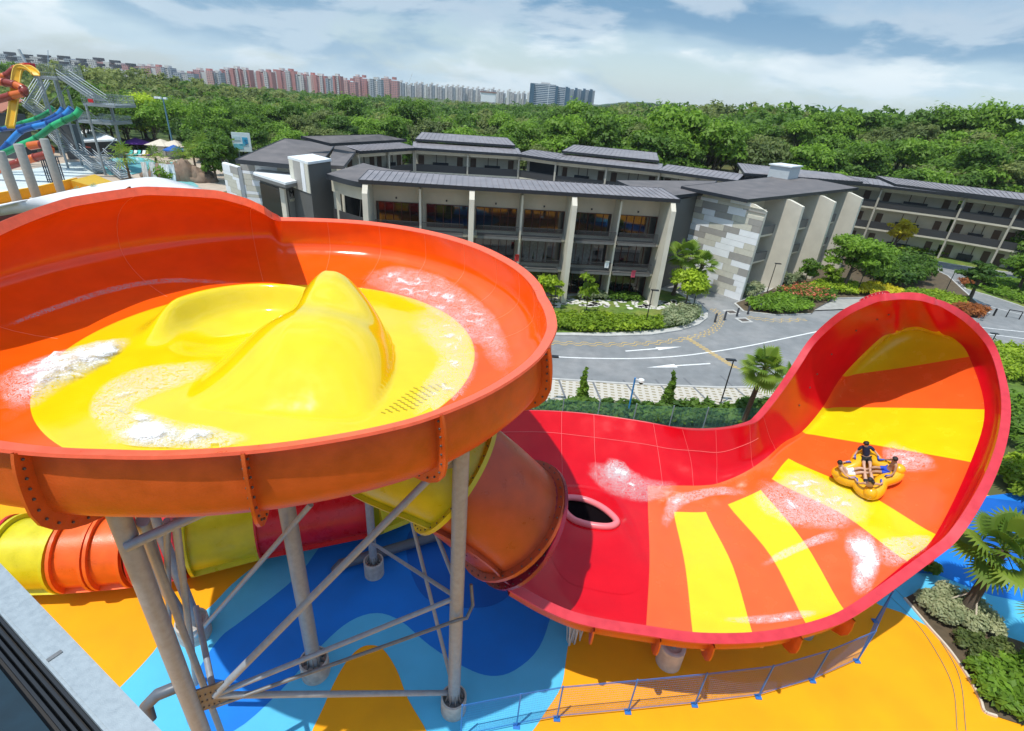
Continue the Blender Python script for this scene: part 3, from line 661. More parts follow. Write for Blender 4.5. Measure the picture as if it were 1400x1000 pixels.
sheet('floor_blue', [(455, 727), (408, 787), (334, 847), (300, 874), (267, 925), (252, 970), (270, 1005), (320, 1000), (380, 949), (440, 883), (479, 850), (515, 839), (548, 850), (587, 883), (635, 913), (671, 925), (704, 917), (737, 886), (755, 835), (768, 780), (740, 700), (620, 660), (520, 680)], .032, F_B, 4)
sheet('floor_deep_blue', [(565, 720), (556, 760), (575, 811), (608, 829), (650, 832), (680, 826), (705, 805), (720, 770), (690, 700), (620, 680)], .038, F_D, 4)
sheet('floor_mound', [(425, 1030), (444, 964), (467, 916), (488, 890), (506, 883), (524, 889), (542, 916), (557, 955), (590, 1030), (510, 1070)], .038, F_Y, 4)
sheet('floor_light_blue', [(1180, 812), (1202, 828), (1232, 838), (1268, 857), (1320, 890), (1400, 960), (1480, 960), (1480, 800), (1400, 770), (1300, 745), (1230, 760)], .026, F_L, 0)
sheet('floor_blue', [(1230, 795), (1254, 784), (1280, 786), (1300, 794), (1320, 802), (1356, 815), (1400, 824), (1500, 850), (1500, 660), (1340, 680), (1240, 730)], .032, F_B, 0)
sheet('floor_deep_blue', [(1270, 745), (1290, 748), (1312, 752), (1332, 753), (1366, 763), (1400, 775), (1500, 800), (1500, 700), (1340, 680)], .038, F_D, 0)
# drainage lines
mb = MB()
for pts in ([(1222, 805), (1258, 842), (1290, 885), (1312, 930), (1320, 1000)], [(1212, 812), (1250, 850), (1278, 890), (1302, 940), (1308, 1000)]):
    C_ = crom([at(x, y) for x, y in pts], 8); mb.grid([[V((p.x-.012, p.y, .045)), V((p.x+.012, p.y, .045))] for p in C_])
struct(mb.build('floor_joint', mat('joint', (.10, .16, .16), .8)))
# blue mesh railing
rail = thing('mesh_railing', at(913, 975), 'blue wire mesh railing curving across the yellow floor', 'railing')
RB = [at(630, 1010), at(706, 994), at(761, 984), at(858, 974.5), at(949, 965), at(1036, 954), at(1110, 932), at(1171, 905)]
BLUEM = mat('blue_rail_paint', (.03, .17, .52), .4, nz=.1)
for p in RB:
    mb = MB(); mb.box(p+V((0, 0, 1.04)), (.05, .05, 2.05)); mb.box(p+V((0, 0, .05)), (.24, .2, .06)); q = mb.build('post', BLUEM, rail, bevel=.008)
RB.append(at(1196, 850))
mb = MB(); mb.box(RB[-1]+V((0, 0, 1.04)), (.05, .05, 2.05)); mb.box(RB[-1]+V((0, 0, .05)), (.24, .2, .06)); mb.build('post', BLUEM, rail, bevel=.008)
for a, b in zip(RB[:-1], RB[1:]):
    mb = MB(); l = (b-a).length; nv = int(l/.09)
    for z, t in ((.22, .014), (.28, .008), (1.96, .016), (2.02, .016)): mb.bar(a+V((0, 0, z)), b+V((0, 0, z)), t)
    for k in range(12): z = .38+k*.135; mb.bar(a+V((0, 0, z)), b+V((0, 0, z)), .0045)
    for k in range(1, nv): p = a.lerp(b, k/nv); mb.bar(p+V((0, 0, .2)), p+V((0, 0, 2.03)), .0025)
    mb.build('mesh_panel', BLUEM, rail)
# ================================================================ raft and riders
h, n, _, _ = bw.ray_cast(CO, ray(1186, 655).normalized())
if n.dot(h-CO) > 0: n = -n
n = (n+(CO-h).normalized()*.16).normalized()
raft = thing('raft', h+n*.10, 'yellow four-lobed inflatable raft carrying four riders up the striped wall', 'raft')
xr = (CX-n*CX.dot(n)).normalized(); yr = n.cross(xr)
RM = Matrix((xr, yr, n)).transposed()
raft.rotation_mode = 'QUATERNION'; raft.rotation_quaternion = RM.to_quaternion()
def loc_build(mb, name, m, parent, **k):
    me = bpy.data.meshes.new(name); me.from_pydata([tuple(p) for p in mb.v], [], mb.f); me.update()
    if m: me.materials.append(m)
    if k.get('smooth', True): me.polygons.foreach_set('use_smooth', [True]*len(me.polygons))
    o = bpy.data.objects.new(name, me); COL.objects.link(o); o.parent = parent; return o
VINYL = mat('raft_vinyl', (.86, .42, .008), .25, nz=.06, nscale=3, coat=.2)
lob = [math.radians(a) for a in (66, 166, 248, 346)]     # lobe directions in the raft plane
def clover(t, s=1.0): return sum(.50*math.exp(-((abs((t-a+PI) % (2*PI)-PI))/.47)**2) for a in lob)*s+.60*s
mb = MB(); G = []; nn = 72
for i in range(nn):
    t = 2*PI*i/nn; r = clover(t); t2 = t+.01; d = V((clover(t2)*math.cos(t2)-r*math.cos(t), clover(t2)*math.sin(t2)-r*math.sin(t), 0)).normalized(); out = V((d.y, -d.x, 0))
    c = V((r*math.cos(t), r*math.sin(t), .30))
    G.append([c+(out*math.cos(2*PI*k/14)+V((0, 0, 1))*math.sin(2*PI*k/14)*.98)*.29 for k in range(14)])
G.append(G[0]); mb.grid(G, True); loc_build(mb, 'tube_ring', VINYL, raft)
mb = MB(); mb.add([V((0, 0, .16))]+[V((clover(2*PI*i/nn)*math.cos(2*PI*i/nn), clover(2*PI*i/nn)*math.sin(2*PI*i/nn), .14)) for i in range(nn)], [(0, 1+i, 1+(i+1) % nn) for i in range(nn)])
loc_build(mb, 'floor', VINYL, raft)
HND = mat('handle_blue', (.02, .08, .45), .4)
for a in lob:
    for s in (-.40, .40):
        mb = MB(); c = V((math.cos(a), math.sin(a), 0)); sd = V((-c.y, c.x, 0)); p = c*.68+sd*s*1.1+V((0, 0, .60))
        mb.tube([p-c*.13, p-c*.1+V((0, 0, .07)), p+c*.1+V((0, 0, .07)), p+c*.13], .035, 7); loc_build(mb, 'handle', HND, raft)
    mb = MB(); c = V((math.cos(a), math.sin(a), 0)); mb.ball(c*1.16+V((0, 0, .5)), .27, 12, (1, 1, .85)) ; loc_build(mb, 'backrest', VINYL, raft)
SKIN_L = mat('skin_light', (.55, .33, .22), .5, nz=.05); SKIN_T = mat('skin_tan', (.42, .22, .12), .5, nz=.05); HAIR = mat('black_hair', (.012, .010, .010), .5, bump=.3, bscale=60)
def skin_mesh(name, nodes, edges, m, parent, root=0, sub=2):
    me = bpy.data.meshes.new(name); me.from_pydata([p for p, r in nodes], edges, []); o = bpy.data.objects.new(name, me); COL.objects.link(o)
    o.modifiers.new('sk', 'SKIN'); sk = me.skin_vertices[0].data if me.skin_vertices else None
    if sk is None:
        bm = bmesh.new(); bm.from_mesh(me); bm.verts.layers.skin.verify(); bm.to_mesh(me); bm.free(); sk = me.skin_vertices[0].data
    for k, (p, r) in enumerate(nodes): sk[k].radius = (r, r) if not hasattr(r, '__len__') else r; sk[k].use_root = (k == root)
    s = o.modifiers.new('sub', 'SUBSURF'); s.levels = sub; s.render_levels = sub
    bpy.context.view_layer.update(); dg = bpy.context.evaluated_depsgraph_get(); ev = o.evaluated_get(dg); nm = bpy.data.meshes.new_from_object(ev)
    o.modifiers.clear(); o.data = nm; nm.name = name; nm.materials.clear(); nm.materials.append(m); nm.polygons.foreach_set('use_smooth', [True]*len(nm.polygons)); o.parent = parent
    return o
def rider(a, label, skin, shirt, shorts, hair_long=False, lean=0.0, turn=0.0, bikini=None):
    c = V((math.cos(a), math.sin(a), 0)); s = V((-c.y, c.x, 0)); u = V((0, 0, 1))
    L = lambda r, y, z: c*(r-.14)+s*y+u*z
    root = thing('person', raft.location, label, 'person'); root.rotation_mode = 'QUATERNION'; root.rotation_quaternion = raft.rotation_quaternion
    k = lean
    N = [(L(.93, 0, .43), .135), (L(1.00+k*.3, 0, .60), .125), (L(1.06+k*.6, 0, .80), (.15, .12)), (L(1.10+k*.8, 0, .97), .10), (L(1.10+k*.9, 0, 1.06), .055), (L(1.09+k*.9, 0, 1.17), .09), (L(1.08+k*.9, 0, 1.25), .085)]
    E_ = [(0, 1), (1, 2), (2, 3), (3, 4), (4, 5), (5, 6)]
    def ch(start, pts):
        prev = start
        for p, r in pts: N.append((p, r)); E_.append((prev, len(N)-1)); prev = len(N)-1
        return prev
    hands = []
    for sg in (-1, 1):
        ch(0, [(L(.86, sg*.11, .42), .10), (L(.42, sg*.12, .58), .068), (L(.02, sg*.09, .42), .048), (L(-.05, sg*.09, .40), .035), (L(-.12, sg*.10, .50), .028)])
        hnd = ch(3, [(L(1.10+k*.7, sg*.19, .95), .062), (L(1.02+k*.3, sg*.36, .74), .045), (L(.86, sg*.47, .60+.06), .033), (L(.80, sg*.49, .66), .030)])
        for fgr in range(4):
            ch(hnd, [(L(.765-.01*fgr, sg*(.50+.018*(fgr-1.5)), .685), .010), (L(.72, sg*(.50+.018*(fgr-1.5)), .67-.006*fgr), .009)])
        ch(hnd, [(L(.79, sg*.455, .69), .011), (L(.755, sg*.45, .685), .009)])
    skin_mesh('body', N, E_, skin, root)
    hc = L(1.085+k*.9, 0, 1.22)
    f_ = (-c*math.cos(turn)+s*math.sin(turn)).normalized(); sd = u.cross(f_)
    mb = MB()
    G = []
    for i in range(9):
        row = []
        for j in range(16):
            th = PI*.62*i/8; ph = 2*PI*j/16; d = (sd*math.cos(ph)+f_*math.sin(ph))*math.sin(th)+u*math.cos(th)
            rr = .118+.012*noise.noise(d*6)
            if d.dot(f_) > .45 and d.z < .35: rr = .085
            row.append(hc+d*rr)
        G.append(row)
    mb.grid(G, True)
    if hair_long: mb.tube([hc-f_*.08, hc-f_*.13-u*.08, hc-f_*.13-u*.22], [.07, .075, .03], 8)
    loc_build(mb, 'hair', HAIR, root)
    mb = MB()
    mb.ball(hc+f_*.098-u*.045, .020, 6)
    for sg in (-1, 1): mb.ball(hc+sd*sg*.10-u*.04, .022, 6, (.6, 1, 1.3))
    fo = loc_build(mb, 'nose_and_ears', skin, root)
    mb = MB()
    for sg in (-1, 1): mb.ball(hc+f_*.088+sd*sg*.035-u*.015, .012, 6)
    mb.box(hc+f_*.092-u*.085, (.04, .012, .010)); loc_build(mb, 'eyes_and_mouth', HAIR, root)
    if shirt:
        N2 = [(L(.955, 0, .50), .155), (L(1.02+k*.3, 0, .66), .150), (L(1.07+k*.6, 0, .82), (.175, .145)), (L(1.10+k*.75, 0, .97), .115)]; E2 = [(0, 1), (1, 2), (2, 3)]
        for sg in (-1, 1): N2 += [(L(1.10+k*.7, sg*.20, .95), .082), (L(1.04+k*.4, sg*.31, .81), .068)]; q = len(N2); E2 += [(3, q-2), (q-2, q-1)]
        skin_mesh('shirt', N2, E2, shirt, root)
    if bikini: 
        skin_mesh('swim_top', [(L(1.06+k*.6, -.11, .83), .135), (L(1.06+k*.6, .11, .83), .135)], [(0, 1)], bikini, root)
    N3 = [(L(.95, 0, .46), .155)]; E3 = []
    for sg in (-1, 1): N3 += [(L(.86, sg*.11, .44), .122), (L(.60, sg*.125, .52), .098)]; q = len(N3); E3 += [(0, q-2), (q-2, q-1)]
    skin_mesh('shorts', N3, E3, shorts, root)
    return root
NAVY = mat('navy_cloth', (.010, .016, .05), .8); BLACKC = mat('black_cloth', (.012, .012, .014), .8); WHITEC = mat('white_cloth', (.75, .75, .76), .8, nz=.05); BLUEC = mat('blue_cloth', (.010, .06, .50), .7)
rider(lob[0], 'rider in navy shirt and black shorts sitting in the uppermost lobe of the raft', SKIN_L, NAVY, BLACKC, True, .05, .5)
rider(lob[1], 'bare chested rider in white shorts leaning back in the lobe nearest the tube', SKIN_L, None, WHITEC, False, .12, -.4)
rider(lob[2], 'rider in black swimwear in the lowest lobe of the raft', SKIN_L, None, BLACKC, True, .10, -.9, BLACKC)
rider(lob[3], 'bare chested rider in blue shorts seated in the lobe nearest the outer rim', SKIN_T, None, BLUEC, False, .08, .3)
# ================================================================ launch tower steel near the camera
tw = thing('tower_handrail', at(80, 900, 17.6), 'pale galvanised steel beam with dark louvres nearest the viewer', 'steel beam')
A0, A1 = at(0, 800, 17.6), at(185, 1000, 17.6); d = (A1-A0).normalized(); a, b = A0-d*.9, A1+d*.9; sd = V((-d.y, d.x, 0))
mb = MB(); mb.bar(a, b, .11, .02); mb.bar(a+V((0, 0, -.13))+sd*.05, b+V((0, 0, -.13))+sd*.05, .014, .25)
mb.bar(a+V((0, 0, -.02))-sd*.06, b+V((0, 0, -.02))-sd*.06, .014, .05)
mb.build('top_channel', mat('bright_galvanised', (.33, .38, .41), .5, nz=.07, nscale=40, metal=.3, bump=.1, bscale=200), tw)
for k in range(4):
    o_ = -sd*(.075+.022*k)+V((0, 0, -.06-.03*k)); mb = MB(); mb.bar(a+o_, b+o_, .012, .05); mb.build('louvre', mat('louvre_dark', (.030, .034, .040), .4, metal=.4), tw)
o_ = -sd*.09+V((0, 0, -.2)); mb = MB(); mb.bar(a+o_, b+o_, .20, .015); mb.build('gutter', mat('gutter_dark', (.02, .02, .022), .6), tw)
o_ = -sd*.52+V((0, 0, -.17)); mb = MB(); mb.bar(a+o_, b+o_, .70, .03); mb.build('side_panel', mat('slate_panel', (.016, .034, .05), .8, spec=.2, nz=.2, nscale=8), tw)
mb = MB(); J = A0.lerp(A1, .52); mb.bar(J-sd*.055+V((0, 0, .012)), J+sd*.0+V((0, 0, .012)), .02, .006); mb.build('joint_strap', GALV_D, tw)
# ================================================================ hotel
BEIGE = mat('beige_render', (.62, .58, .47), .85, nz=.07, nscale=.8, bump=.08, bscale=40); BEIGE_L = mat('pale_render', (.66, .62, .52), .85, nz=.06, nscale=.8, bump=.08, bscale=40)
GREYW = mat('grey_render', (.11, .11, .105), .85, nz=.08, nscale=.8); CL_W = mat('white_cladding', (.86, .88, .90), .6, nz=.04, nscale=1); CL_T = mat('taupe_cladding', (.36, .345, .32), .7, nz=.06); CL_K = mat('khaki_cladding', (.62, .60, .51), .7, nz=.06); CL_G = mat('pale_grey_cladding', (.50, .54, .56), .65, nz=.05)
ROOF = mat('dark_standing_seam_roof', (.24, .225, .235), .5, nz=.16, nscale=.9, metal=.1); ROOFD = mat('roof_membrane', (.135, .122, .12), .7, nz=.22, nscale=.6); FASC = mat('charcoal_fascia', (.022, .026, .034), .45)
GLASS = mat('dark_window_glass', (.012, .014, .016), .04, spec=.9); MULL = mat('maroon_mullion', (.09, .02, .016), .4); WOOD = mat('brown_door', (.11, .065, .042), .6, nz=.1); RAILD = mat('dark_balcony_rail', (.05, .05, .053), .5); BALS = mat('balcony_slab', (.16, .16, .155), .7, nz=.1)
WHITER = mat('white_roof_slab', (.74, .78, .80), .6, nz=.05, nscale=1.5); STEELW = mat('cream_column', (.46, .43, .36), .6)
CURT = mat('grey_curtain', (.20, .21, .20), .9, nz=.25, nscale=4)
def seam_roof(name, quad, parent, m=ROOF, th=.35, pitch=.62, fas=True, ribs=True):
    """roof slab from a quad (front-left, front-right, back-right, back-left) with standing seams front to back"""
    a, b, c, d = [V(p) for p in quad]; mb = MB(); dn = V((0, 0, -th))
    mb.add([a, b, c, d, a+dn, b+dn, c+dn, d+dn], [(0, 1, 2, 3), (7, 6, 5, 4)])
    o = mb.build(name, m, parent)
    mb = MB(); 
    for p, q in ((a, b), (b, c), (c, d), (d, a)):
        mb.add([p+V((0, 0, .03)), q+V((0, 0, .03)), q+dn, p+dn], [(0, 3, 2, 1)])
    mb.build('fascia', FASC, o, solid=.06)
    if ribs:
        n = max(2, int((b-a).length/pitch)); mb = MB()
        for k in range(1, n): p, q = a.lerp(b, k/n), d.lerp(c, k/n); mb.bar(p+V((0, 0, .03)), q+V((0, 0, .03)), .05, .07)
        mb.build('seam', m, o)
    return o
def ptY(x, y, Y): d = ray(x, y); return CO + d*(Y/d.y)
# ---------------------------------------------------------------- front wing
FO = V((4.97, 55.1, 0)); FU = V((10.4, 1.2, 0)).normalized(); FN = V((FU.y, -FU.x, 0))
def FP(u, v, z): return FO+FU*u+FN*v+V((0, 0, z))
fw = thing('hotel_wing', FP(0, -6, 0), 'beige three storey hotel wing with tall slanted fins and balconies facing the road', 'hotel wing')
fM = Matrix((FU, FN, V((0, 0, 1)))).transposed()
S = 10.47
def fbox(mb, u0, u1, v0, v1, z0, z1): return mb.box(FP((u0+u1)/2, (v0+v1)/2, (z0+z1)/2), (u1-u0, v1-v0, z1-z0), M=fM)
mb = MB(); fbox(mb, -2*S-.2, S+.2, -9, -2.3, 0, 11.2); mb.build('wall', BEIGE, fw)
WINZ = [(.15, 2.9), (3.55, 6.1), (6.95, 9.35)]
for k in range(-2, 2):
    u = k*S
    mb = MB(); pr = [(-2.25, 0), (1.5, 0), (1.15, 10.6), (.45, 11.45), (-2.25, 11.45)]
    vs = [FP(u-.26, v, z) for v, z in pr]+[FP(u+.26, v, z) for v, z in pr]
    mb.add(vs, [tuple(range(5)), tuple(range(9, 4, -1))]+[(i, 5+i, 5+(i+1) % 5, (i+1) % 5) for i in range(5)]); mb.build('fin', BEIGE_L, fw)
for k in range(-2, 1):
    u = (k+.5)*S; mb = MB(); fbox(mb, u-.1, u+.1, -2.25, -.25, 0, 11.1); mb.build('dividing_wall', BEIGE_L, fw)
    for h in range(2):
        c = (k+.25+.5*h)*S; a, b = c-S/4+.2, c+S/4-.2
        for z in (3.2, 6.55):
            mb = MB(); fbox(mb, a, b, -2.28, -.55, z-.12, z+.12); mb.build('floor_slab', BEIGE_L, fw)
        for f, (z0, z1) in enumerate(WINZ):
            mb = MB(); fbox(mb, a+.35, b-.15, -2.3, -2.22, z0, z1); w = mb.build('window', GLASS, fw)
            mb = MB(); n = 5
            for i in range(n+1): x = lerp(a+.35, b-.15, i/n); fbox(mb, x-.03, x+.03, -2.23, -2.15, z0, z1)
            fbox(mb, a+.35, b-.15, -2.22, -2.14, z1-.06, z1); fbox(mb, a+.35, b-.15, -2.22, -2.14, z0, z0+.06); mb.build('frame', MULL, w)
            if f == 1:
                mb = MB(); P_ = []
                for i in range(25): x = lerp(a+.5, b-.3, i/24); P_.append([FP(x, -2.19+.03*math.sin(i*2.1), z1-.1), FP(x, -2.19+.03*math.sin(i*2.1+.6), z0+.1+1.2*(i % 7 == 0))])
                if (k+h) % 2 == 0: mb.grid(P_[:17]); mb.build('curtain', CURT, w)
        for z in (3.2, 6.55):
            q0, q1 = (a+.5, b) if h == 0 else (a, b-.6)
            mb = MB(); fbox(mb, q0, q1, -1.2, .18, z+.0, z+.28); fbox(mb, q0, q1, .185, .2, z+.02, z+.12); bl = mb.build('balcony', BALS, fw)
            mb = MB(); fbox(mb, q0, q1, .12, .17, z+.28, z+.36); fbox(mb, q0, q1, .12, .17, z+1.33, z+1.38)
            nb = int((q1-q0)/.11)
            for i in range(nb+1): x = lerp(q0, q1, i/nb); fbox(mb, x-.02, x+.02, .13, .16, z+.3, z+1.36)
            mb.build('railing', RAILD, bl)
        mb = MB(); mb.box(FP((a+b)/2, -2.24, 9.75), (.16, .12, .18), M=fM); mb.build('wall_lamp', FASC, fw)
seam_roof('roof', [FP(-2*S-.6, .55, 11.75), FP(S+.7, .55, 11.75), FP(S+.7, -5.4, 11.95), FP(-2*S-.6, -5.4, 11.95)], fw)
seam_roof('rear_roof', [FP(-2*S-.6, -5.4, 11.6), FP(S+.7, -5.4, 11.6), FP(S+.7, -9.6, 11.3), FP(-2*S-.6, -9.6, 11.3)], fw)
# towels on the balcony rails
for (x, y, c, lab) in [(830, 361, CL_W, 'white towel hanging over a first floor balcony rail of the beige wing'), (866, 374, mat('pink_towel', (.6, .08, .14), .8), 'pink towel hanging over a first floor balcony rail of the beige wing'), (707, 352, mat('red_towel', (.55, .03, .03), .8), 'small red towel on the balcony rail beside the orange bowl rim')]:
    d = ray(x, y); t = (FN.dot(FP(0, .2, 0)-CO))/FN.dot(d); P = CO+d*t; mb = MB()
    G = [[P+FU*(.09*i-.25)+FN*(.03+.02*math.sin(i*1.7)+(.12 if j == 0 else 0))+V((0, 0, .35-.2*j)) for j in range(5)] for i in range(6)]
    mb.grid(G); tag(mb.build('towel', c, solid=.02), lab, 'towel')
# ---------------------------------------------------------------- checker-clad wing with fins
RO = V((26.8, 59.6, 0)); RU = V((.757, .653, 0)).normalized(); RNn = V((RU.y, -RU.x, 0))      # RU along the long face, RNn faces the road
rM = Matrix((RU, RNn, V((0, 0, 1)))).transposed()
def RP(u, v, z): return RO+RU*u+RNn*v+V((0, 0, z))
rw = thing('hotel_wing', RP(14, -4.5, 0), 'hotel wing with white, grey and taupe checkered end wall and broad beige fins', 'hotel wing')
def rbox(mb, u0, u1, v0, v1, z0, z1): return mb.box(RP((u0+u1)/2, (v0+v1)/2, (z0+z1)/2), (u1-u0, v1-v0, z1-z0), M=rM)
mb = MB(); rbox(mb, .25, 31, -9.8, -4.6, 0, 11.2); mb.build('wall', BEIGE, rw)
def checker(P, W_, Ht, parent, seed, skip=None):
    rnd = random.Random(seed); mb = MB(); z = 0.0; ms = [CL_W, CL_W, CL_T, CL_K, CL_K, CL_W]
    while z < Ht-.05:
        h = min(rnd.choice([.38, .7, .85, .7]), Ht-z); x = -rnd.uniform(0, 2.0)
        if Ht-z-h < .3: h = Ht-z
        last = -1
        while x < W_:
            l = rnd.uniform(1.6, 4.2); a, b = max(0, x), min(W_, x+l); x += l
            if b-a < .05: continue
            k = rnd.randrange(6)
            while ms[k] in (ms[last] if last >= 0 else None,): k = rnd.randrange(6)
            last = k; mb.m = k; P(mb, a+.012, b-.012, z+.012, z+h-.012)
        z += h
    return mb.build('cladding', ms, parent)
checker(lambda mb, a, b, z0, z1: rbox(mb, .16, .27, -b, -a, z0, min(z1, 11.2)-.45*(a < 1.2 and z1 > 10.2)), 9.8, 11.2, rw, 5)
mb = MB(); pr = [(-4.6, 0), (.0, 0), (.0, 10.6), (-1.6, 11.1), (-4.6, 11.15)]
mb.add([RP(.28, v, z) for v, z in pr]+[RP(.62, v, z) for v, z in pr], [tuple(range(5)), tuple(range(9, 4, -1))]+[(i, 5+i, 5+(i+1) % 5, (i+1) % 5) for i in range(5)]); mb.build('fin', BEIGE_L, rw)
FINS = [9.3, 18.8, 28.2]
for u in FINS:
    mb = MB(); pr = [(-4.6, 0), (.5, 0), (.15, 10.6), (-1.6, 11.1), (-4.6, 11.15)]
    mb.add([RP(u-.3, v, z) for v, z in pr]+[RP(u+.3, v, z) for v, z in pr], [tuple(range(5)), tuple(range(9, 4, -1))]+[(i, 5+i, 5+(i+1) % 5, (i+1) % 5) for i in range(5)]); mb.build('fin', BEIGE_L, rw)
for i, (u0, u1) in enumerate([(.65, 9.0), (9.6, 18.5), (19.1, 27.9)]):
    for z in (0.2, 3.55, 6.95):
        for a, b in ((u0+1.0, u0+3.6), (u0+4.6, u1-.6)):
            mb = MB(); rbox(mb, a, b, -4.62, -4.52, z, z+2.4); w = mb.build('window', GLASS, rw)
            mb = MB()
            for q in (a, (a+b)/2, b): rbox(mb, q-.05, q+.05, -4.54, -4.44, z, z+2.4)
            rbox(mb, a, b, -4.53, -4.43, z+2.34, z+2.42); mb.build('frame', CL_G, w)
        if z > 1:
            mb = MB(); rbox(mb, u0, u1, -4.58, -2.45, z-.35, z-.1); s = mb.build('balcony', BEIGE_L, rw)
            mb = MB(); rbox(mb, u0, u1, -2.52, -2.4, z-.1, z+.95); mb.build('parapet', BALS, s)
def nonrib(quad, name, parent, m=ROOFD, th=.35): return seam_roof(name, quad, parent, m, th, ribs=False)
nonrib([RP(-.7, -2.0, 11.6), RP(31.5, -2.0, 11.6), RP(31.5, -12.0, 12.0), RP(-1.4, -10.4, 11.7)], 'roof', rw)
mb = MB(); p = RP(26, -11.0, 0); mb.box(p+V((0, 0, 12.6)), (4.2, 3.0, 1.9), rz=.8); o = mb.build('roof_plant_room', CL_G, rw); mb = MB(); mb.box(p+V((0, 0, 13.65)), (4.6, 3.4, .18), rz=.8); mb.build('cap', WHITER, o)
# link between the two wings
lk = thing('hotel_link', V((19, 63, 0)), 'recessed grey link block between the beige wing and the checkered wing', 'building')
a = FP(S+.3, -4, 0); b = RP(.2, -9.9, 0); n_ = (b-a).normalized(); mb = MB(); mb.bar(a+V((0, 0, 5.4))+V((0, 2.5, 0)), b+V((0, 0, 5.4))+V((0, 2.5, 0)), 5, 10.8); mb.build('wall', GREYW, lk)
nonrib([a+V((-1, -1.6, 11.3)), b+V((1.2, -1.2, 11.3)), b+V((6, 9, 11.6)), a+V((-4, 8, 11.6))], 'roof', lk)
for z in (1.2, 4.5, 8.0):
    mb = MB(); c = a.lerp(b, .55); mb.box(c+V((0, -.1, z+.8)), (1.4, .12, 1.8), rz=math.atan2(n_.y, n_.x)); mb.build('window', GLASS, lk)
# ---------------------------------------------------------------- gallery wings
def gallery(root, eave, levels, ze, bays, depth=2.4, upper=(), colr=.14, room=8.0, low_open=(), gap=()):
    E_ = [V((p.x, p.y, 0)) for p in eave]
    for s, (a, b) in enumerate(zip(E_[:-1], E_[1:])):
        u = (b-a).normalized(); n = V((u.y, -u.x, 0)); l = (b-a).length; M3 = Matrix((u, n, V((0, 0, 1)))).transposed()
        Q = lambda x, v, z: a+u*x+n*v+V((0, 0, z))
        bx = lambda mb, x0, x1, v0, v1, z0, z1: mb.box(Q((x0+x1)/2, (v0+v1)/2, (z0+z1)/2), (x1-x0, v1-v0, z1-z0), M=M3)
        def out(q, v): return q+n*v
        # mitre-free roof strips
        seam_roof('roof', [Q(-.2, .9, ze), Q(l+.2, .9, ze), Q(l+.2, -4.2, ze+.55), Q(-.2, -4.2, ze+.55)], root, th=.4, pitch=.75)
        if s in upper:
            seam_roof('upper_roof', [Q(.2, -3.2, ze+1.05), Q(l-.5, -3.2, ze+1.05), Q(l-1.2, -9.5, ze+1.8), Q(1.2, -9.5, ze+1.8)], root, th=.35, pitch=.75)
        mb = MB(); bx(mb, 0, l, -depth-room, -depth-.2, 0, ze-.1); wl = mb.build('wall', BEIGE, root)
        mb = MB(); bx(mb, 0, l, -.3, -.1, ze-1.0, ze-.4); mb.build('ceiling_beam', BEIGE, root)
        for z in levels:
            if z > 0:
                mb = MB(); bx(mb, 0, l, -depth-.1, .12, z-.42, z-.12); mb.build('floor_slab', BEIGE, root)
                mb = MB(); bx(mb, 0, l, .0, .1, z-.12, z+1.08); mb.build('parapet', RAILD, root)
            nb = bays[s]
            for k in range(nb):
                x0 = l*k/nb; w = l/nb
                if (s, k) in gap:
                    mb = MB(); bx(mb, x0+.6, x0+w-.8, -depth-.24, -depth-.12, z, z+2.5); mb.build('dark_opening', FASC, root); continue
                for fx in (.13, .87):
                    mb = MB(); bx(mb, x0+w*fx-.5, x0+w*fx+.5, -depth-.22, -depth-.12, z, z+2.25); mb.build('door', WOOD, root)
                mb = MB(); bx(mb, x0+w*.35, x0+w*.65, -depth+.3, -depth+.36, z, z+1.25); mb.build('screen', FASC, root)
                for fx in (.42, .6):
                    mb = MB(); bx(mb, x0+w*fx-.05, x0+w*fx+.05, -depth-.2, -depth-.08, z, z+2.6); mb.build('downpipe', WOOD, root)
        for k in range(bays[s]+1):
            if k == bays[s] and s < len(E_)-2: continue
            x = l*k/bays[s]; mb = MB(); bx(mb, x-colr, x+colr, .1, .1+2*colr, 0, ze-.3); mb.build('column', STEELW, root)
ev = [at(x, y, 11.2) for x, y in [(574, 198), (712, 208), (760, 215), (901, 231), (1010, 247)]]
for i in range(len(ev)): ev[i].y -= [9, 6, 5, 2, -1][i]*.6
bwg = thing('gallery_wing', ev[1], 'long curved hotel gallery with brown doors seen beyond the courtyard', 'hotel wing')
gallery(bwg, ev, (0, 3.75, 7.5), 11.2, [2, 1, 2, 2], upper=(0, 2), gap=((1, 0),))
ev2 = [at(520, 200, 11.2)+V((.6, -5, 0)), ev[0]]
gw2 = thing('gallery_wing', ev2[0], 'short hotel gallery segment between the dark hipped roof and the long gallery', 'hotel wing'); ev2 = [at(488, 206, 11.2), ev[0]]
gallery(gw2, ev2, (0, 3.75, 7.5), 11.2, [2], upper=())
ev3 = [at(1105, 240, 11.0)+V((0, 0, 0)), at(1322, 267, 10.8), at(1480, 288, 10.8)]
gw3 = thing('gallery_wing', ev3[1], 'dark galleried hotel block behind the trees beyond the checkered wing', 'hotel wing')
gallery(gw3, ev3, (0, 3.6, 7.2), 10.8, [2, 2], upper=())
d3 = (ev3[1]-ev3[0]).normalized(); n3 = V((d3.y, -d3.x, 0)); base3 = at(1195, 243, 10.8)
seam_roof('upper_roof', [at(1225, 252, 12.0), at(1480, 284, 12.0), at(1480, 274, 12.6), at(1198, 240.5, 12.6)], gw3)
r_ = thing('roof_block', at(1080, 232, 12), 'raised dark monopitch roof behind the checkered wing roof', 'roof')
seam_roof('roof', [at(1018, 237, 12.0), at(1180, 249, 12.0), at(1150, 238, 12.8), at(1008, 223, 12.8)], r_)
seam_roof('lower_roof', [at(1010, 243, 11.3), at(1190, 252, 11.3), at(1180, 245, 11.6), at(1015, 236, 11.6)], r_)
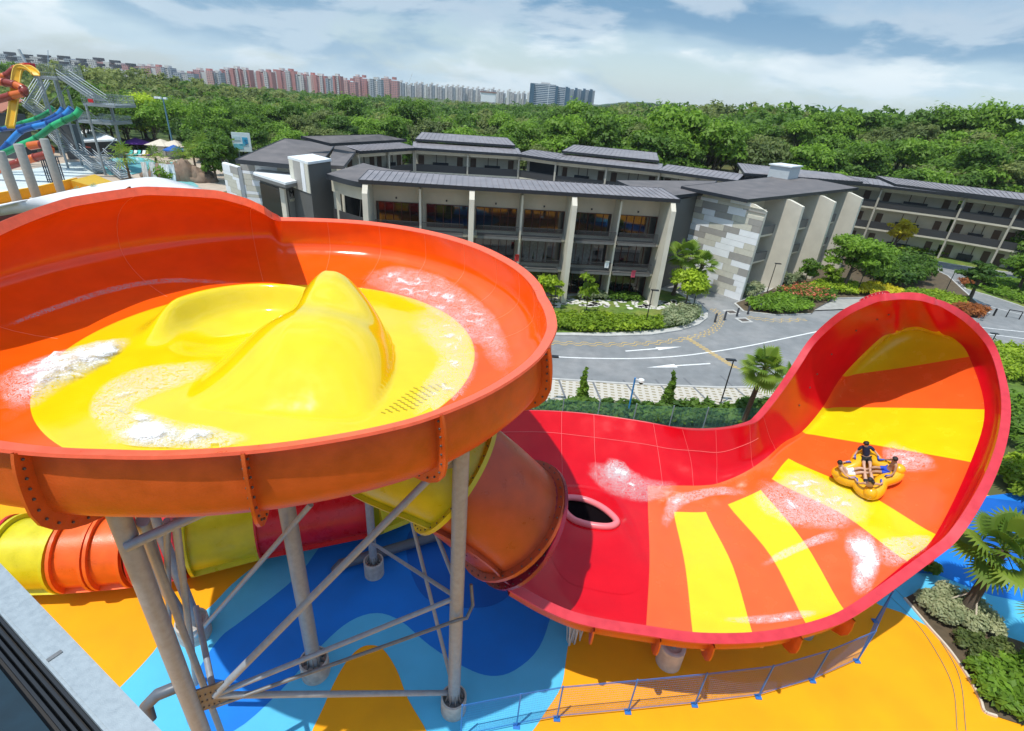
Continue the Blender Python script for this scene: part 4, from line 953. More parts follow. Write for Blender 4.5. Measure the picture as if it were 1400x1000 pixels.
mb = MB(); c0 = [at(x, y, 11.2) for x, y in [(1020, 240), (1170, 250), (1150, 241), (1012, 228)]]; mb.prism([(p.x, p.y) for p in c0], 0, 11.2); mb.build('wall', BEIGE, r_)
# ---------------------------------------------------------------- entrance block and hipped wing
hb = thing('hotel_wing', V((-32, 74, 0)), 'hotel wing with dark hipped roof and grey and white checkered wall beside the entrance tower', 'hotel wing')
hp = [at(325, 215.5, 10.9), at(397, 224, 10.9), at(430, 232, 10.9), at(448, 236, 10.9)]
q0, q1 = at(326, 217, 10.6), at(396, 226, 10.6)
mb = MB(); back = [at(462, 199, 11.2), at(390, 188, 12.6)]
rf = [at(322, 218.5, 10.9), at(397, 225.5, 10.9), at(438, 225, 10.9), at(459, 197, 11.8), at(390, 189.5, 12.4)]
mb.prism([(p.x, p.y) for p in rf], [p.z-.45 for p in rf], [p.z for p in rf]); ro = mb.build('roof', ROOFD, hb)
mb = MB()
for i in range(5): mb.bar(rf[i]+V((0, 0, -.2)), rf[(i+1) % 5]+V((0, 0, -.2)), .12, .5)
mb.build('fascia', FASC, ro)
rr = [at(447, 226, 11.2), at(470, 227, 11.2), at(489, 203, 11.2), at(459, 197, 11.9)]
mb = MB(); mb.prism([(p.x, p.y) for p in rr], [p.z-.4 for p in rr], [p.z for p in rr]); mb.build('side_roof', ROOFD, hb)
ur = [at(452, 196.5, 12.6), at(556, 191, 12.6), at(520, 184, 13.4), at(411, 186.5, 13.4)]
seam_roof('upper_roof', ur, hb, ROOFD, ribs=False)
mb = MB(); g0, g1 = at(328, 222, 10.3), at(400, 229, 10.3); u_ = (g1-g0); u_.z = 0; L_ = u_.length; u_.normalize(); n_ = V((u_.y, -u_.x, 0)); M3 = Matrix((u_, n_, V((0, 0, 1)))).transposed()
mb.box(V((g0.x, g0.y, 5.2))+u_*(L_/2)-n_*6.0, (L_, 11.9, 10.4), M=M3); mb.build('wall', BEIGE, hb)
checker(lambda mb, a, b, z0, z1: mb.box(V((g0.x, g0.y, (z0+z1)/2))+u_*((a+b)/2)+n_*.0, (b-a, .1, z1-z0), M=M3), L_, 10.3, hb, 11)
h0, h1 = at(306, 223, 9.9), at(329, 232, 9.2)
mb = MB(); m3b = at(306, 223, 9.7); mb.bar(V((m3b.x, m3b.y, 4.9)), V((g0.x, g0.y, 4.9))+n_*.3, .4, 9.8); mb.build('end_blade', CL_W, hb)
u2 = (V((g0.x, g0.y, 0))+n_*.3-V((m3b.x, m3b.y, 0))); l2 = u2.length; u2.normalize(); n2 = V((u2.y, -u2.x, 0)); M4 = Matrix((u2, n2, V((0, 0, 1)))).transposed()
checker(lambda mb, a, b, z0, z1: mb.box(V((m3b.x, m3b.y, (z0+z1)/2))+u2*((a+b)/2)+n2*.24, (b-a, .06, z1-z0), M=M4), l2, 9.7, hb, 23)
et = thing('entrance_tower', at(422, 300, 5), 'grey entrance tower with white flat roof slabs and dark lettering', 'building')
cz = 9.7; cn = [at(303, 0, 0)]
slab = [at(346, 236.5, cz), at(390, 250, cz), at(424, 243.5, cz), at(420, 230, cz), at(352, 232, cz)]
mb = MB(); mb.prism([(p.x, p.y) for p in slab], cz-.35, cz); cs = mb.build('canopy_roof', WHITER, et)
mb = MB()
for i in range(5):
    mb.bar(slab[i]+V((0, 0, -.42)), slab[(i+1) % 5]+V((0, 0, -.42)), .1, .35)
mb.build('fascia', BALS, cs)
cw = [at(354, 240, cz-.4), at(389, 250.5, cz-.4), at(420, 246, cz-.4), at(420, 234, cz-.4), at(360, 234, cz-.4)]
mb = MB(); mb.prism([(p.x, p.y) for p in cw], 0, cz-.4); mb.build('lobby_wall', GREYW, et)
dA, dB = cw[0], cw[1]; ud = (dB-dA); ud.z = 0; ll = ud.length; ud.normalize(); nd = V((ud.y, -ud.x, 0)); M5 = Matrix((ud, nd, V((0, 0, 1)))).transposed()
mb = MB(); mb.box(V((dA.x, dA.y, 4.3))+ud*(ll*.40)+nd*.05, (ll*.78, .1, 8.4), M=M5); mb.build('dark_recess_panel', mat('recess_black', (.015, .018, .022), .35), et)  # flat black panel paints the shade of the recess under the canopy
mb = MB(); mb.box(V((dA.x, dA.y, 4.3))+ud*(ll*.92)+nd*.1, (ll*.17, .24, 8.7), M=M5); mb.build('corner_column', BEIGE_L, et)
eA, eB = cw[1], cw[2]; ue = (eB-eA); ue.z = 0; le = ue.length; ue.normalize(); ne = V((ue.y, -ue.x, 0)); M6 = Matrix((ue, ne, V((0, 0, 1)))).transposed()
for f, wd in ((.20, .26), (.80, .24)):
    mb = MB(); mb.box(V((eA.x, eA.y, 4.6))+ue*(le*f)+ne*.05, (le*wd, .08, 7.6), M=M6); mb.build('wall_stripe', mat('grey_stripe', (.24, .245, .23), .85, nz=.05), et)
tz = 12.1; tp_ = [at(393, 214, tz), at(421, 222, tz), at(453, 217.5, tz), at(427, 210.5, tz)]
mb = MB(); mb.prism([(p.x, p.y) for p in tp_], tz-.25, tz); mb.build('tower_roof', WHITER, et)
ct = sum(tp_, V((0, 0, 0)))/4; ti = [ct+(p-ct)*.95 for p in tp_]
mb = MB(); mb.prism([(p.x, p.y) for p in ti], 0, tz-.25); mb.build('tower_wall', GREYW, et)
lA, lB = ti[0], ti[1]; ul = (lB-lA); ul.z = 0; ln = ul.length; ul.normalize(); nl = V((ul.y, -ul.x, 0)); M7 = Matrix((ul, nl, V((0, 0, 1)))).transposed()
for i, (f, wd, m_) in enumerate([(.12, .22, CL_K), (.42, .36, CL_T), (.70, .18, CL_W), (.90, .18, CL_K)]):
    mb = MB(); mb.box(V((lA.x, lA.y, 10.3))+ul*(ln*f)+nl*.05, (ln*wd, .08, 3.1), M=M7); mb.build('wall_stripe', m_, et)
def text3d(s, size, P, ux, uz, m, parent, name='lettering', ext=.03):
    cu = bpy.data.curves.new(name, 'FONT'); cu.body = s; cu.size = size; cu.extrude = ext; cu.align_x = 'LEFT'
    o = bpy.data.objects.new(name, cu); COL.objects.link(o); bpy.context.view_layer.update()
    me = bpy.data.meshes.new_from_object(o.evaluated_get(bpy.context.evaluated_depsgraph_get())); bpy.data.objects.remove(o); bpy.data.curves.remove(cu)
    me.materials.clear(); me.materials.append(m); o = bpy.data.objects.new(name, me); COL.objects.link(o)
    un = ux.cross(uz); o.matrix_world = Matrix(((ux.x, uz.x, un.x, P.x), (ux.y, uz.y, un.y, P.y), (ux.z, uz.z, un.z, P.z), (0, 0, 0, 1)))
    if parent:
        o.parent = parent; base = V((0, 0, 0)); r = parent
        while r: base += r.location; r = r.parent
        o.location = P-base
    return o
text3d('Mangrove', 1.0, V((eA.x, eA.y, 7.75))+ue*.35+ne*.14, ue, V((0, 0, 1)), mat('sign_black', (.006, .006, .007), .5), et)
text3d('WALK', .5, V((eA.x, eA.y, 7.15))+ue*.35+ne*.14, ue, V((0, 0, 1)), mat('sign_cream', (.7, .66, .5), .5), et)
# curved balcony between tower and front wing
cb = thing('curved_balcony', at(480, 300, 4), 'dark curved balcony with planted shelf between the entrance tower and the beige wing', 'balcony')
arc = crom([at(446, 238, 10.9), at(470, 245, 10.9), at(495, 250, 10.9), at(518, 251, 10.9)], 6)
bk = [p+V((1.5, 9, .3)) for p in arc]
mb = MB(); mb.grid([[p+V((0, 0, -.45)), p, q, q+V((0, 0, -.45))] for p, q in zip(arc, bk)]); mb.build('roof', ROOFD, cb)
mb = MB(); mb.grid([[p+V((0, -.05, -.5)), p+V((0, -.05, .04))] for p in arc]); mb.build('fascia', FASC, cb, solid=.06)
ins = [p+V((.15, 1.2, 0)) for p in arc]
mb = MB(); mb.grid([[V((p.x, p.y, 10.4)), V((p.x, p.y, 8.9))] for p in ins]); mb.build('lintel_band', BEIGE, cb, solid=.2)
mb = MB(); mb.grid([[V((p.x, p.y-.2, 7.0)), V((p.x, p.y-.2, 5.2))] for p in ins]); mb.build('parapet', RAILD, cb, solid=.12)
mb = MB(); mb.grid([[V((p.x, p.y-.4, 5.2)), V((p.x, p.y+3, 5.2))] for p in ins]); mb.build('floor_slab', WHITER, cb, solid=.3)
mb = MB(); mb.grid([[V((p.x+.3, p.y+3.2, 0)), V((p.x+.3, p.y+3.2, 10.4))] for p in ins]); mb.build('rear_glass', GLASS, cb, solid=.2)
mb = MB()
for k in (6, 12): p = ins[k]; mb.tube([V((p.x, p.y+2.6, 5.3)), V((p.x+.5, p.y+2.8, 9.6))], .05, 6)
mb.build('strut', STEELW, cb)
mb = MB(); p = ins[2]; mb.box(V((p.x, p.y, 4.6)), (.5, .5, 9.2)); mb.build('column', BEIGE, cb)
# ---------------------------------------------------------------- guests on the far gallery
def stander(P, face, label, top, legs, skin, sit=False):
    c, s = math.cos(face), math.sin(face); f = V((c, s, 0)); r = V((s, -c, 0)); u = V((0, 0, 1))
    L = lambda x, y, z: f*x+r*y+u*z
    root = thing('person', P, label, 'person', 'guests on the far gallery')
    N = [(L(0, 0, .92), .14), (L(0, 0, 1.1), .13), (L(.01, 0, 1.3), (.17, .12)), (L(0, 0, 1.45), .09), (L(0, 0, 1.53), .055), (L(.01, 0, 1.62), .09), (L(.01, 0, 1.71), .08)]; E_ = [(i, i+1) for i in range(6)]
    for sg in (-1, 1):
        pr = 0
        for p, q in [(L(0, sg*.1, .86), .10), (L(.04, sg*.1, .48), .07), (L(0, sg*.1, .09), .05), (L(.12, sg*.1, .05), .04)]: N.append((p, q)); E_.append((pr, len(N)-1)); pr = len(N)-1
        pr = 3
        for p, q in [(L(0, sg*.19, 1.42), .06), (L(-.02, sg*.26, 1.14), .045), (L(.12, sg*.25, .93), .035), (L(.17, sg*.24, .87), .03)]: N.append((p, q)); E_.append((pr, len(N)-1)); pr = len(N)-1
        hd = pr
        for g in range(4): N.append((L(.20, sg*(.24+.018*(g-1.5)), .81-.004*g), .01)); E_.append((hd, len(N)-1))
        N.append((L(.2, sg*.2, .86), .011)); E_.append((hd, len(N)-1))
    skin_mesh('body', N, E_, skin, root, sub=1)
    N2 = [(L(0, 0, .95), .16), (L(0, 0, 1.15), .155), (L(.01, 0, 1.33), (.19, .14)), (L(0, 0, 1.44), .11)]; E2 = [(0, 1), (1, 2), (2, 3)]
    for sg in (-1, 1): N2 += [(L(0, sg*.2, 1.42), .075), (L(-.01, sg*.235, 1.24), .065)]; q = len(N2); E2 += [(3, q-2), (q-2, q-1)]
    skin_mesh('shirt', N2, E2, top, root, sub=1)
    N3 = [(L(0, 0, .93), .155)]; E3 = []
    for sg in (-1, 1): N3 += [(L(0, sg*.1, .84), .12), (L(.03, sg*.1, .5), .09)]; q = len(N3); E3 += [(0, q-2), (q-2, q-1)]
    skin_mesh('trousers', N3, E3, legs, root, sub=1)
    mb = MB(); mb.ball(L(-.01, 0, 1.73), .1, 8, (1, 1, .85)); loc_build(mb, 'hair', HAIR, root)
    mb = MB(); mb.ball(L(.10, 0, 1.66), .018, 6); loc_build(mb, 'nose', skin, root)
    return root
SKYB = mat('sky_blue_shirt', (.25, .38, .70), .8); TEALC = mat('teal_shirt', (.04, .30, .38), .8)
for (x, y, lab, tp, lg) in [(889, 253, 'guest in pale blue shirt leaning on the far gallery beside the cream column', SKYB, NAVY), (897, 253, 'guest in white shirt behind the pale blue one on the far gallery', WHITEC, BLACKC), (911, 254, 'guest in teal top on the far gallery past the cream column', TEALC, BLACKC), (937, 257, 'guest in white top furthest along the far gallery toward the checkered wing', WHITEC, NAVY)]:
    s_ = 2; a_, b_ = ev[2], ev[3]
    if x > 901: a_, b_ = ev[3], ev[4]
    u = (b_-a_); u.z = 0; u.normalize(); n = V((u.y, -u.x, 0)); d = ray(x, y); t = n.dot(V((a_.x, a_.y, 0))-n*.45-CO)/n.dot(d); P = CO+d*t
    stander(V((P.x, P.y, 7.38)), math.atan2(n.y, n.x), lab, tp, lg, SKIN_T)
# ================================================================ vegetation tools
def leaf_mat(name, c1, c2, rough=.55, trans=.45, scale=.5, rnd=.6):
    m = bpy.data.materials.new(name); m.use_nodes = True; nt = m.node_tree; N = nt.nodes; L = nt.links; b = N['Principled BSDF']
    b.inputs['Roughness'].default_value = rough; b.inputs['Specular IOR Level'].default_value = .35
    oi = N.new('ShaderNodeObjectInfo'); at_ = N.new('ShaderNodeAttribute'); at_.attribute_name = 'tint'
    tc = N.new('ShaderNodeTexCoord'); n = N.new('ShaderNodeTexNoise'); n.inputs['Scale'].default_value = scale; n.inputs['Detail'].default_value = 2; L.new(tc.outputs['Object'], n.inputs['Vector'])
    a = N.new('ShaderNodeMath'); a.operation = 'ADD'; L.new(n.outputs[0], a.inputs[0]); L.new(at_.outputs['Fac'], a.inputs[1])
    a2 = N.new('ShaderNodeMath'); a2.operation = 'MULTIPLY_ADD'; L.new(oi.outputs['Random'], a2.inputs[0]); a2.inputs[1].default_value = rnd; L.new(a.outputs[0], a2.inputs[2])
    r = N.new('ShaderNodeMapRange'); r.inputs[1].default_value = .5; r.inputs[2].default_value = 1.5; L.new(a2.outputs[0], r.inputs[0])
    x = N.new('ShaderNodeMix'); x.data_type = 'RGBA'; x.inputs[6].default_value = (*c1, 1); x.inputs[7].default_value = (*c2, 1); L.new(r.outputs[0], x.inputs[0])
    L.new(x.outputs[2], b.inputs['Base Color'])
    t = N.new('ShaderNodeBsdfTranslucent'); L.new(x.outputs[2], t.inputs[0]); mx = N.new('ShaderNodeMixShader'); mx.inputs[0].default_value = trans
    L.new(b.outputs[0], mx.inputs[1]); L.new(t.outputs[0], mx.inputs[2]); L.new(mx.outputs[0], N['Material Output'].inputs[0]); return m
LM = {
 'dark': leaf_mat('leaf_dark', (0.053, 0.122, 0.019), (0.180, 0.325, 0.035)), 'mid': leaf_mat('leaf_mid', (0.096, 0.194, 0.022), (0.286, 0.487, 0.042)),
 'lime': leaf_mat('leaf_lime', (0.203, 0.325, 0.022), (0.574, 0.731, 0.047)), 'olive': leaf_mat('leaf_olive', (0.119, 0.172, 0.047), (0.312, 0.365, 0.095)),
 'silver': leaf_mat('leaf_silver', (0.239, 0.304, 0.152), (0.671, 0.690, 0.419)), 'gold': leaf_mat('leaf_gold', (0.598, 0.487, 0.022), (0.850, 0.812, 0.057)),
 'rust': leaf_mat('leaf_rust', (0.286, 0.101, 0.038), (0.718, 0.264, 0.057)), 'palm': leaf_mat('leaf_palm', (0.132, 0.243, 0.028), (0.383, 0.507, 0.057)), 'flower': leaf_mat('blossom', (.62, .14, .07), (.85, .42, .31), trans=.2)}
BARK = mat('bark', (.11, .085, .06), .9, nz=.25, nscale=6, bump=.5, bscale=25); PBARK = mat('palm_bark', (.10, .075, .055), .95, nz=.3, nscale=9, bump=.6, bscale=30, stretch=(1, 1, 4))
def leaves(C_, R_, n, size, rng, up=.35, shell=.55, flat=1.0, aspect=1.7):
    """n leaf quads through the ellipsoids C_ (k,3) with radii R_ (k,3): returns verts (4n,3), tint (n)"""
    C_ = np.asarray(C_, float); R_ = np.asarray(R_, float)
    if R_.ndim == 1: R_ = np.repeat(R_[:, None], 3, 1)
    w = (R_.prod(1))**(2/3); k = rng.choice(len(C_), n, p=w/w.sum())
    d = rng.normal(size=(n, 3)); d /= np.linalg.norm(d, axis=1)[:, None]
    d[:, 2] = np.where(d[:, 2] < -.35, -d[:, 2]*.6, d[:, 2])
    r = shell+(1-shell)*rng.random(n)**.6; r *= 1+.16*rng.normal(size=n)
    P = C_[k]+d*R_[k]*r[:, None]
    nrm = d+rng.normal(size=(n, 3))*.55+np.array([0, 0, up]); nrm /= np.linalg.norm(nrm, axis=1)[:, None]
    a = np.cross(nrm, rng.normal(size=(n, 3))); a /= np.linalg.norm(a, axis=1)[:, None]; b = np.cross(nrm, a)
    s = size*(.6+.8*rng.random(n))[:, None]; a = a*s*aspect*.5; b = b*s*.5
    vs = np.stack([P-a, P-b*.9, P+a, P+b*.9], 1).reshape(-1, 3)
    tint = .25*(rng.random(n)-.5)+(rng.normal(size=len(C_))*.16)[k]
    return vs, tint
def leaf_obj(name, vs, tint, m, parent=None, shift=None):
    n = len(vs)//4; me = bpy.data.meshes.new(name); off = np.array(shift) if shift is not None else np.zeros(3)
    me.vertices.add(4*n); me.vertices.foreach_set('co', (vs-off).ravel().astype(np.float32)); me.loops.add(4*n); me.loops.foreach_set('vertex_index', np.arange(4*n, dtype=np.int32))
    me.polygons.add(n); me.polygons.foreach_set('loop_start', np.arange(0, 4*n, 4, dtype=np.int32)); me.polygons.foreach_set('loop_total', np.full(n, 4, dtype=np.int32))
    me.update(calc_edges=True); a = me.attributes.new('tint', 'FLOAT', 'FACE'); a.data.foreach_set('value', np.asarray(tint, np.float32)); me.materials.append(m)
    o = bpy.data.objects.new(name, me); COL.objects.link(o); o.location = tuple(off)
    if parent:
        o.parent = parent; o.location = V(tuple(off))-parent.location
    return o
def tree(P, h, cr, m, label, name='tree', seed=0, n=2600, size=.38, trunk=.22, cat='tree', group=None, base=.35, k=26, flatness=.8, lean=(0, 0)):
    rng = np.random.default_rng(seed); P = V(P); root = thing(name, P, label, cat, group); r = random.Random(seed)
    cz = h*(base+1)/2; rz = h*(1-base)/2; C_ = []; R_ = []
    mb = MB(); top = P+V((lean[0], lean[1], h*.62)); mb.tube([P, P+V((lean[0]*.3+.05, lean[1]*.3, h*.22)), P+V((lean[0]*.6-.05, lean[1]*.6, h*.42)), top], [trunk*1.25, trunk, trunk*.75, trunk*.4], 8)
    for i in range(k):
        d = rng.normal(size=3); d /= np.linalg.norm(d); q = (.45+.5*rng.random())
        c = np.array([P.x+lean[0]+d[0]*cr*q, P.y+lean[1]+d[1]*cr*q, P.z+cz+d[2]*rz*q*.9]); s = cr*(.26+.2*rng.random()); C_.append(c); R_.append([s, s, s*flatness])
        if i < 7: mb.tube([P+V((lean[0]*.5, lean[1]*.5, h*(.3+.04*i))), V(c)*.6+(P+V((0, 0, h*.5)))*.4, V(c)], [trunk*.4, trunk*.25, trunk*.1], 5)
    mb.build('trunk', BARK, root, auto=60)
    vs, t = leaves(C_, R_, n, size, rng); leaf_obj('crown', vs, t, m, root, tuple(P)); return root
def bush(px, h, m, label, name='shrub', seed=0, n=900, size=.16, base=0.0, group=None, cat=None, wobble=.25, dens=None):
    """planting bed or hedge filling a ground polygon given in surveyed points"""
    P = [at(x, y, base) for x, y in px]; rng = np.random.default_rng(seed)
    xs = [p.x for p in P]; ys = [p.y for p in P]; pts = []
    def inside(x, y):
        c = False
        for i in range(len(P)):
            a, b = P[i], P[i-1]
            if (a.y > y) != (b.y > y) and x < (b.x-a.x)*(y-a.y)/(b.y-a.y)+a.x: c = not c
        return c
    st = max(.25, h*.55); x = min(xs)
    C_ = []; R_ = []
    for gx in np.arange(min(xs), max(xs)+st, st):
        for gy in np.arange(min(ys), max(ys)+st, st):
            jx, jy = gx+rng.normal()*st*.25, gy+rng.normal()*st*.25
            if inside(jx, jy): C_.append([jx, jy, base+h*(.42+wobble*rng.random())]); R_.append([st*.78, st*.78, h*.52])
    if not C_: C_ = [[sum(xs)/len(xs), sum(ys)/len(ys), base+h*.5]]; R_ = [[h*.6]*3]
    n = max(n, int(len(C_)*(dens or 30))) if dens is not None else n
    vs, t = leaves(C_, R_, n, size, rng, up=.6, shell=.7); vs[:, 2] = np.maximum(vs[:, 2], base+.01)
    o = leaf_obj(name, vs, t, m, None, (sum(xs)/len(xs), sum(ys)/len(ys), base)); return tag(o, label, cat or ('hedge' if name == 'hedge' else 'shrub'), group)
def fan_palm(P, h, label, seed=0, nl=22, r=1.5, lean=(0, 0), group=None, seg=21, trunk=.2, m='palm', props=False):
    rnd = random.Random(seed); P = V(P); root = thing('palm_tree', P, label, 'palm tree', group); top = P+V((lean[0], lean[1], h))
    mb = MB(); pts = [P, P+V((lean[0]*.25, lean[1]*.25, h*.35)), P+V((lean[0]*.6, lean[1]*.6, h*.7)), top]; mb.tube(crom(pts, 5), np.interp(np.linspace(0, 1, 16), [0, .1, 1], [trunk*1.5, trunk*1.1, trunk*.85]), 12)
    mb.build('trunk', PBARK, root, auto=60); mb = MB()
    for i in range(16):   # old leaf bases below the crown
        a = rnd.uniform(0, 2*PI); z = rnd.uniform(.0, .8); d = V((math.cos(a), math.sin(a), 0)); mb.tube([top-V((0, 0, z))+d*trunk*.7, top-V((0, 0, z-.22))+d*(trunk+.12)], [.05, .02], 5)
    mb.build('leaf_bases', PBARK, root)
    for i in range(nl):
        el = math.radians(78-118*(i/nl)**.9+rnd.uniform(-7, 7)); az = i*2.399+rnd.uniform(-.3, .3); d = V((math.cos(az)*math.cos(el), math.sin(az)*math.cos(el), math.sin(el)))
        pl = r*rnd.uniform(.75, 1.0); c = top+d*pl*.75+V((0, 0, -.12*pl*math.cos(el))); mb = MB(); mb.tube([top, top.lerp(c, .5)+V((0, 0, .05)), c], [.035, .025, .02], 5)
        s = d.cross(V((0, 0, 1))); s = s.normalized() if s.length > .05 else V((1, 0, 0)); nn = s.cross(d).normalized()
        for q in range(seg):
            an = lerp(-2.05, 2.05, q/(seg-1)); e = d*math.cos(an)+s*math.sin(an); L_ = pl*.80*(1-.18*abs(an)/2)
            w = e.cross(nn).normalized()*L_*.08; dr = V((0, 0, -1))
            tip = c+e*L_+dr*L_*.20+nn*.06*L_*math.cos(an*3); md = c+e*L_*.55+nn*.05*L_
            mb.add([c, md-w, md+w, tip], [(0, 1, 2), (1, 3, 2)])
        mb.build('frond', LM[m], root)
    if props:
        for k in range(3):
            a = k*2.1+.4; mb = MB(); mb.tube([P+V((math.cos(a)*1.1, math.sin(a)*1.1, 0)), pts[0].lerp(top, .42)], .035, 6); mb.build('timber_prop', mat('pale_prop', (.55, .48, .38), .8), root)
    return root
# ================================================================ ground, road, kerbs
ASPH = mat('asphalt', (.20, .21, .215), .85, nz=.12, nscale=1.2, bump=.15, bscale=60, col2=(.26, .262, .262), c2scale=.22); KERB = mat('kerb_concrete', (.46, .46, .44), .8, nz=.12, nscale=2)
PAVE = mat('paving', (.34, .335, .31), .85, nz=.12, nscale=1.5); WPAINT = mat('white_road_paint', (.74, .75, .74), .7, nz=.12, nscale=4); YPAINT = mat('yellow_road_paint', (.55, .38, .12), .7, nz=.15, nscale=4)
GRASS = mat('lawn_grass', (.10, .17, .022), .9, nz=.3, nscale=2, bump=.5, bscale=30, col2=(.17, .20, .035), c2scale=.35); SOIL = mat('planting_soil', (.10, .075, .045), .95, nz=.3, nscale=3)
EARTH = mat('ground_green', (.05, .085, .018), .95, nz=.4, nscale=.15, bump=.3, bscale=3, col2=(.10, .10, .035), c2scale=.03)
def terr(x, y):
    d = math.hypot(x, y); h = 4.0*sstep(125, 260, d)*sstep(-80, 60, x)
    h += 6.0*sstep(35, 110, x)*sstep(128, 190, d)*(1-sstep(420, 800, d)); h += 9*math.exp(-((x+225)/75)**2-((y-285)/60)**2); h += 0
    h -= 2.5*sstep(-30, -140, x)*(1-sstep(200, 300, d))*0
    return h
mb = MB(); G = []
rad = [0, 40, 80, 110, 125]+[125+12*1.13**k for k in range(1, 36)]+[1500, 2500, 4200, 7000]
for r in rad: G.append([V((r*math.sin(a), r*math.cos(a), terr(r*math.sin(a), r*math.cos(a))-.0)) for a in [2*PI*j/120 for j in range(120)]])
mb.grid(G, True); struct(mb.build('ground', EARTH, smooth=True))
def psheet(name, px, z, m): return sheet(name, px, z, m)
def flat(name, pts, z, m):
    mb = MB(); mb.poly([V((p[0], p[1], z)) for p in pts]); o = mb.build(name, m)
    bm = bmesh.new(); bm.from_mesh(o.data); bmesh.ops.triangulate(bm, faces=bm.faces[:]); bm.normal_update()
    for f in bm.faces:
        if f.normal.z < 0: f.normal_flip()
    bm.to_mesh(o.data); bm.free(); return struct(o)
flat('road', [(-22, 35.2), (-4, 36.2), (9, 36.6), (17, 37.2), (24, 38.4), (34, 41), (60, 47), (90, 52), (140, 60), (140, 118), (95, 112), (72, 101), (60, 96), (44, 72), (30, 60.5), (20, 66), (14, 62), (10, 47), (-22, 47)], .008, ASPH)
flat('paving', [(-45, 47), (-45, 115), (-60, 125), (45, 112), (60, 96), (44, 72), (30, 61), (18, 67), (0, 48)], .004, PAVE)
def island(name, px, m, kw=.22, h=.13, smooth=0, base=0.0):
    P = [at(x, y, 0) for x, y in px]
    if smooth: P = crom(P, smooth, True)
    c = sum(P, V((0, 0, 0)))/len(P); poly = [(p.x, p.y) for p in P]
    mb = MB(); mb.prism(poly, 0, h); o = struct(mb.build('kerb', KERB))
    I = [p+(c-p).normalized()*kw for p in P]; mb = MB(); mb.poly([V((p.x, p.y, h+.006)) for p in I]); o2 = struct(mb.build(name, m))
    for o_ in (o, o2):
        bm = bmesh.new(); bm.from_mesh(o_.data); bmesh.ops.triangulate(bm, faces=bm.faces[:]); bmesh.ops.recalc_face_normals(bm, faces=bm.faces[:])
        if o_ is o2:
            for f in bm.faces:
                if f.normal.z < 0: f.normal_flip()
        bm.to_mesh(o_.data); bm.free()
    return o2
island('lawn', [(600, 452), (700, 459), (760, 459.5), (830, 461), (890, 459), (930, 453), (955, 445), (967, 436), (968, 428), (955, 415), (935, 402), (905, 395), (760, 405), (600, 395)], GRASS, kw=.9)
island('planting_bed', [(1003, 416), (1015, 427), (1060, 432), (1108, 430.5), (1113, 424), (1140, 409), (1190, 408), (1235, 417), (1290, 428), (1338, 438), (1354, 429), (1338, 415), (1318, 398), (1296, 378), (1262, 362), (1225, 352), (1190, 345), (1135, 352), (1090, 374), (1050, 398)], SOIL, kw=.3)
flat('paving', [tuple(at(x, y)[:2]) for x, y in [(1112, 426), (1142, 411), (1195, 410), (1232, 418), (1336, 440), (1300, 436), (1230, 428), (1160, 424)]], .15, PAVE)
island('planting_bed', [(1310, 386), (1330, 381), (1370, 380), (1420, 382), (1500, 390), (1500, 455), (1420, 430), (1390, 418), (1350, 405), (1318, 396)], GRASS, kw=.3)
island('planting_bed', [(1215, 345), (1250, 352), (1300, 362), (1350, 370), (1420, 378), (1500, 385), (1500, 352), (1400, 345), (1300, 336), (1225, 332)], GRASS, kw=.3)
island('planting_bed', [(1300, 470), (1345, 474), (1420, 486), (1520, 500), (1520, 560), (1420, 560), (1330, 520)], GRASS, kw=.3)
# grass pavers in the parking strip
gp = bpy.data.materials.new('grass_paver'); gp.use_nodes = True; _n = gp.node_tree.nodes; _l = gp.node_tree.links; _b = _n['Principled BSDF']; _b.inputs['Roughness'].default_value = .9
_tc = _n.new('ShaderNodeTexCoord'); _br = _n.new('ShaderNodeTexBrick'); _br.offset = 0; _br.inputs['Scale'].default_value = 1.0; _br.inputs['Brick Width'].default_value = .55; _br.inputs['Row Height'].default_value = .42; _br.inputs['Mortar Size'].default_value = .13; _br.inputs['Mortar Smooth'].default_value = .1
_br.inputs['Color1'].default_value = (.24, .20, .115, 1); _br.inputs['Color2'].default_value = (.30, .26, .16, 1); _br.inputs['Mortar'].default_value = (.50, .47, .41, 1)
_mp = _n.new('ShaderNodeMapping'); _mp.inputs['Rotation'].default_value = (0, 0, .08); _l.new(_tc.outputs['Object'], _mp.inputs[0]); _l.new(_mp.outputs[0], _br.inputs['Vector']); _l.new(_br.outputs[0], _b.inputs['Base Color'])
PV = [(-14, 35.0), (-4, 36.0), (9, 36.4), (17, 37.0), (24, 38.2), (34, 40.8), (36, 37.2), (26, 34.4), (17, 33.0), (9, 32.4), (-4, 32.0), (-14, 31.2)]
flat('parking_paving', PV, .016, gp)
mb = MB()
for (a, b) in [((764, 520), (776, 553)), ((809, 519), (824, 554)), ((852, 520), (880, 556)), ((896, 519), (928, 556)), ((935, 517), (975, 556)), ((985, 514), (1030, 552)), ((725, 516), (732, 552)), ((1032, 510), (1080, 545))]:
    mb.bar(at(*a)+V((0, 0, .022)), at(*b)+V((0, 0, .022)), .16, .012)
struct(mb.build('bay_line', mat('bay_line_grey', (.16, .17, .18), .8)))
mb = MB(); kp = [V((x, y+.12, 0)) for x, y in PV[:6]]
for a, b in zip(kp[:-1], kp[1:]): mb.bar(a+V((0, 0, .03)), b+V((0, 0, .03)), .22, .08)
struct(mb.build('kerb', KERB))
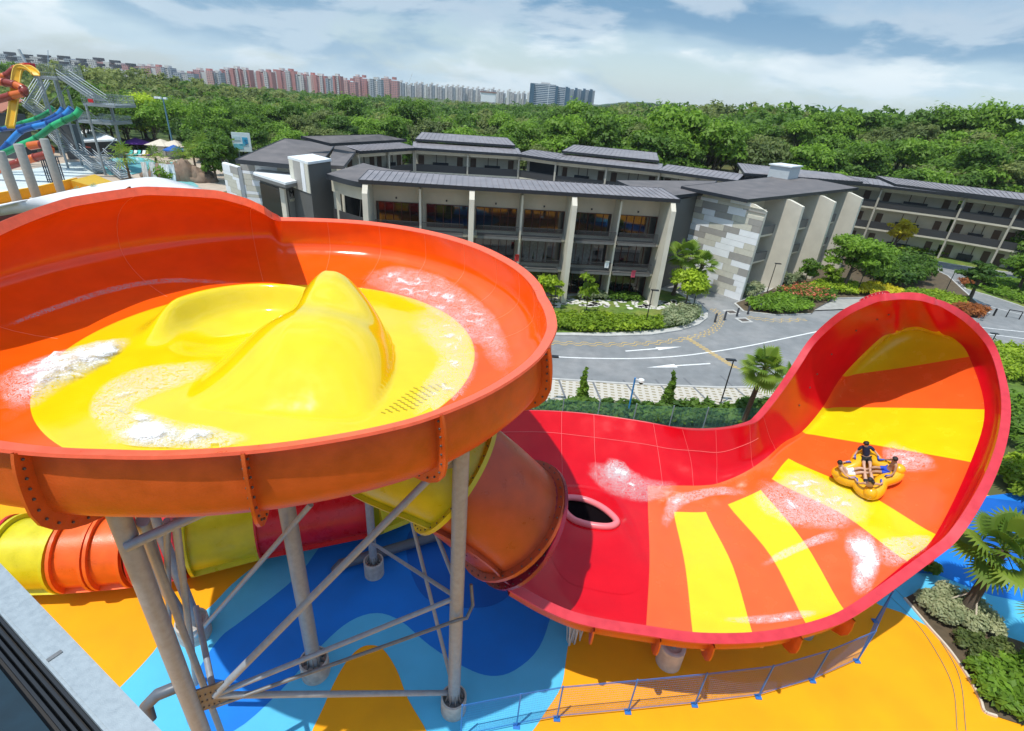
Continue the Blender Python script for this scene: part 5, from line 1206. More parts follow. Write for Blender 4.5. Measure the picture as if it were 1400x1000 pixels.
def strip(pts, w, z=.016, m=WPAINT, name='road_marking', n=8):
    C_ = crom([at(x, y, 0) for x, y in pts], n) if len(pts) > 2 else [at(*pts[0]), at(*pts[1])]; G = []
    for i, p in enumerate(C_):
        t = (C_[min(i+1, len(C_)-1)]-C_[max(i-1, 0)]).normalized(); s = V((-t.y, t.x, 0))*w/2; G.append([V((*(p+s)[:2], z)), V((*(p-s)[:2], z))])
    mb = MB(); mb.grid(G); return struct(mb.build(name, m))
strip([(650, 482), (738, 487), (800, 490), (870, 490.5), (930, 487), (980, 480.5), (1030, 472), (1080, 461.5), (1130, 451)], .16)
strip([(1320, 445), (1360, 450), (1420, 456)], .15); strip([(1310, 452), (1350, 457), (1420, 466)], .15); strip([(1270, 438), (1310, 443)], .15); strip([(1300, 391), (1310, 402), (1335, 412), (1360, 421), (1420, 436)], .12); strip([(1297, 383), (1301, 394), (1318, 404)], .12)
def arrow(a, b, flip=False):
    A, B = at(*a), at(*b); t = (B-A).normalized(); s = V((-t.y, t.x, 0)); L_ = (B-A).length; z = V((0, 0, .018)); mb = MB()
    mb.poly([A+s*.09+z, A-s*.09+z, A+t*L_*.55-s*.09+z, A+t*L_*.55+s*.09+z]); mb.poly([A+t*L_*.55+s*.32+z, A+t*L_*.55-s*.32+z, B+z]); struct(mb.build('road_marking', WPAINT))
arrow((855, 480.5), (932, 474.5)); arrow((971, 497.5), (884, 503))
def zigzag(pts, w=.11, amp=.16, off=0.0, n=22):
    C_ = crom([at(x, y) for x, y in pts], n); G = []
    for i, p in enumerate(C_):
        t = (C_[min(i+1, len(C_)-1)]-C_[max(i-1, 0)]).normalized(); s = V((-t.y, t.x, 0)); q = p+s*(off+amp*(1 if (i//3) % 2 else -1))
        G.append([q+s*w/2+V((0, 0, .017)), q-s*w/2+V((0, 0, .017))])
    mb = MB(); mb.grid(G); struct(mb.build('road_marking', YPAINT))
zz = [(700, 464), (760, 466), (830, 468), (890, 466), (940, 459), (965, 451), (976, 441), (978, 431), (968, 422)]
zigzag(zz, off=-.3); zigzag(zz, off=-.75)
zigzag([(1020, 433), (1060, 437), (1100, 436)], off=0); zigzag([(1022, 435), (1060, 440), (1102, 438)], off=0)
for k in range(16):
    f = k/15; x, y = lerp(938, 1003, f), lerp(463, 503, f); A, B = at(x-4, y-1.2), at(x+9, y+1.6); mb = MB(); s = V((0, .09, .018)); mb.poly([A-s+V((0, 0, .036)), B-s+V((0, 0, .036)), B+s, A+s]); struct(mb.build('road_marking', YPAINT))
for x, y in ((1000, 427), (1017, 438)):
    P = at(x, y); mb = MB(); mb.box(P+V((0, 0, .012)), (1.5, 1.3, .016), rz=.3); o = mb.build('manhole_frame', KERB); mb = MB(); mb.box(P+V((0, 0, .018)), (.95, .8, .018), rz=.3)
    o2 = mb.build('cover', mat('manhole_iron', (.10, .085, .075), .7)); o2.parent = o; tag(o, 'square manhole cover in the asphalt '+('behind the bollards' if y < 430 else 'in front of the bollards'), 'manhole', 'manhole covers')
# stepping stones in the lawn
mb = MB(); rnd = random.Random(4)
for k in range(150):
    x = rnd.uniform(748, 945); y = rnd.uniform(409, 421) if x < 860 else rnd.uniform(413, 424)
    if x > 820 and y < 413 and False: continue
    P = at(x, y); r = rnd.uniform(.22, .42); mb.lathe([(r, .13), (r, .165), (r*.9, .175)], P, 7)
stuff(mb.build('stepping_stones', mat('white_stone', (.62, .61, .57), .8, nz=.1)), 'round white stepping stones set in the lawn before the beige wing', 'stones')
# ================================================================ street furniture
BLK = mat('black_powder_coat', (.014, .015, .017), .4); LENS = mat('lamp_lens', (.6, .62, .62), .3)
def lamp(b, t, label, left=False):
    P = at(*b); h = tophgt(P, *t); r = thing('street_lamp', P, label, 'street lamp', 'black street lamps'); s = -1 if left else 1
    mb = MB(); mb.tube([P, P+V((0, 0, h))], [.055, .045], 10); mb.lathe([(.14, 0), (.14, .04), (.07, .08)], P, 10); mb.build('pole', BLK, r, auto=40)
    mb = MB(); mb.box(P+V((s*.22, -.05, h+.03)), (.75, .32, .09)); hd = mb.build('lamp_head', BLK, r, bevel=.02); mb = MB(); mb.box(P+V((s*.30, -.05, h-.025)), (.45, .22, .02)); mb.build('lens', LENS, hd)
for b, t, lab, lf in [((745, 550), (750, 487), 'black street lamp standing beside the orange bowl rim at the parking strip', False), ((882, 447), (893, 397), 'black street lamp on the lawn before the last beige fin by the checkered wall', False), ((755, 440), (762, 392), 'black street lamp rising from the lawn next to the orange bowl edge', False),
    ((948, 418), (959, 377), 'black street lamp under the palm beside the checkered wall', False), ((1048, 402), (1063, 361), 'black street lamp before the first broad fin of the checkered wing', False), ((985, 552), (997, 491), 'black street lamp leaning over the hedge beside the trunk of the near palm', True),
    ((1170, 403), (1188, 363), 'black street lamp between the green and the golden hedge', False), ((1291, 402), (1308, 370), 'black street lamp at the inside of the road bend', False), ((1219, 358), (1228, 337), 'small distant street lamp by the dark galleried block', False), ((1349, 480), (1356, 455), 'black street lamp peeking over the red rim of the wave wall', True)]: lamp(b, t, lab, lf)
for i, (x, y) in enumerate([(977, 441), (990, 438), (1007, 433), (1022, 430), (1037, 427)]):
    P = at(x, y); mb = MB(); mb.lathe([(.11, 0), (.11, 1.0), (.09, 1.04), (.02, 1.05)], P, 12); o = mb.build('bollard', mat('bollard_grey', (.05, .055, .065), .5), auto=40, shift=P)
    tag(o, 'dark grey round bollard in the row across the side road', 'bollard', 'bollards across the side road')
hoop = thing('hoop_barrier', at(1385, 435), 'dark metal hoop barrier on the asphalt at the road bend', 'barrier'); a, b = at(1375, 434), at(1393, 437); mb = MB(); mb.tube([a, a+V((0, 0, 1.0)), b+V((0, 0, 1.0)), b], .07, 8); mb.build('hoop', BLK, hoop)
P = at(1358, 432); mb = MB(); mb.lathe([(.11, 0), (.11, .95), (.02, 1.0)], P, 12); tag(mb.build('bollard', BLK, auto=40), 'single dark bollard beside the hoop barrier', 'bollard')
# blue pole with camera
P = at(857, 572); h = tophgt(P, 869, 517); r = thing('camera_pole', P, 'blue pole with white camera dome behind the red trough', 'pole'); mb = MB(); mb.tube([P, P+V((0, 0, h))], .06, 10); mb.build('pole', mat('bright_blue_paint', (.01, .22, .60), .4), r, auto=40)
mb = MB(); mb.bar(P+V((0, 0, h-.1)), P+V((.35, -.1, h-.1)), .06); q = P+V((.42, -.15, h-.15)); mb.lathe([(.05, .22), (.19, .15), (.22, 0), (.2, -.02)], q, 14); cm = mb.build('camera_housing', WHITER, r, auto=40); mb = MB(); mb.ball(q+V((0, 0, -.06)), .17, 12); mb.build('dome', BLK, cm)
# ================================================================ green mesh fence behind the red trough
FNC = mat('green_wire', (.14, .36, .33), .5); FPOST = mat('grey_blue_post', (.22, .30, .36), .5)
mf = thing('mesh_fence', at(868, 590), 'green wire mesh fence with grey blue posts in front of the long hedge', 'fence')
fpts = [(660, 571), (720, 574), (767, 576.5), (815, 580), (864, 583.5), (914, 586), (960, 588), (1012, 588), (1065, 584)]
FB = [at(x, y) for x, y in fpts]
for p in FB: mb = MB(); mb.box(p+V((0, 0, .95)), (.07, .07, 1.9)); mb.build('post', FPOST, mf)
for a, b in zip(FB[:-1], FB[1:]):
    mb = MB(); l = (b-a).length
    for z in np.arange(.08, 1.86, .10): mb.bar(a+V((0, 0, z)), b+V((0, 0, z)), .008)
    for k in range(1, int(l/.3)): p = a.lerp(b, k*.3/l); mb.bar(p+V((0, 0, .06)), p+V((0, 0, 1.86)), .006)
    mb.build('mesh_panel', FNC, mf)
# ================================================================ hedges and beds
bush([(640, 555), (720, 558), (800, 561), (870, 564), (960, 565), (1010, 563), (1070, 556), (1085, 572), (1010, 585), (960, 583), (870, 580), (800, 574), (720, 569), (640, 566)], 1.05, LM['dark'], 'long mixed green hedge between the parking strip and the mesh fence', 'hedge', 1, 15000, .26)
bush([(752, 433), (800, 432), (850, 437), (905, 440), (905, 452), (860, 456), (800, 455), (752, 453)], .75, LM['lime'], 'low bright green hedge along the road kerb of the lawn', 'hedge', 2, 7000, .2, .13)
bush([(905, 432), (930, 424), (955, 427), (956, 436), (935, 447), (910, 450)], 1.0, LM['silver'], 'silver green shrub at the rounded end of the lawn', 'shrub', 3, 3600, .17, .13)
bush([(790, 405), (828, 405), (828, 411), (790, 412)], .9, LM['silver'], 'silver shrub at the foot of the beige wing wall', 'shrub', 4, 1800, .17, .13)
bush([(830, 405), (872, 407), (872, 413), (830, 412)], .75, LM['mid'], 'dark green shrub at the foot of the beige wing beside the silver shrub', 'shrub', 5, 1600, .17, .13)
bush([(1020, 416), (1060, 408), (1100, 415), (1110, 423), (1100, 429), (1060, 430), (1024, 426)], .9, LM['mid'], 'rounded green hedge at the corner of the side road', 'hedge', 6, 6500, .19, .13)
bush([(1012, 400), (1032, 393), (1044, 398), (1022, 410)], .9, LM['silver'], 'grey green shrub at the foot of the checkered wall corner', 'shrub', 7, 1500, .17, .13)
bush([(1068, 383), (1092, 378), (1096, 388), (1072, 393)], 1.0, LM['silver'], 'grey green shrub between the first two broad fins', 'shrub', 8, 1500, .17, .13)
bush([(1062, 400), (1100, 393), (1132, 402), (1138, 412), (1100, 414), (1075, 408)], .9, LM['flower'], 'coral flowering shrub before the broad fins', 'shrub', 9, 1500, .15, .13); bush([(1060, 400), (1100, 393), (1140, 403), (1140, 413), (1100, 415), (1072, 409)], .85, LM['mid'], 'green leafy bed beneath the coral blossoms', 'shrub', 10, 3000, .2, .13)
bush([(1102, 392), (1140, 386), (1172, 396), (1168, 404), (1140, 404), (1108, 400)], 1.0, LM['lime'], 'bright green hedge below the big feathery tree', 'hedge', 11, 4500, .19, .13)
bush([(1172, 394), (1200, 392), (1232, 402), (1230, 408), (1190, 406), (1172, 403)], .9, LM['gold'], 'golden yellow hedge beyond the crest of the red wave', 'hedge', 12, 3800, .18, .13)
bush([(1230, 402), (1280, 404), (1318, 414), (1316, 424), (1280, 420), (1232, 411)], .95, LM['lime'], 'bright green hedge above the wave crest toward the road bend', 'hedge', 13, 5000, .2, .13)
bush([(1295, 422), (1325, 422), (1350, 428), (1340, 437), (1310, 432)], .9, LM['rust'], 'rust and green shrub at the tip of the bed by the road bend', 'shrub', 14, 2600, .18, .13)
bush([(1175, 372), (1210, 362), (1262, 372), (1265, 392), (1230, 398), (1190, 392)], 2.9, LM['dark'], 'large dark green thicket right of the feathery tree'.replace('right of', 'beside'), 'shrub', 15, 9000, .32, .13)
bush([(1222, 344), (1300, 352), (1400, 364), (1480, 372), (1480, 362), (1400, 354), (1300, 342), (1224, 337)], .9, LM['lime'], 'yellow green hedge along the dark galleried block', 'hedge', 16, 7000, .3, .13)
bush([(1325, 388), (1360, 384), (1440, 390), (1440, 425), (1400, 417), (1350, 402)], .8, LM['mid'], 'low green bed inside the road loop', 'hedge', 17, 5000, .26, .13)
bush([(1310, 385), (1330, 383), (1334, 392), (1318, 394)], .7, LM['rust'], 'rusty low shrub at the nose of the road loop', 'shrub', 18, 900, .2, .13)
bush([(1340, 478), (1400, 486), (1440, 500), (1440, 540), (1370, 520)], 1.2, LM['lime'], 'bright green shrubs behind the right side of the wave'.replace('right side', 'far side'), 'shrub', 19, 4200, .24, .13)
# trees round the hotel
tree(at(1150, 398), 7.6, 3.9, LM['mid'], 'big feathery green tree in front of the third broad fin', seed=3, n=8500, size=.26, base=.28, flatness=.55, k=38, lean=(1.2, 1))
tree(at(1130, 395), 3.6, 1.1, LM['lime'], 'thin young lime tree at the foot of the first broad fin', seed=5, n=1000, size=.22, trunk=.06); tree(at(1098, 392), 3.8, 1.3, LM['mid'], 'small flowering tree with red tips between two broad fins', seed=6, n=1300, size=.22, trunk=.07)
tree(at(1286, 345), 7.2, 3.6, LM['mid'], 'spreading feathery tree before the dark galleried block', seed=8, n=5200, size=.32, base=.35, flatness=.5, lean=(.5, 0)); tree(at(1323, 346), 6.8, 2.6, LM['dark'], 'darker upright tree beside the spreading feathery tree', seed=9, n=3600, size=.3)
tree(at(1322, 415), 5.8, 2.1, LM['dark'], 'small layered dark tree standing alone on the road island tip', seed=11, n=3600, size=.26, base=.3, flatness=.4, k=20)
tree(at(1392, 372), 6.4, 3.0, LM['dark'], 'dense dark tree near the edge of the road loop', seed=12, n=3600, size=.3, flatness=.5); tree(at(1388, 402), 5.6, 2.8, LM['mid'], 'rounded green tree inside the road loop', seed=13, n=4000, size=.28)
tree(at(1440, 420), 6.5, 3.2, LM['dark'], 'dark tree at the very edge beside the road loop', seed=14, n=3400, size=.3); tree(at(1216, 352), 6.6, 2.0, LM['gold'], 'small tree with yellow orange leaves behind the feathery tree', seed=15, n=1800, size=.3)
tree(at(800, 432), 5.0, 1.15, LM['lime'], 'thin pale trunked young tree in the lawn', seed=17, n=420, size=.3, trunk=.05, base=.3, k=12); tree(at(752, 418), 3.4, 1.5, LM['lime'], 'leafy lime green tree half hidden by the bowl rim', seed=18, n=1500, size=.26, trunk=.07)
tree(at(936, 420), 4.6, 2.2, LM['lime'], 'leafy light green tree below the palm at the checkered wall', seed=19, n=3000, size=.25, trunk=.09); 
fan_palm(at(920, 405), 5.0, 'fan palm rising between the beige wing and the checkered wall', 20, 20, 1.9, (.4, .2)); fan_palm(at(945, 402), 3.8, 'shorter fan palm leaning on the checkered wall', 21, 16, 1.6, (.5, 0))
def conifer(b, t, label, seed):
    P = at(*b); h = tophgt(P, *t); r = thing('conifer', P, label, 'conifer'); mb = MB(); mb.tube([P, P+V((.05, 0, h*.9))], [.07, .02], 7); mb.build('trunk', BARK, r)
    C_ = []; R_ = []
    for k in range(16): f = k/15; s = lerp(.55, .10, f**.8)*(h/3); C_.append([P.x+random.uniform(-.1, .1), P.y+random.uniform(-.1, .1), lerp(.35, h, f)]); R_.append([s, s, h*.06+.05])
    vs, tt = leaves(C_, R_, 2600, .14, np.random.default_rng(seed), up=.2); leaf_obj('crown', vs, tt, LM['mid'], r, tuple(P))
conifer((794, 556), (799, 506), 'narrow upright conifer at the parking strip behind the red trough, nearer the bowl', 31); conifer((910, 560), (922, 512), 'narrow upright conifer at the parking strip between the blue pole and the palm', 32)
P = at(1012, 588); hh = tophgt(P, 1032, 500); fan_palm(P, hh, 'tall fan palm rising by the fence where the red trough meets the curl', 40, 24, 1.3, (.35, .15), trunk=.17)
P = at(1068, 560); fan_palm(P, 2.6, 'low fan palm tucked behind the red curl', 41, 14, 1.3)
# palms and bed beside the plaza
fan_palm(at(1312, 846), 3.6, 'fan palm with timber props in the planter on the blue floor', 50, 22, 1.55, (.9, .9), trunk=.22, props=True)
fan_palm(at(1420, 930), 2.9, 'fan palm with propped trunk at the edge of the planter beside the orange floor', 51, 18, 1.5, (.5, .2), trunk=.2, props=True)
fan_palm(at(1420, 690), 4.6, 'fan palm close behind the outer rim of the wave wall', 52, 22, 1.7, (-.6, .3)); fan_palm(at(1440, 590), 4.2, 'tall fan palm behind the wave wall beside the parking', 53, 20, 1.7, (-.2, 0)); fan_palm(at(1455, 745), 4.0, 'fan palm overhanging the blue floor beyond the wave wall', 54, 18, 1.6, (-.5, 0))
pb = [(1236, 819), (1267, 856), (1292, 884), (1310, 908), (1326, 933), (1339, 958), (1345, 974), (1362, 981), (1420, 1000), (1500, 1000), (1480, 930), (1400, 880), (1370, 870), (1352, 846), (1330, 826), (1300, 806), (1262, 806)]
P_ = [at(x, y) for x, y in pb]; mb = MB(); mb.poly([V((p.x, p.y, .06)) for p in P_]); struct(mb.build('planting_bed', SOIL))
mb = MB(); kk = crom([at(x, y) for x, y in pb[:8]], 5)
for a, b in zip(kk[:-1], kk[1:]): mb.bar(a+V((0, 0, .06)), b+V((0, 0, .06)), .09, .12)
struct(mb.build('planter_kerb', mat('cream_kerb', (.62, .55, .45), .8)))
bush([(1242, 818), (1262, 810), (1300, 812), (1335, 836), (1356, 856), (1362, 880), (1330, 872), (1300, 862), (1270, 846)], .75, LM['silver'], 'silver green groundcover mound at the blue floor end of the planter', 'shrub', 61, 9000, .10, .06)
bush([(1288, 862), (1330, 876), (1372, 886), (1380, 910), (1335, 910), (1310, 890)], .55, LM['olive'], 'sparse olive shrub in the middle of the planter', 'shrub', 62, 2200, .11, .06)
bush([(1312, 902), (1345, 908), (1400, 900), (1480, 940), (1480, 985), (1400, 985), (1362, 974), (1348, 964), (1330, 930)], .6, LM['mid'], 'glossy green leafy groundcover at the orange floor end of the planter', 'shrub', 63, 4200, .19, .06)
bush([(1252, 780), (1270, 772), (1282, 776), (1274, 786)], .55, LM['mid'], 'small leafy shrub peeking out below the rim of the wave wall', 'shrub', 64, 900, .14, .03)
bush([(1372, 560), (1400, 556), (1450, 570), (1450, 640), (1400, 640), (1375, 600)], 1.6, LM['mid'], 'dense green shrubs behind the outer rim of the wave wall', 'shrub', 65, 5000, .22); bush([(1352, 655), (1385, 640), (1440, 650), (1440, 690), (1380, 684)], 1.2, LM['lime'], 'light green shrubs below the palms beside the blue floor', 'shrub', 66, 3600, .2)
# ================================================================ forest
def proto(h, cr, seed, n, size, k=20, flat_=.75, base=.2, trunk=.25):
    rng = np.random.default_rng(seed); C_ = []; R_ = []
    for i in range(k):
        d = rng.normal(size=3); d /= np.linalg.norm(d); d[2] = abs(d[2])*1.1-.25; q = .35+.6*rng.random()
        s = cr*(.26+.22*rng.random()); C_.append([d[0]*cr*q, d[1]*cr*q, h*.62+d[2]*h*.33*q]); R_.append([s, s, s*flat_])
    vs, t = leaves(C_, R_, n, size, rng, up=.5); return vs, t, C_
PROT = []
KINDS = [('dark', 15, 5.6, 'dense dark green'), ('mid', 14, 5.2, 'rounded mid green'), ('olive', 15, 6.0, 'airy olive green'), ('lime', 12.5, 4.6, 'bright yellow green'), ('mid', 17, 6.2, 'tall spreading mid green'), ('dark', 12, 4.2, 'compact dark green')]
for i, (mk, h, cr, lab) in enumerate(KINDS):
    root = thing('forest_tree', (0, 0, -50), lab+' tree in the forest behind the hotel', 'tree', lab+' forest trees')
    vs, t, C_ = proto(h, cr, 100+i, 3600, .50, k=22+3*(i % 3), flat_=.6+.1*(i % 3))
    cr_o = leaf_obj('crown', vs, t, LM[mk]); cr_o.parent = root
    mb = MB(); mb.tube([V((0, 0, -1)), V((.1, 0, h*.3)), V((-.1, .1, h*.6))], [.32, .24, .1], 7)
    for c in C_[:6]: mb.tube([V((0, 0, h*.35)), V(c)*.6+V((0, 0, h*.2)), V(c)], [.14, .09, .04], 5)
    tr = mb.build('trunk', BARK); tr.parent = root; PROT.append(root)
def vis_x(x, y): q = V((x, y, 14))-CO; w = q.dot(CF); return (700+FPX*q.dot(CX)/w, 500-FPX*q.dot(CY)/w) if w > 0 else (-9999, 0)
rnd = random.Random(21); spots = []
d = 122.0
while d < 700:
    sp = 8.2 if d < 200 else 8.2+(d-200)*.022; th = -1.05
    while th < 1.0:
        x = d*math.tan(th) if False else d*math.sin(th)*1.0; y = d*math.cos(th); x += rnd.uniform(-.42, .42)*sp; y += rnd.uniform(-.42, .42)*sp; th += sp/d
        px, py = vis_x(x, y)
        if not -90 < px < 1490: continue
        lim = 122 if px > 330 else 122+sstep(330, 250, px)*52 if px > 150 else 168      # keep the pools clear on the left
        if px < 330: lim = 150 if px > 250 else 172
        if px > 1000: lim = 134
        if math.hypot(x, y) < lim: continue
        spots.append((math.hypot(x, y), x, y, px))
    d += sp*.92
spots.sort(); near = spots[:285]; far = spots[285:]
used = set()
def kind_for(px, x, y):
    nz_ = noise.noise(V((x*.012, y*.012, 3)))*.5+.5; q = rnd.random()*.6+nz_*.4
    return 0 if q < .26 else 4 if q < .42 else 1 if q < .60 else 2 if q < .80 else 5 if q < .88 else 3
for (dd, x, y, px) in near:
    k = kind_for(px, x, y); s = rnd.uniform(.72, 1.06)*lerp(.84, 1.12, sstep(500, 1100, px))*(1+.36*noise.noise(V((x*.02, y*.02, 5)))); z = terr(x, y)-.3
    if k not in used: used.add(k); r = PROT[k]; r.location = V((x, y, z)); r.rotation_euler = (0, 0, rnd.uniform(0, 6.28)); r.scale = (s, s, s*rnd.uniform(.9, 1.08))
    else: dup(PROT[k], (x, y, z), rnd.uniform(0, 6.28), scale=(s, s, s*rnd.uniform(.88, 1.1)))
for k in range(len(PROT)):
    if k not in used: PROT[k].location = V((40+k*8, 190, terr(40, 190)))
def mass(name, pts, mk, label, nl=150, size=1.15):
    A = []; T = []; rng = np.random.default_rng(hash(mk) % 1000 if False else len(pts))
    lib = [leaves(*(lambda c, q: (c, q))(*zip(*[((rng.normal()*2.6, rng.normal()*2.6, 9+rng.normal()*1.6), (2.4, 2.4, 1.9)) for _ in range(9)])), nl, size, rng, up=.6) for _ in range(6)]
    for (dd, x, y, px) in pts:
        vs, t = lib[rng.integers(6)]; a = rng.random()*6.28; c, s = math.cos(a), math.sin(a); f = rng.uniform(.72, 1.08)*lerp(.9, 1.15, sstep(500, 1100, px))
        R = np.array([[c, s, 0], [-s, c, 0], [0, 0, 1]]); A.append((vs@R)*f+np.array([x, y, terr(x, y)-1.0])); T.append(t+rng.normal()*.18)
    o = leaf_obj(name, np.concatenate(A), np.concatenate(T), LM[mk]); return stuff(o, label, 'forest')
groups = {'olive': [], 'mid': [], 'dark': []}
for s in far: groups['olive' if (q := noise.noise(V((s[1]*.008, s[2]*.008, 9)))+rnd.uniform(-.35, .35)) > .12 else 'mid' if q > -.2 else 'dark'].append(s)
for mk, pts in groups.items(): mass('forest', pts, mk, {'olive': 'far olive green canopy of the forest', 'mid': 'far mid green canopy of the forest', 'dark': 'far dark green canopy of the forest'}[mk])
# far ridges
def ridge(pts, w, dep, name, label):
    P = crom([aw(x, y, w) for x, y in pts], 8); mb = MB()
    mb.grid([[V((p.x, p.y, -5)), p+V((0, -dep*.2, -4)), p+V((0, 0, 3*noise.noise(p*.03))), V((p.x*1.1, p.y*1.1+dep, -5))] for p in P]); return struct(mb.build(name, mat('far_hill', (.035, .075, .035), .95, nz=.4, nscale=.03), smooth=True))
ridge([(780, 152), (830, 142), (870, 139.5), (905, 143), (940, 149), (990, 158), (1060, 168)], 1500, 400, 'hills', '')
ridge([(1250, 178), (1310, 181), (1345, 181), (1380, 186), (1440, 196)], 1700, 400, 'hills', '')
for (x, y, wd) in [(848, 147.5, 15), (866, 151.5, 10), (878, 152.5, 8), (892, 153.5, 9), (912, 156, 13), (668, 128, 20)]:
    P = aw(x, y, 1150); w_ = wd/700*1150; mb = MB(); mb.box(P+V((0, 0, -8)), (w_, 14, 18)); r_ = mb.build('far_house', CL_W, shift=P); tag(r_, 'tiny white house on the distant wooded ridge', 'house', 'far white houses')
    mb = MB(); mb.prism([(P.x-w_*.55, P.y-8), (P.x+w_*.55, P.y-8), (P.x+w_*.55, P.y+8), (P.x-w_*.55, P.y+8)], P.z+1, P.z+3.5); mb.build('roof', mat('far_roof', (.30, .16, .13), .8), r_)
# ================================================================ skyline
def block_mat(name, wall, band, trim, fl=2.9, bay=3.4):
    m = bpy.data.materials.new(name); m.use_nodes = True; nt = m.node_tree; N = nt.nodes; L = nt.links; b = N['Principled BSDF']; b.inputs['Roughness'].default_value = .75
    tc = N.new('ShaderNodeTexCoord'); sp = N.new('ShaderNodeSeparateXYZ'); L.new(tc.outputs['Object'], sp.inputs[0])
    cb = N.new('ShaderNodeCombineXYZ'); ad = N.new('ShaderNodeMath'); ad.operation = 'ADD'; L.new(sp.outputs[0], ad.inputs[0]); L.new(sp.outputs[1], ad.inputs[1]); L.new(ad.outputs[0], cb.inputs[0]); L.new(sp.outputs[2], cb.inputs[1])
    br = N.new('ShaderNodeTexBrick'); br.offset = 0; br.inputs['Scale'].default_value = 1; br.inputs['Brick Width'].default_value = bay; br.inputs['Row Height'].default_value = fl; br.inputs['Mortar Size'].default_value = .62; br.inputs['Mortar Smooth'].default_value = 0
    br.inputs['Color1'].default_value = (*band, 1); br.inputs['Color2'].default_value = (*(c*.7 for c in band), 1); br.inputs['Mortar'].default_value = (*wall, 1); L.new(cb.outputs[0], br.inputs['Vector']); L.new(br.outputs[0], b.inputs['Base Color']); return m
B_PINK = block_mat('pink_flats', (.62, .30, .28), (.30, .20, .22), None); B_WHITE = block_mat('white_flats', (.66, .62, .60), (.24, .24, .27), None); B_ROSE = block_mat('rose_flats', (.68, .40, .36), (.36, .24, .24), None)
B_GREY = block_mat('grey_flats', (.42, .45, .49), (.12, .15, .20), None); B_PLAIN = mat('flat_white_gable', (.68, .65, .62), .8, nz=.05); B_RED = mat('brick_gable', (.54, .23, .21), .8, nz=.06); B_DK = mat('dark_roofing', (.05, .055, .065), .7)
def flats(x0, x1, yt, yb, mats, label, w=900, group='apartment blocks on the skyline', tanks=1, dep=16, roofm=None):
    A, B = aw(x0, yb, w), aw(x1, yb+(x1-x0)*.0796, w); T = aw((x0+x1)/2, yt, w); z0 = min(A.z, B.z)-6; z1 = T.z
    u = V((B.x-A.x, B.y-A.y, 0)); L_ = u.length; u.normalize(); ang = math.atan2(u.y, u.x); c = V(((A.x+B.x)/2, (A.y+B.y)/2, 0)); root = thing('apartment_block', V((c.x, c.y, z0)), label, 'apartment block', group)
    n = len(mats); n_ = V((-u.y, u.x, 0)); M3 = Matrix((u, n_, V((0, 0, 1)))).transposed()
    for i, m in enumerate(mats):
        f0, f1 = i/n, (i+1)/n; st = (i % 2)*2.0; mb = MB(); zt = z1-(2.5 if i % 3 == 1 else 0)
        me_c = V((A.x, A.y, (z0+zt)/2))+u*(L_*(f0+f1)/2)+n_*(dep/2+st)
        hw, hd, hz = L_*(f1-f0)/2, dep/2, (zt-z0)/2; mb.box((0, 0, 0), (hw*2, hd*2, hz*2)); o = mb.build('facade', m); o.parent = root; o.rotation_euler = (0, 0, ang); o.location = me_c-root.location
    for k in range(tanks):
        mb = MB(); f = (k+.5)/tanks; mb.box(V((A.x, A.y, z1+1.2))+u*(L_*f)+n_*(dep/2), (L_*.42/tanks, dep*.6, 4.2), M=M3); mb.build('roof_tank', roofm or (B_PLAIN if k % 2 == 0 else B_RED), root)
def hz_(x): return 132+.0796*(x-700)
rb = random.Random(8)
x = 150
cols = {'pw': ([B_PINK, B_PLAIN, B_ROSE], 'pink and white apartment block on the wooded skyline'), 'w': ([B_WHITE, B_PLAIN, B_WHITE], 'white apartment block on the wooded skyline'), 'r': ([B_RED, B_PINK, B_WHITE, B_RED], 'brick red and white striped apartment block on the skyline'), 'g': ([B_GREY, B_WHITE, B_GREY], 'grey and white apartment block on the skyline'), 'p': ([B_ROSE, B_PINK], 'solid pink apartment block on the skyline')}
seq = [(186, 200, 87, 'pw'), (200, 222, 88, 'pw'), (222, 236, 90, 'g'), (238, 266, 93, 'g'), (266, 292, 91, 'pw'), (292, 303, 95, 'g'), (303, 318, 92, 'r'), (318, 330, 91, 'r'), (328, 342, 93, 'r'), (336, 362, 95, 'r'), (352, 372, 94, 'r'), (362, 382, 94, 'w'), (380, 404, 94, 'r'), (404, 416, 98, 'w'), (414, 432, 98, 'pw'), (430, 446, 99, 'r'), (446, 456, 101, 'g'), (456, 466, 101, 'r'), (466, 486, 103, 'p'), (484, 502, 102, 'p'), (500, 508, 106, 'r'), (506, 522, 102, 'g'), (522, 544, 104, 'p')]
for (a, b, yt, k) in seq: flats(a, b, yt+rb.uniform(2.5, 7.0), hz_(a)+12, cols[k][0], cols[k][1], w=900+rb.uniform(-30, 60), tanks=1 if b-a < 18 else 2, group=cols[k][1]+'s')
for i in range(26):
    a = 545+i*7.0; k = 'w' if i % 3 else 'g'; yt = 113.5+i*.55+rb.uniform(-1.6, 1.6)
    flats(a, a+rb.uniform(5.5, 7.5), yt, hz_(a)+8, [B_PLAIN, B_WHITE] if i % 2 else [B_WHITE, B_GREY], 'small pale apartment block far along the skyline', w=1250+rb.uniform(0, 90), group='small pale blocks far along the skyline', dep=14, roofm=B_PLAIN)
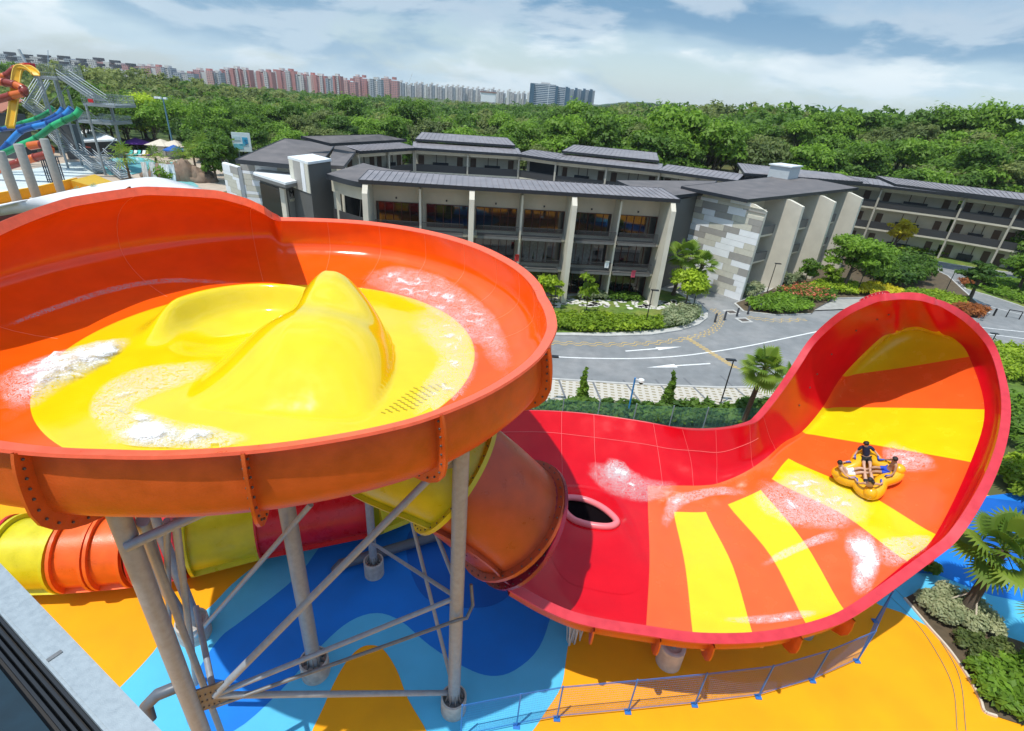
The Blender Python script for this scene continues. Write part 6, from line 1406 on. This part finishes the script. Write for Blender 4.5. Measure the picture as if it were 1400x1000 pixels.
for (a, b, yt, m, lab) in [(0, 24, 73, [B_GREY, B_WHITE], 0), (22, 48, 75, [B_GREY, B_PLAIN], 0), (44, 74, 76, [B_WHITE, B_GREY], 0), (72, 100, 77, [B_WHITE, B_PLAIN, B_GREY], 0), (98, 124, 80, [B_WHITE, B_GREY], 0), (122, 146, 81, [B_WHITE, B_PINK], 0), (144, 168, 82, [B_PLAIN, B_PINK, B_WHITE], 0), (166, 188, 86, [B_PINK, B_WHITE], 0)]:
    flats(a, b, yt+rb.uniform(1, 5), hz_(a)+10, m, 'white and grey low apartment block with dark roof on the skyline above the slide tower', w=820, group='dark roofed blocks above the slide tower', roofm=B_DK)
    flats(a+rb.uniform(-3, 9), b-rb.uniform(-2, 7), yt+rb.uniform(8, 12), hz_(a)+16, [B_WHITE, B_PLAIN], 'white lower apartment block in front of the dark roofed ones', w=700, group='white lower blocks above the slide tower', roofm=B_DK)
B_OFF = block_mat('office_facade', (.70, .73, .76), (.05, .12, .22), None, 3.6, 60); B_OFD = mat('office_blue_end', (.03, .10, .17), .4)
flats(723, 729, 114, hz_(723)+8, [B_OFD], 'dark blue end tower of the banded office building on the skyline', w=1150, group='office buildings on the skyline', tanks=0)
flats(729, 758, 115.5, hz_(729)+8, [B_OFF], 'white office building with dark blue window bands on the skyline', w=1155, group='office building with bands', tanks=1, roofm=B_PLAIN); flats(757.5, 761, 118, hz_(757)+8, [B_OFD], 'narrow dark blue stair tower between two banded offices', w=1150, group='blue stair tower', tanks=0)
flats(761, 771, 119.5, hz_(761)+8, [B_OFF], 'smaller banded office building beside the tall one', w=1155, group='smaller banded office', tanks=0); flats(771, 774, 119, hz_(771)+8, [B_OFD], 'dark blue slab at the edge of the smaller office', w=1150, group='dark slab', tanks=0)
for i, (a, b, yt) in enumerate([(774, 780, 120.5), (780, 785, 122), (784, 790, 120.5), (789, 796, 122.5), (795, 801, 121.5), (800, 805, 123), (804, 811, 122.5)]): flats(a, b, yt, hz_(a)+6, [B_GREY, B_OFD] if i % 2 else [B_OFD, B_GREY], 'hazy blue grey tower block beside the banded office', w=1400+8*i, group='blue grey tower blocks', tanks=0)
mb = MB(); P = aw(559, 113, 1200); mb.bar(P, P+V((9, 0, 19)), .8); mb.bar(P+V((0, 0, -10)), P, 1.0); tag(mb.build('tower_crane', CL_W), 'thin white crane jib above the pale skyline blocks', 'crane')
# ================================================================ water park beyond the bowl
POOLW = mat('pool_water', (.22, .62, .66), .08, nz=.05, nscale=.6, bump=.15, bscale=6); DECK = mat('pool_deck', (.46, .38, .30), .85, nz=.12, nscale=.5); WETW = mat('white_pool_floor', (.60, .68, .68), .5, nz=.08, nscale=.5); ROCKM = mat('rock_brown', (.20, .14, .10), .9, nz=.35, nscale=.7, bump=.8, bscale=2.0)
psheet('park_deck', [(-120, 330), (40, 300), (200, 275), (310, 262), (318, 232), (310, 215), (250, 206), (180, 206), (90, 206), (-60, 206), (-160, 240)], .03, DECK)
psheet('pool_floor', [(-80, 262), (10, 268), (60, 256), (110, 240), (150, 236), (150, 222), (95, 222), (40, 232), (-60, 240)], .036, WETW)
psheet('pool_water', [(140, 222), (153, 217), (180, 214), (205, 218), (214, 222), (214, 228), (200, 235), (176, 240), (150, 240), (138, 232)], .05, POOLW); psheet('pool_water', [(226, 250), (240, 247), (262, 248), (272, 255), (262, 262), (232, 262)], .05, POOLW); psheet('pool_water', [(232, 222), (246, 222), (248, 226), (232, 227)], .05, POOLW)
psheet('yellow_wall_floor', [(-60, 282), (0, 276), (60, 262), (130, 252), (190, 246), (200, 252), (120, 266), (40, 285), (-60, 305)], .045, F_Y)
def rock(P, s, seed):
    mb = MB(); G = []
    for i in range(9):
        row = []
        for j in range(14):
            th, ph = PI*i/8, 2*PI*j/14; d = V((math.sin(th)*math.cos(ph)*s[0], math.sin(th)*math.sin(ph)*s[1], math.cos(th)*s[2])); row.append(P+d*(1+.40*noise.noise(d*.9+V((seed, 0, 0)))+.22*noise.noise(d*2.6+V((0, seed, 0)))))
        G.append(row)
    mb.grid(G, True); return mb
rw_ = thing('rock_waterfall', at(240, 247), 'brown rock ledge with thin white waterfalls between the two pools', 'waterfall')
for i in range(26):
    f = i/25; x = lerp(194, 284, f); y = lerp(245.5, 250, f)+random.uniform(-1.5, 1.0); q_ = random.uniform(1.0, 1.9); P = at(x, y)+V((0, 1.6, .2)); rock(P, (q_*1.25, q_, q_*random.uniform(1.2, 2.0)*(1 if .12 < f < .82 else .6)), i*3.1).build('rock', ROCKM, rw_, smooth=True)
for i, (x, y) in enumerate([(219, 248), (232, 250), (238, 251), (245, 251), (208, 248)]):
    P = at(x, y)+V((0, -1.0, 0)); mb = MB(); mb.grid([[P+V((.5*a+.15*noise.noise(V((i, a, z*.8))), .35*(1-z/3.6)*-1.0-.2, z)) for a in (-1, 0, 1)] for z in np.linspace(0, 3.7, 8)]); mb.build('waterfall', mat('falling_water', (.62, .68, .72), .3, nz=.3, nscale=3, stretch=(2, 2, .3)), rw_, solid=.12)
def umbrella(P, r, h, m, label, n=8):
    root = thing('parasol', P, label, 'parasol', None); mb = MB(); mb.tube([P, P+V((0, 0, h))], .05, 7); mb.build('pole', STEELW, root); mb = MB(); rim = [P+V((r*math.cos(2*PI*k/n), r*math.sin(2*PI*k/n), h-.9)) for k in range(n)]; t = P+V((0, 0, h+.25)); v0 = [p+V((0, 0, -.25)) for p in rim]
    mb.add([t]+rim+v0, [(0, 1+k, 1+(k+1) % n) for k in range(n)]+[(1+k, 1+n+k, 1+n+(k+1) % n, 1+(k+1) % n) for k in range(n)]); mb.build('canopy', m, root)
umbrella(at(190, 209), 3.4, 3.4, mat('purple_canvas', (.13, .03, .28), .8), 'purple parasol beside the turquoise pool'); umbrella(at(241, 217), 2.6, 3.0, mat('blue_canvas', (.01, .10, .42), .8), 'blue parasol at the foot of the floodlight pole')
umbrella(at(127, 212), 2.6, 3.0, mat('coral_canvas', (.60, .16, .12), .8), 'coral parasol behind the steel tower legs'); umbrella(at(146, 211), 2.6, 3.0, mat('crimson_canvas', (.50, .06, .10), .8), 'crimson parasol next to the coral one')
for x, lab in ((168, 'dark grey parasol between the canopy hall and the purple parasol'), (206, 'dark grey parasol on the far side of the purple parasol'), (216, 'dark grey parasol nearest the cream cabanas')): umbrella(at(x, 207), 3.0, 3.2, mat('charcoal_canvas', (.05, .045, .05), .8), lab)
def cabana(x, y, w, lab):
    P = at(x, y); r = thing('cabana', P, lab, 'cabana'); mb = MB()
    mb.prism([(P.x-w*.8, P.y-w*.8), (P.x+w*.8, P.y-w*.8), (P.x+w*.8, P.y+w*.8), (P.x-w*.8, P.y+w*.8)], P.z, P.z+2.6); mb.build('wall', BEIGE_L, r); mb = MB(); t = P+V((0, 0, 4.0)); b = [P+V((a*w*1.25, c*w*1.25, 2.6)) for a, c in ((-1, -1), (1, -1), (1, 1), (-1, 1))]; mb.add([t]+b, [(0, 1, 2), (0, 2, 3), (0, 3, 4), (0, 4, 1), (4, 3, 2, 1)]); mb.build('roof', mat('cream_canvas', (.62, .56, .47), .8), r)
cabana(224, 213, 2.2, 'cream cabana with pointed canvas roof by the poolside, nearer the purple parasol'); cabana(243, 214, 2.4, 'cream cabana with pointed canvas roof directly behind the blue parasol')
for i, (x, c) in enumerate([(176, (.02, .45, .42)), (182, (.7, .75, .75)), (187, (.02, .45, .42)), (194, (.7, .75, .75)), (199, (.6, .55, .1)), (205, (.25, .06, .4))]):
    P = at(x, 213.5); mb = MB(); mb.box(P+V((0, 0, .35)), (.8, 1.9, .12)); mb.bar(P+V((0, .7, .35)), P+V((0, 1.5, 1.2)), .8, .1); mb.box(P+V((0, -.7, .15)), (.7, .08, .3)); mb.box(P+V((0, .6, .15)), (.7, .08, .3))
    tag(mb.build('sun_lounger', mat('lounger%d' % i, c, .6), shift=P), ['teal lounger nearest the canopy hall', 'white lounger second from the canopy hall', 'teal lounger under the purple parasol', 'white lounger beside the teal one under the parasol', 'yellow lounger by the pool edge', 'violet lounger nearest the cabanas'][i], 'lounger')
P = at(240, 214); h = tophgt(P, 224, 135); fl = thing('floodlight_pole', P, 'tall blue grey floodlight pole among the pool parasols', 'floodlight'); mb = MB(); mb.tube([P, P+V((0, 0, h))], [.26, .16], 10); mb.build('pole', mat('pole_blue_grey', (.13, .26, .34), .5), fl, auto=40); mb = MB(); mb.bar(P+V((-1.6, 0, h)), P+V((1.0, 0, h)), .12); mb.build('crossarm', FPOST, fl)
for k in (-1.5, -.6, .8): mb = MB(); mb.box(P+V((k, -.3, h+.1)), (.75, .5, .45)); mb.build('floodlight', CL_W, fl)
sg = at(330, 222); ha = tophgt(sg, 330, 206); sgn = thing('billboard', sg, 'white and turquoise billboard standing above the hipped roof', 'sign'); c = aw(330.5, 194.5, 112); mb = MB(); wv = V((1, .25, 0)).normalized(); nv = V((wv.y, -wv.x, 0)); M8 = Matrix((wv, nv, V((0, 0, 1)))).transposed()
sgn.location = V((c.x, c.y, terr(c.x, c.y)+.0)); mb.box(c, (3.7, .3, 3.8), M=M8); mb.build('board', mat('board_white', (.70, .78, .80), .5), sgn)
for (dx, dz, sx, sz, cc) in [(.75, .35, 1.1, 1.3, (.05, .40, .62)), (-.75, -.9, 1.9, 1.0, (.20, .58, .68)), (.1, -.55, 1.2, .35, (.10, .50, .66)), (-.85, .7, 1.4, .8, (.52, .68, .72))]: mb = MB(); mb.box(c+wv*dx+nv*.18+V((0, 0, dz)), (sx, .04, sz), M=M8); mb.build('printed_panel', mat('print%d' % int(cc[0]*100), cc, .6), sgn)
mb = MB(); 
for q in (-1.2, 1.2): mb.bar(V((c.x+q*wv.x, c.y+.3, terr(c.x, c.y)-1)), V((c.x+q*wv.x, c.y+.3, c.z)), .2)
mb.build('post', FPOST, sgn); text3d('S', 1.5, c+wv*.55+nv*.22+V((0, 0, -.45)), wv, V((0, 0, 1)), mat('sign_navy', (.03, .12, .30), .5), sgn, 'letter')
for (x, y, h, lab) in [(180, 252, 5.2, 'palm at the near edge of the turquoise pool'), (218, 240, 3.4, 'palm on top of the rock waterfall, nearer the pool'), (252, 238, 3.4, 'palm on top of the rock waterfall, nearer the trees'), (268, 232, 4.0, 'slim palm behind the rock waterfall'), (286, 246, 6.5, 'tall palm between the waterfall and the checkered hotel wall')]: fan_palm(at(x, y)+V((0, 0, 0)), h, lab, int(x), 16, 2.2, seg=9, trunk=.2)
for i, (x, y, h, cr, mk, lab) in enumerate([(296, 250, 8, 3.2, 'mid', 'bushy tree beside the checkered hotel wall end'), (308, 240, 9, 3.6, 'dark', 'dark tree behind the checkered hotel wall end'), (275, 222, 8, 3.6, 'mid', 'rounded tree behind the rock waterfall'), (262, 212, 9, 4.5, 'dark', 'large dark tree behind the cabanas'), (236, 206, 14, 7.5, 'mid', 'big rounded bright tree behind the floodlight pole'), (205, 204, 14, 7, 'lime', 'lime green tree behind the dark parasols'), (178, 202, 13.5, 6.5, 'lime', 'yellow green tree above the purple parasol'), (158, 202, 14, 6, 'dark', 'dark green tree behind the steel platform'), (292, 218, 13, 5.5, 'mid', 'tall tree behind the billboard side of the pool'), (308, 214, 12, 5, 'dark', 'dark tree directly under the billboard')]): tree(at(x, y), h, cr, LM[mk], lab, seed=200+i, n=4200, size=.42, trunk=.25, base=.25)
bush([(160, 209), (200, 208), (240, 211), (300, 222), (300, 214), (240, 206), (160, 203)], 2.2, LM['olive'], 'brownish hedge line behind the poolside parasols', 'hedge', 71, 6000, .4)
# white hall roof
hl = thing('canopy_hall', at(125, 212), 'dark sided hall with white canvas roof behind the steel tower', 'building'); mb = MB(); c4 = [aw(90, 194, 122), aw(160, 190.5, 122), aw(152, 186, 134), aw(124, 177, 136), aw(90, 180, 136)]; mb.prism([(p.x, p.y) for p in c4], [p.z-.4 for p in c4], [p.z for p in c4]); mb.build('roof', WHITER, hl); mb = MB(); cc = sum(c4, V((0, 0, 0)))/5; ins_ = [cc+(p-cc)*.9 for p in c4]; mb.prism([(p.x, p.y) for p in ins_], 0, [p.z-.42 for p in ins_]); mb.build('wall', mat('hall_dark_grey', (.05, .055, .065), .8), hl)  # hall walls in one even dark grey
# slide tower
GS = mat('tower_steel', (.30, .34, .36), .5, metal=.3, nz=.1); GSD = mat('tower_dark_steel', (.07, .08, .09), .6); CCOL = mat('grey_column', (.34, .34, .32), .7, nz=.1); REDP = mat('red_panel', (.62, .02, .03), .5)
stw = thing('slide_tower', at(110, 245), 'grey steel slide tower with long outside stairs and railed platforms', 'tower'); WT = 104
def tp(x, y, w=WT): return aw(x, y, w)
def seg(name, pts, wd, m, w=WT, hh=None):
    mb = MB()
    for a, b in zip(pts[:-1], pts[1:]): mb.bar(tp(*a, w) if len(a) == 2 else aw(*a), tp(*b, w) if len(b) == 2 else aw(*b), wd, hh or wd)
    return mb.build(name, m, stw)
def down(x, y, w, r, m, name='leg', lean=0):
    P = tp(x, y, w); mb = MB(); mb.tube([V((P.x+lean, P.y, 0)), P], r, 9); mb.build(name, m, stw, auto=40)
for (x, y, w) in [(117, 143, 98), (150, 143, 104), (122, 160, 112), (152, 146, 116), (54, 104, 100), (76, 104, 104), (50, 104, 114), (72, 104, 118), (92, 122, 108)]: down(x, y, w, .22, GS)
def platform(xa, xb, y, w, dep=6, rail=1.4, dark=GS):
    a, b = tp(xa, y, w), tp(xb, y+(xb-xa)*.08, w); mb = MB(); q = V((0, dep, 0)); b.z = a.z
    mb.add([a, b, b+q, a+q]+[p-V((0, 0, .45)) for p in (a, b, b+q, a+q)], [(0, 1, 2, 3), (7, 6, 5, 4), (0, 4, 5, 1), (1, 5, 6, 2), (2, 6, 7, 3), (3, 7, 4, 0)]); f = mb.build('platform', dark, stw); mb = MB()
    for p0, p1 in ((a, b), (b, b+q), (a+q, b+q)):
        for z in (.2, .75, rail): mb.bar(p0+V((0, 0, z)), p1+V((0, 0, z)), .07)
        n = int((p1-p0).length/.35)
        for k in range(n+1): p = p0.lerp(p1, k/n); mb.bar(p, p+V((0, 0, rail)), .05)
    mb.build('railing', GS, f)
platform(46, 78, 104, 102, 7, 2.4); platform(113, 157, 141, 100, 6, 1.6); platform(106, 152, 164.5, 102, 6, 1.0); platform(52, 92, 160, 108, 6, 1.2, GSD)
def stairs(a, b, wd, w0, w1, n=22):
    A, B = aw(*a, w0), aw(*b, w1); mb = MB(); s = V((.35, 1, 0)).normalized()*wd
    for k in range(n): p = A.lerp(B, (k+.5)/n); mb.box(p+s*.5, (abs(B.x-A.x)/n+.12, wd, .12))
    o = mb.build('stair', GS, stw); 
    for off in (V((0, 0, 0)), s):
        for z in (-.1, .55, 1.15): mb = MB(); mb.bar(A+off+V((0, 0, z)), B+off+V((0, 0, z)), .1, .3 if z < 0 else .07); mb.build('handrail' if z > 0 else 'stringer', CL_G if z > 0 else GS, o)
stairs((78, 104), (130, 139), 2.4, 102, 100); stairs((33, 143), (52, 112), 2.2, 104, 110, 14); stairs((30, 143), (48, 157), 2.2, 104, 104, 10); stairs((95, 205), (130, 235), 2.2, 110, 104, 14); stairs((128, 212), (166, 245), 2.2, 108, 100, 14); stairs((50, 168), (88, 208), 2.0, 112, 110, 16)
seg('brace', [(118, 150, 98), (150, 175, 104)], .14, GS); seg('brace', [(122, 170, 98), (158, 190, 104)], .12, GS); seg('brace', [(136, 212, 100), (158, 190, 104)], .12, GS); seg('brace', [(60, 150, 104), (100, 110, 106)], .12, GS); seg('brace', [(80, 172, 110), (104, 200, 110)], .14, GSD); seg('brace', [(66, 178, 110), (92, 165, 110)], .14, GSD)
mb = MB(); a = tp(92, 170, 116); mb.box(V((a.x, a.y, a.z/2)), (2.4, 2.4, a.z)); mb.build('stair_core', GSD, stw)
mb = MB(); P = tp(67, 217, 92)
for k in range(9): mb.bar(V((P.x-1.6+k*.4, P.y, 0)), V((P.x-1.6+k*.4, P.y, P.z+.3)), .14)
[mb.bar(V((P.x-1.7, P.y+.05, z)), V((P.x+1.7, P.y+.05, z)), .1) for z in np.arange(.6, P.z+.3, 1.1)]; mb.build('louvre_shaft', mat('blue_black_steel', (.025, .035, .06), .5), stw)
mb = MB(); mb.box(tp(41, 90, 101), (1.3, 1.2, .9)); mb.build('red_sign_box', REDP, stw); mb = MB(); mb.box(tp(33, 82, 103), (.35, .35, 3.6), M=Matrix.Rotation(-.25, 3, 'Y')); mb.build('mast', CL_G, stw); mb = MB(); mb.tube([tp(66, 92, 104), tp(65.5, 69, 104)], .07, 6); mb.build('antenna', FPOST, stw); mb = MB(); mb.box(tp(124, 138, 99), (.9, .2, .6)); mb.build('red_notice', REDP, stw)
for (t, b, r, lab) in [((9, 208), (26, 281), .62, 'thick grey concrete column under the blue tube, nearest the edge'), ((33, 198), (52, 275), .62, 'thick grey concrete column between two others under the tubes'), ((64, 191), (86, 270), .6, 'thick grey concrete column nearest the louvred shaft')]:
    P = at(*b); h = tophgt(P, *t); mb = MB(); mb.lathe([(r*1.5, 0), (r*1.5, .5), (r, .55), (r, h), (r*.9, h+.1)], P, 16); tag(mb.build('slide_column', CCOL, auto=40, shift=P), lab, 'column')
def flume(pts, r, m1, m2, label, w=100, openf=False, name='tube_slide'):
    P = crom([aw(x, y, (q[0] if q else w)) for x, y, *q in pts], 8); root = thing(name, P[0], label, 'water slide'); step = 8
    for i in range(0, len(P)-1, step):
        mb = MB(); mb.tube(P[i:i+step+1], r, 12, cap=True); o = mb.build('tube_section', m1 if (i//step) % 2 == 0 else m2, root, smooth=True); mb = MB(); mb.tube([P[i], P[i]+(P[i+1]-P[i]).normalized()*.22], r*1.13, 12); mb.build('flange', m2, o, auto=40)
GR1, GR2 = mat('green_tube', (.03, .42, .16), .3), mat('green_tube_dark', (.012, .22, .09), .3); BL1, BL2 = mat('blue_tube', (.03, .22, .62), .3), mat('blue_tube_dark', (.012, .08, .30), .3); OR1, OR2 = mat('orange_tube', (.62, .13, .02), .3), mat('orange_tube_dark', (.25, .035, .02), .3); YE1 = mat('yellow_flume', (.80, .42, .01), .3)
flume([(73, 147), (66, 154), (50, 162), (32, 168), (5, 176), (-20, 184)], .42, GR1, GR2, 'green tube slide that starts furthest inside the tower', 104); flume([(86, 148), (78, 157), (60, 166), (36, 172), (3, 177), (-20, 178)], .42, BL1, BL2, 'blue tube slide running flat toward the picture edge', 102)
flume([(98, 148), (88, 158), (66, 169), (46, 174), (28, 180), (12, 196), (0, 209), (-16, 226)], .52, BL1, BL2, 'blue tube slide that bends steeply down at the picture edge', 98); flume([(110, 149), (103, 158), (88, 165), (72, 173), (50, 189), (28, 199), (4, 210), (-20, 216)], .55, GR1, GR2, 'long green tube slide nearest the railed platform', 96)
flume([(-12, 108), (8, 104), (20, 95), (34, 91)], .62, OR1, OR2, 'orange tube slide at the very top of the tower', 100); flume([(-14, 110), (6, 113), (20, 116), (31, 121), (32, 127), (16, 131), (-6, 137)], .68, OR1, OR2, 'orange tube slide making a tight bend at the tower', 97)
flume([(-14, 236), (6, 229), (28, 222), (48, 216), (64, 211), (68, 204), (58, 198), (40, 200)], .68, OR1, OR2, 'low orange tube slide curling round the concrete columns', 92)
fr = thing('open_flume', tp(20, 172, 98), 'yellow open body slide dropping from the tower top', 'water slide'); P = crom([aw(x, y, 98) for x, y in [(50, 104), (44, 98), (36, 94), (28, 95), (24, 104), (22, 122), (19, 150), (15, 176)]], 6); mb = MB(); G = []
for i, p in enumerate(P): s = V((.85, .5, 0)).normalized()*.62; G.append([p-s+V((0, 0, .55)), p-s*.9, p+s*.9, p+s+V((0, 0, .55))])
mb.grid(G); mb.build('flume', YE1, fr, auto=40, solid=.1); mb = MB()
for sgn_ in (-1, 1): mb.tube([g[0 if sgn_ < 0 else 3] for g in G], .10, 6)
mb.build('edge_roll', mat('pale_yellow', (.85, .60, .10), .3), fr)
# yellow walls and terracotta roof by the columns
mb = MB(); w0 = [at(-60, 286), at(0, 279), at(60, 268), at(108, 256)]
for a, b in zip(w0[:-1], w0[1:]): mb.bar(a+V((0, 0, .8)), b+V((0, 0, .8)), .4, 1.6)
tag(mb.build('low_wall', mat('yellow_wall', (.80, .46, .02), .6, nz=.08)), 'long low yellow wall below the slide columns', 'wall')
mb = MB(); a = at(128, 262); mb.prism([(a.x-3.5, a.y), (a.x+3, a.y-1), (a.x+3.5, a.y+3), (a.x-3, a.y+5)], 0, [1.6, .6, .6, 2.0]); tag(mb.build('splash_ramp', mat('ochre_ramp', (.55, .34, .02), .6, nz=.1)), 'ochre sloping splash ramp below the tower stairs', 'ramp')
mb = MB(); a = tp(3, 142, 110); mb.prism([(a.x-5, a.y-3), (a.x+2.2, a.y-3), (a.x+1.5, a.y+4), (a.x-5, a.y+4)], [a.z-1.6]*2+[a.z+.6]*2, [a.z-1.3]*2+[a.z+.9]*2); o = mb.build('pavilion_roof', mat('terracotta_roof', (.34, .13, .08), .8, nz=.1)); mb = MB(); mb.box(V((a.x-1.5, a.y+.5, a.z/2-1)), (6, 5, a.z-2)); mb.build('wall', GSD, o); tag(o, 'terracotta roofed pavilion behind the yellow open slide', 'pavilion')
# curved white shell roof in front of the park
sh = thing('shell_roof', at(120, 300, 0), 'long white curved shell roof with maroon edge behind the orange bowl', 'roof'); top = crom([at(-80, 300, 8.6), at(0, 283, 8.8), at(60, 269, 9.0), at(130, 254, 9.0), at(185, 245, 8.8), (at(215, 243.5, 8.4)), at(245, 250, 7.8), at(290, 264, 7.0), at(330, 282, 6.4)], 6); bot = crom([at(-80, 312, 7.8), at(0, 295, 8.0), at(60, 288, 8.0), at(130, 284, 8.0), at(185, 280, 7.8), at(215, 279, 7.6), at(245, 280, 7.2), at(290, 284, 6.6), at(330, 290, 6.0)], 6)
mb = MB(); mb.grid([[a, a.lerp(b, .35)+V((0, 0, .35)), a.lerp(b, .7)+V((0, 0, .25)), b] for a, b in zip(top, bot)]); mb.build('shell', mat('white_shell', (.72, .72, .72), .5, nz=.05, nscale=1.2), sh, smooth=True, solid=.15)
mb = MB(); mb.grid([[b+V((0, -.05, .1)), b+V((0, -.1, -1.0))] for b in bot]); mb.build('edge_band', mat('maroon_band', (.16, .035, .03), .5), sh, solid=.1); mb = MB()
for k in (4, 14, 24, 34, 44): p = top[k].lerp(bot[k], .5); mb.tube([V((p.x, p.y, 0)), p], .2, 8)
mb.build('post', GS, sh)
fan_palm(V((*at(106, 268, 8.4)[:2], 7.4)), 1.0, 'small grey green palm top before the white shell roof', 81, 10, .8, m='silver', seg=9); fan_palm(V((*at(128, 265, 8.4)[:2], 7.4)), 1.1, 'small palm top beside its twin before the white shell roof', 82, 10, .8, m='silver', seg=9)
tree(at(218, 275, 4)-V((0, 0, 4)), 8.6, 2.0, LM['mid'], 'sparse twiggy tree poking above the rim of the orange bowl', seed=91, n=240, size=.3, trunk=.06, base=.55, k=10)
# ================================================================ air
hz = bpy.data.materials.new('air'); hz.use_nodes = True; nt = hz.node_tree; nt.nodes.clear(); ou = nt.nodes.new('ShaderNodeOutputMaterial'); pv = nt.nodes.new('ShaderNodeVolumePrincipled'); pv.inputs['Color'].default_value = (.82, .90, .97, 1); pv.inputs['Density'].default_value = HAZE; pv.inputs['Anisotropy'].default_value = .2; nt.links.new(pv.outputs[0], ou.inputs['Volume'])
if HAZE > 0:
    mb = MB(); mb.box((0, 900, 41), (7000, 3800, 100)); o = mb.build('haze', hz); stuff(o, 'thin pale air over the whole park')
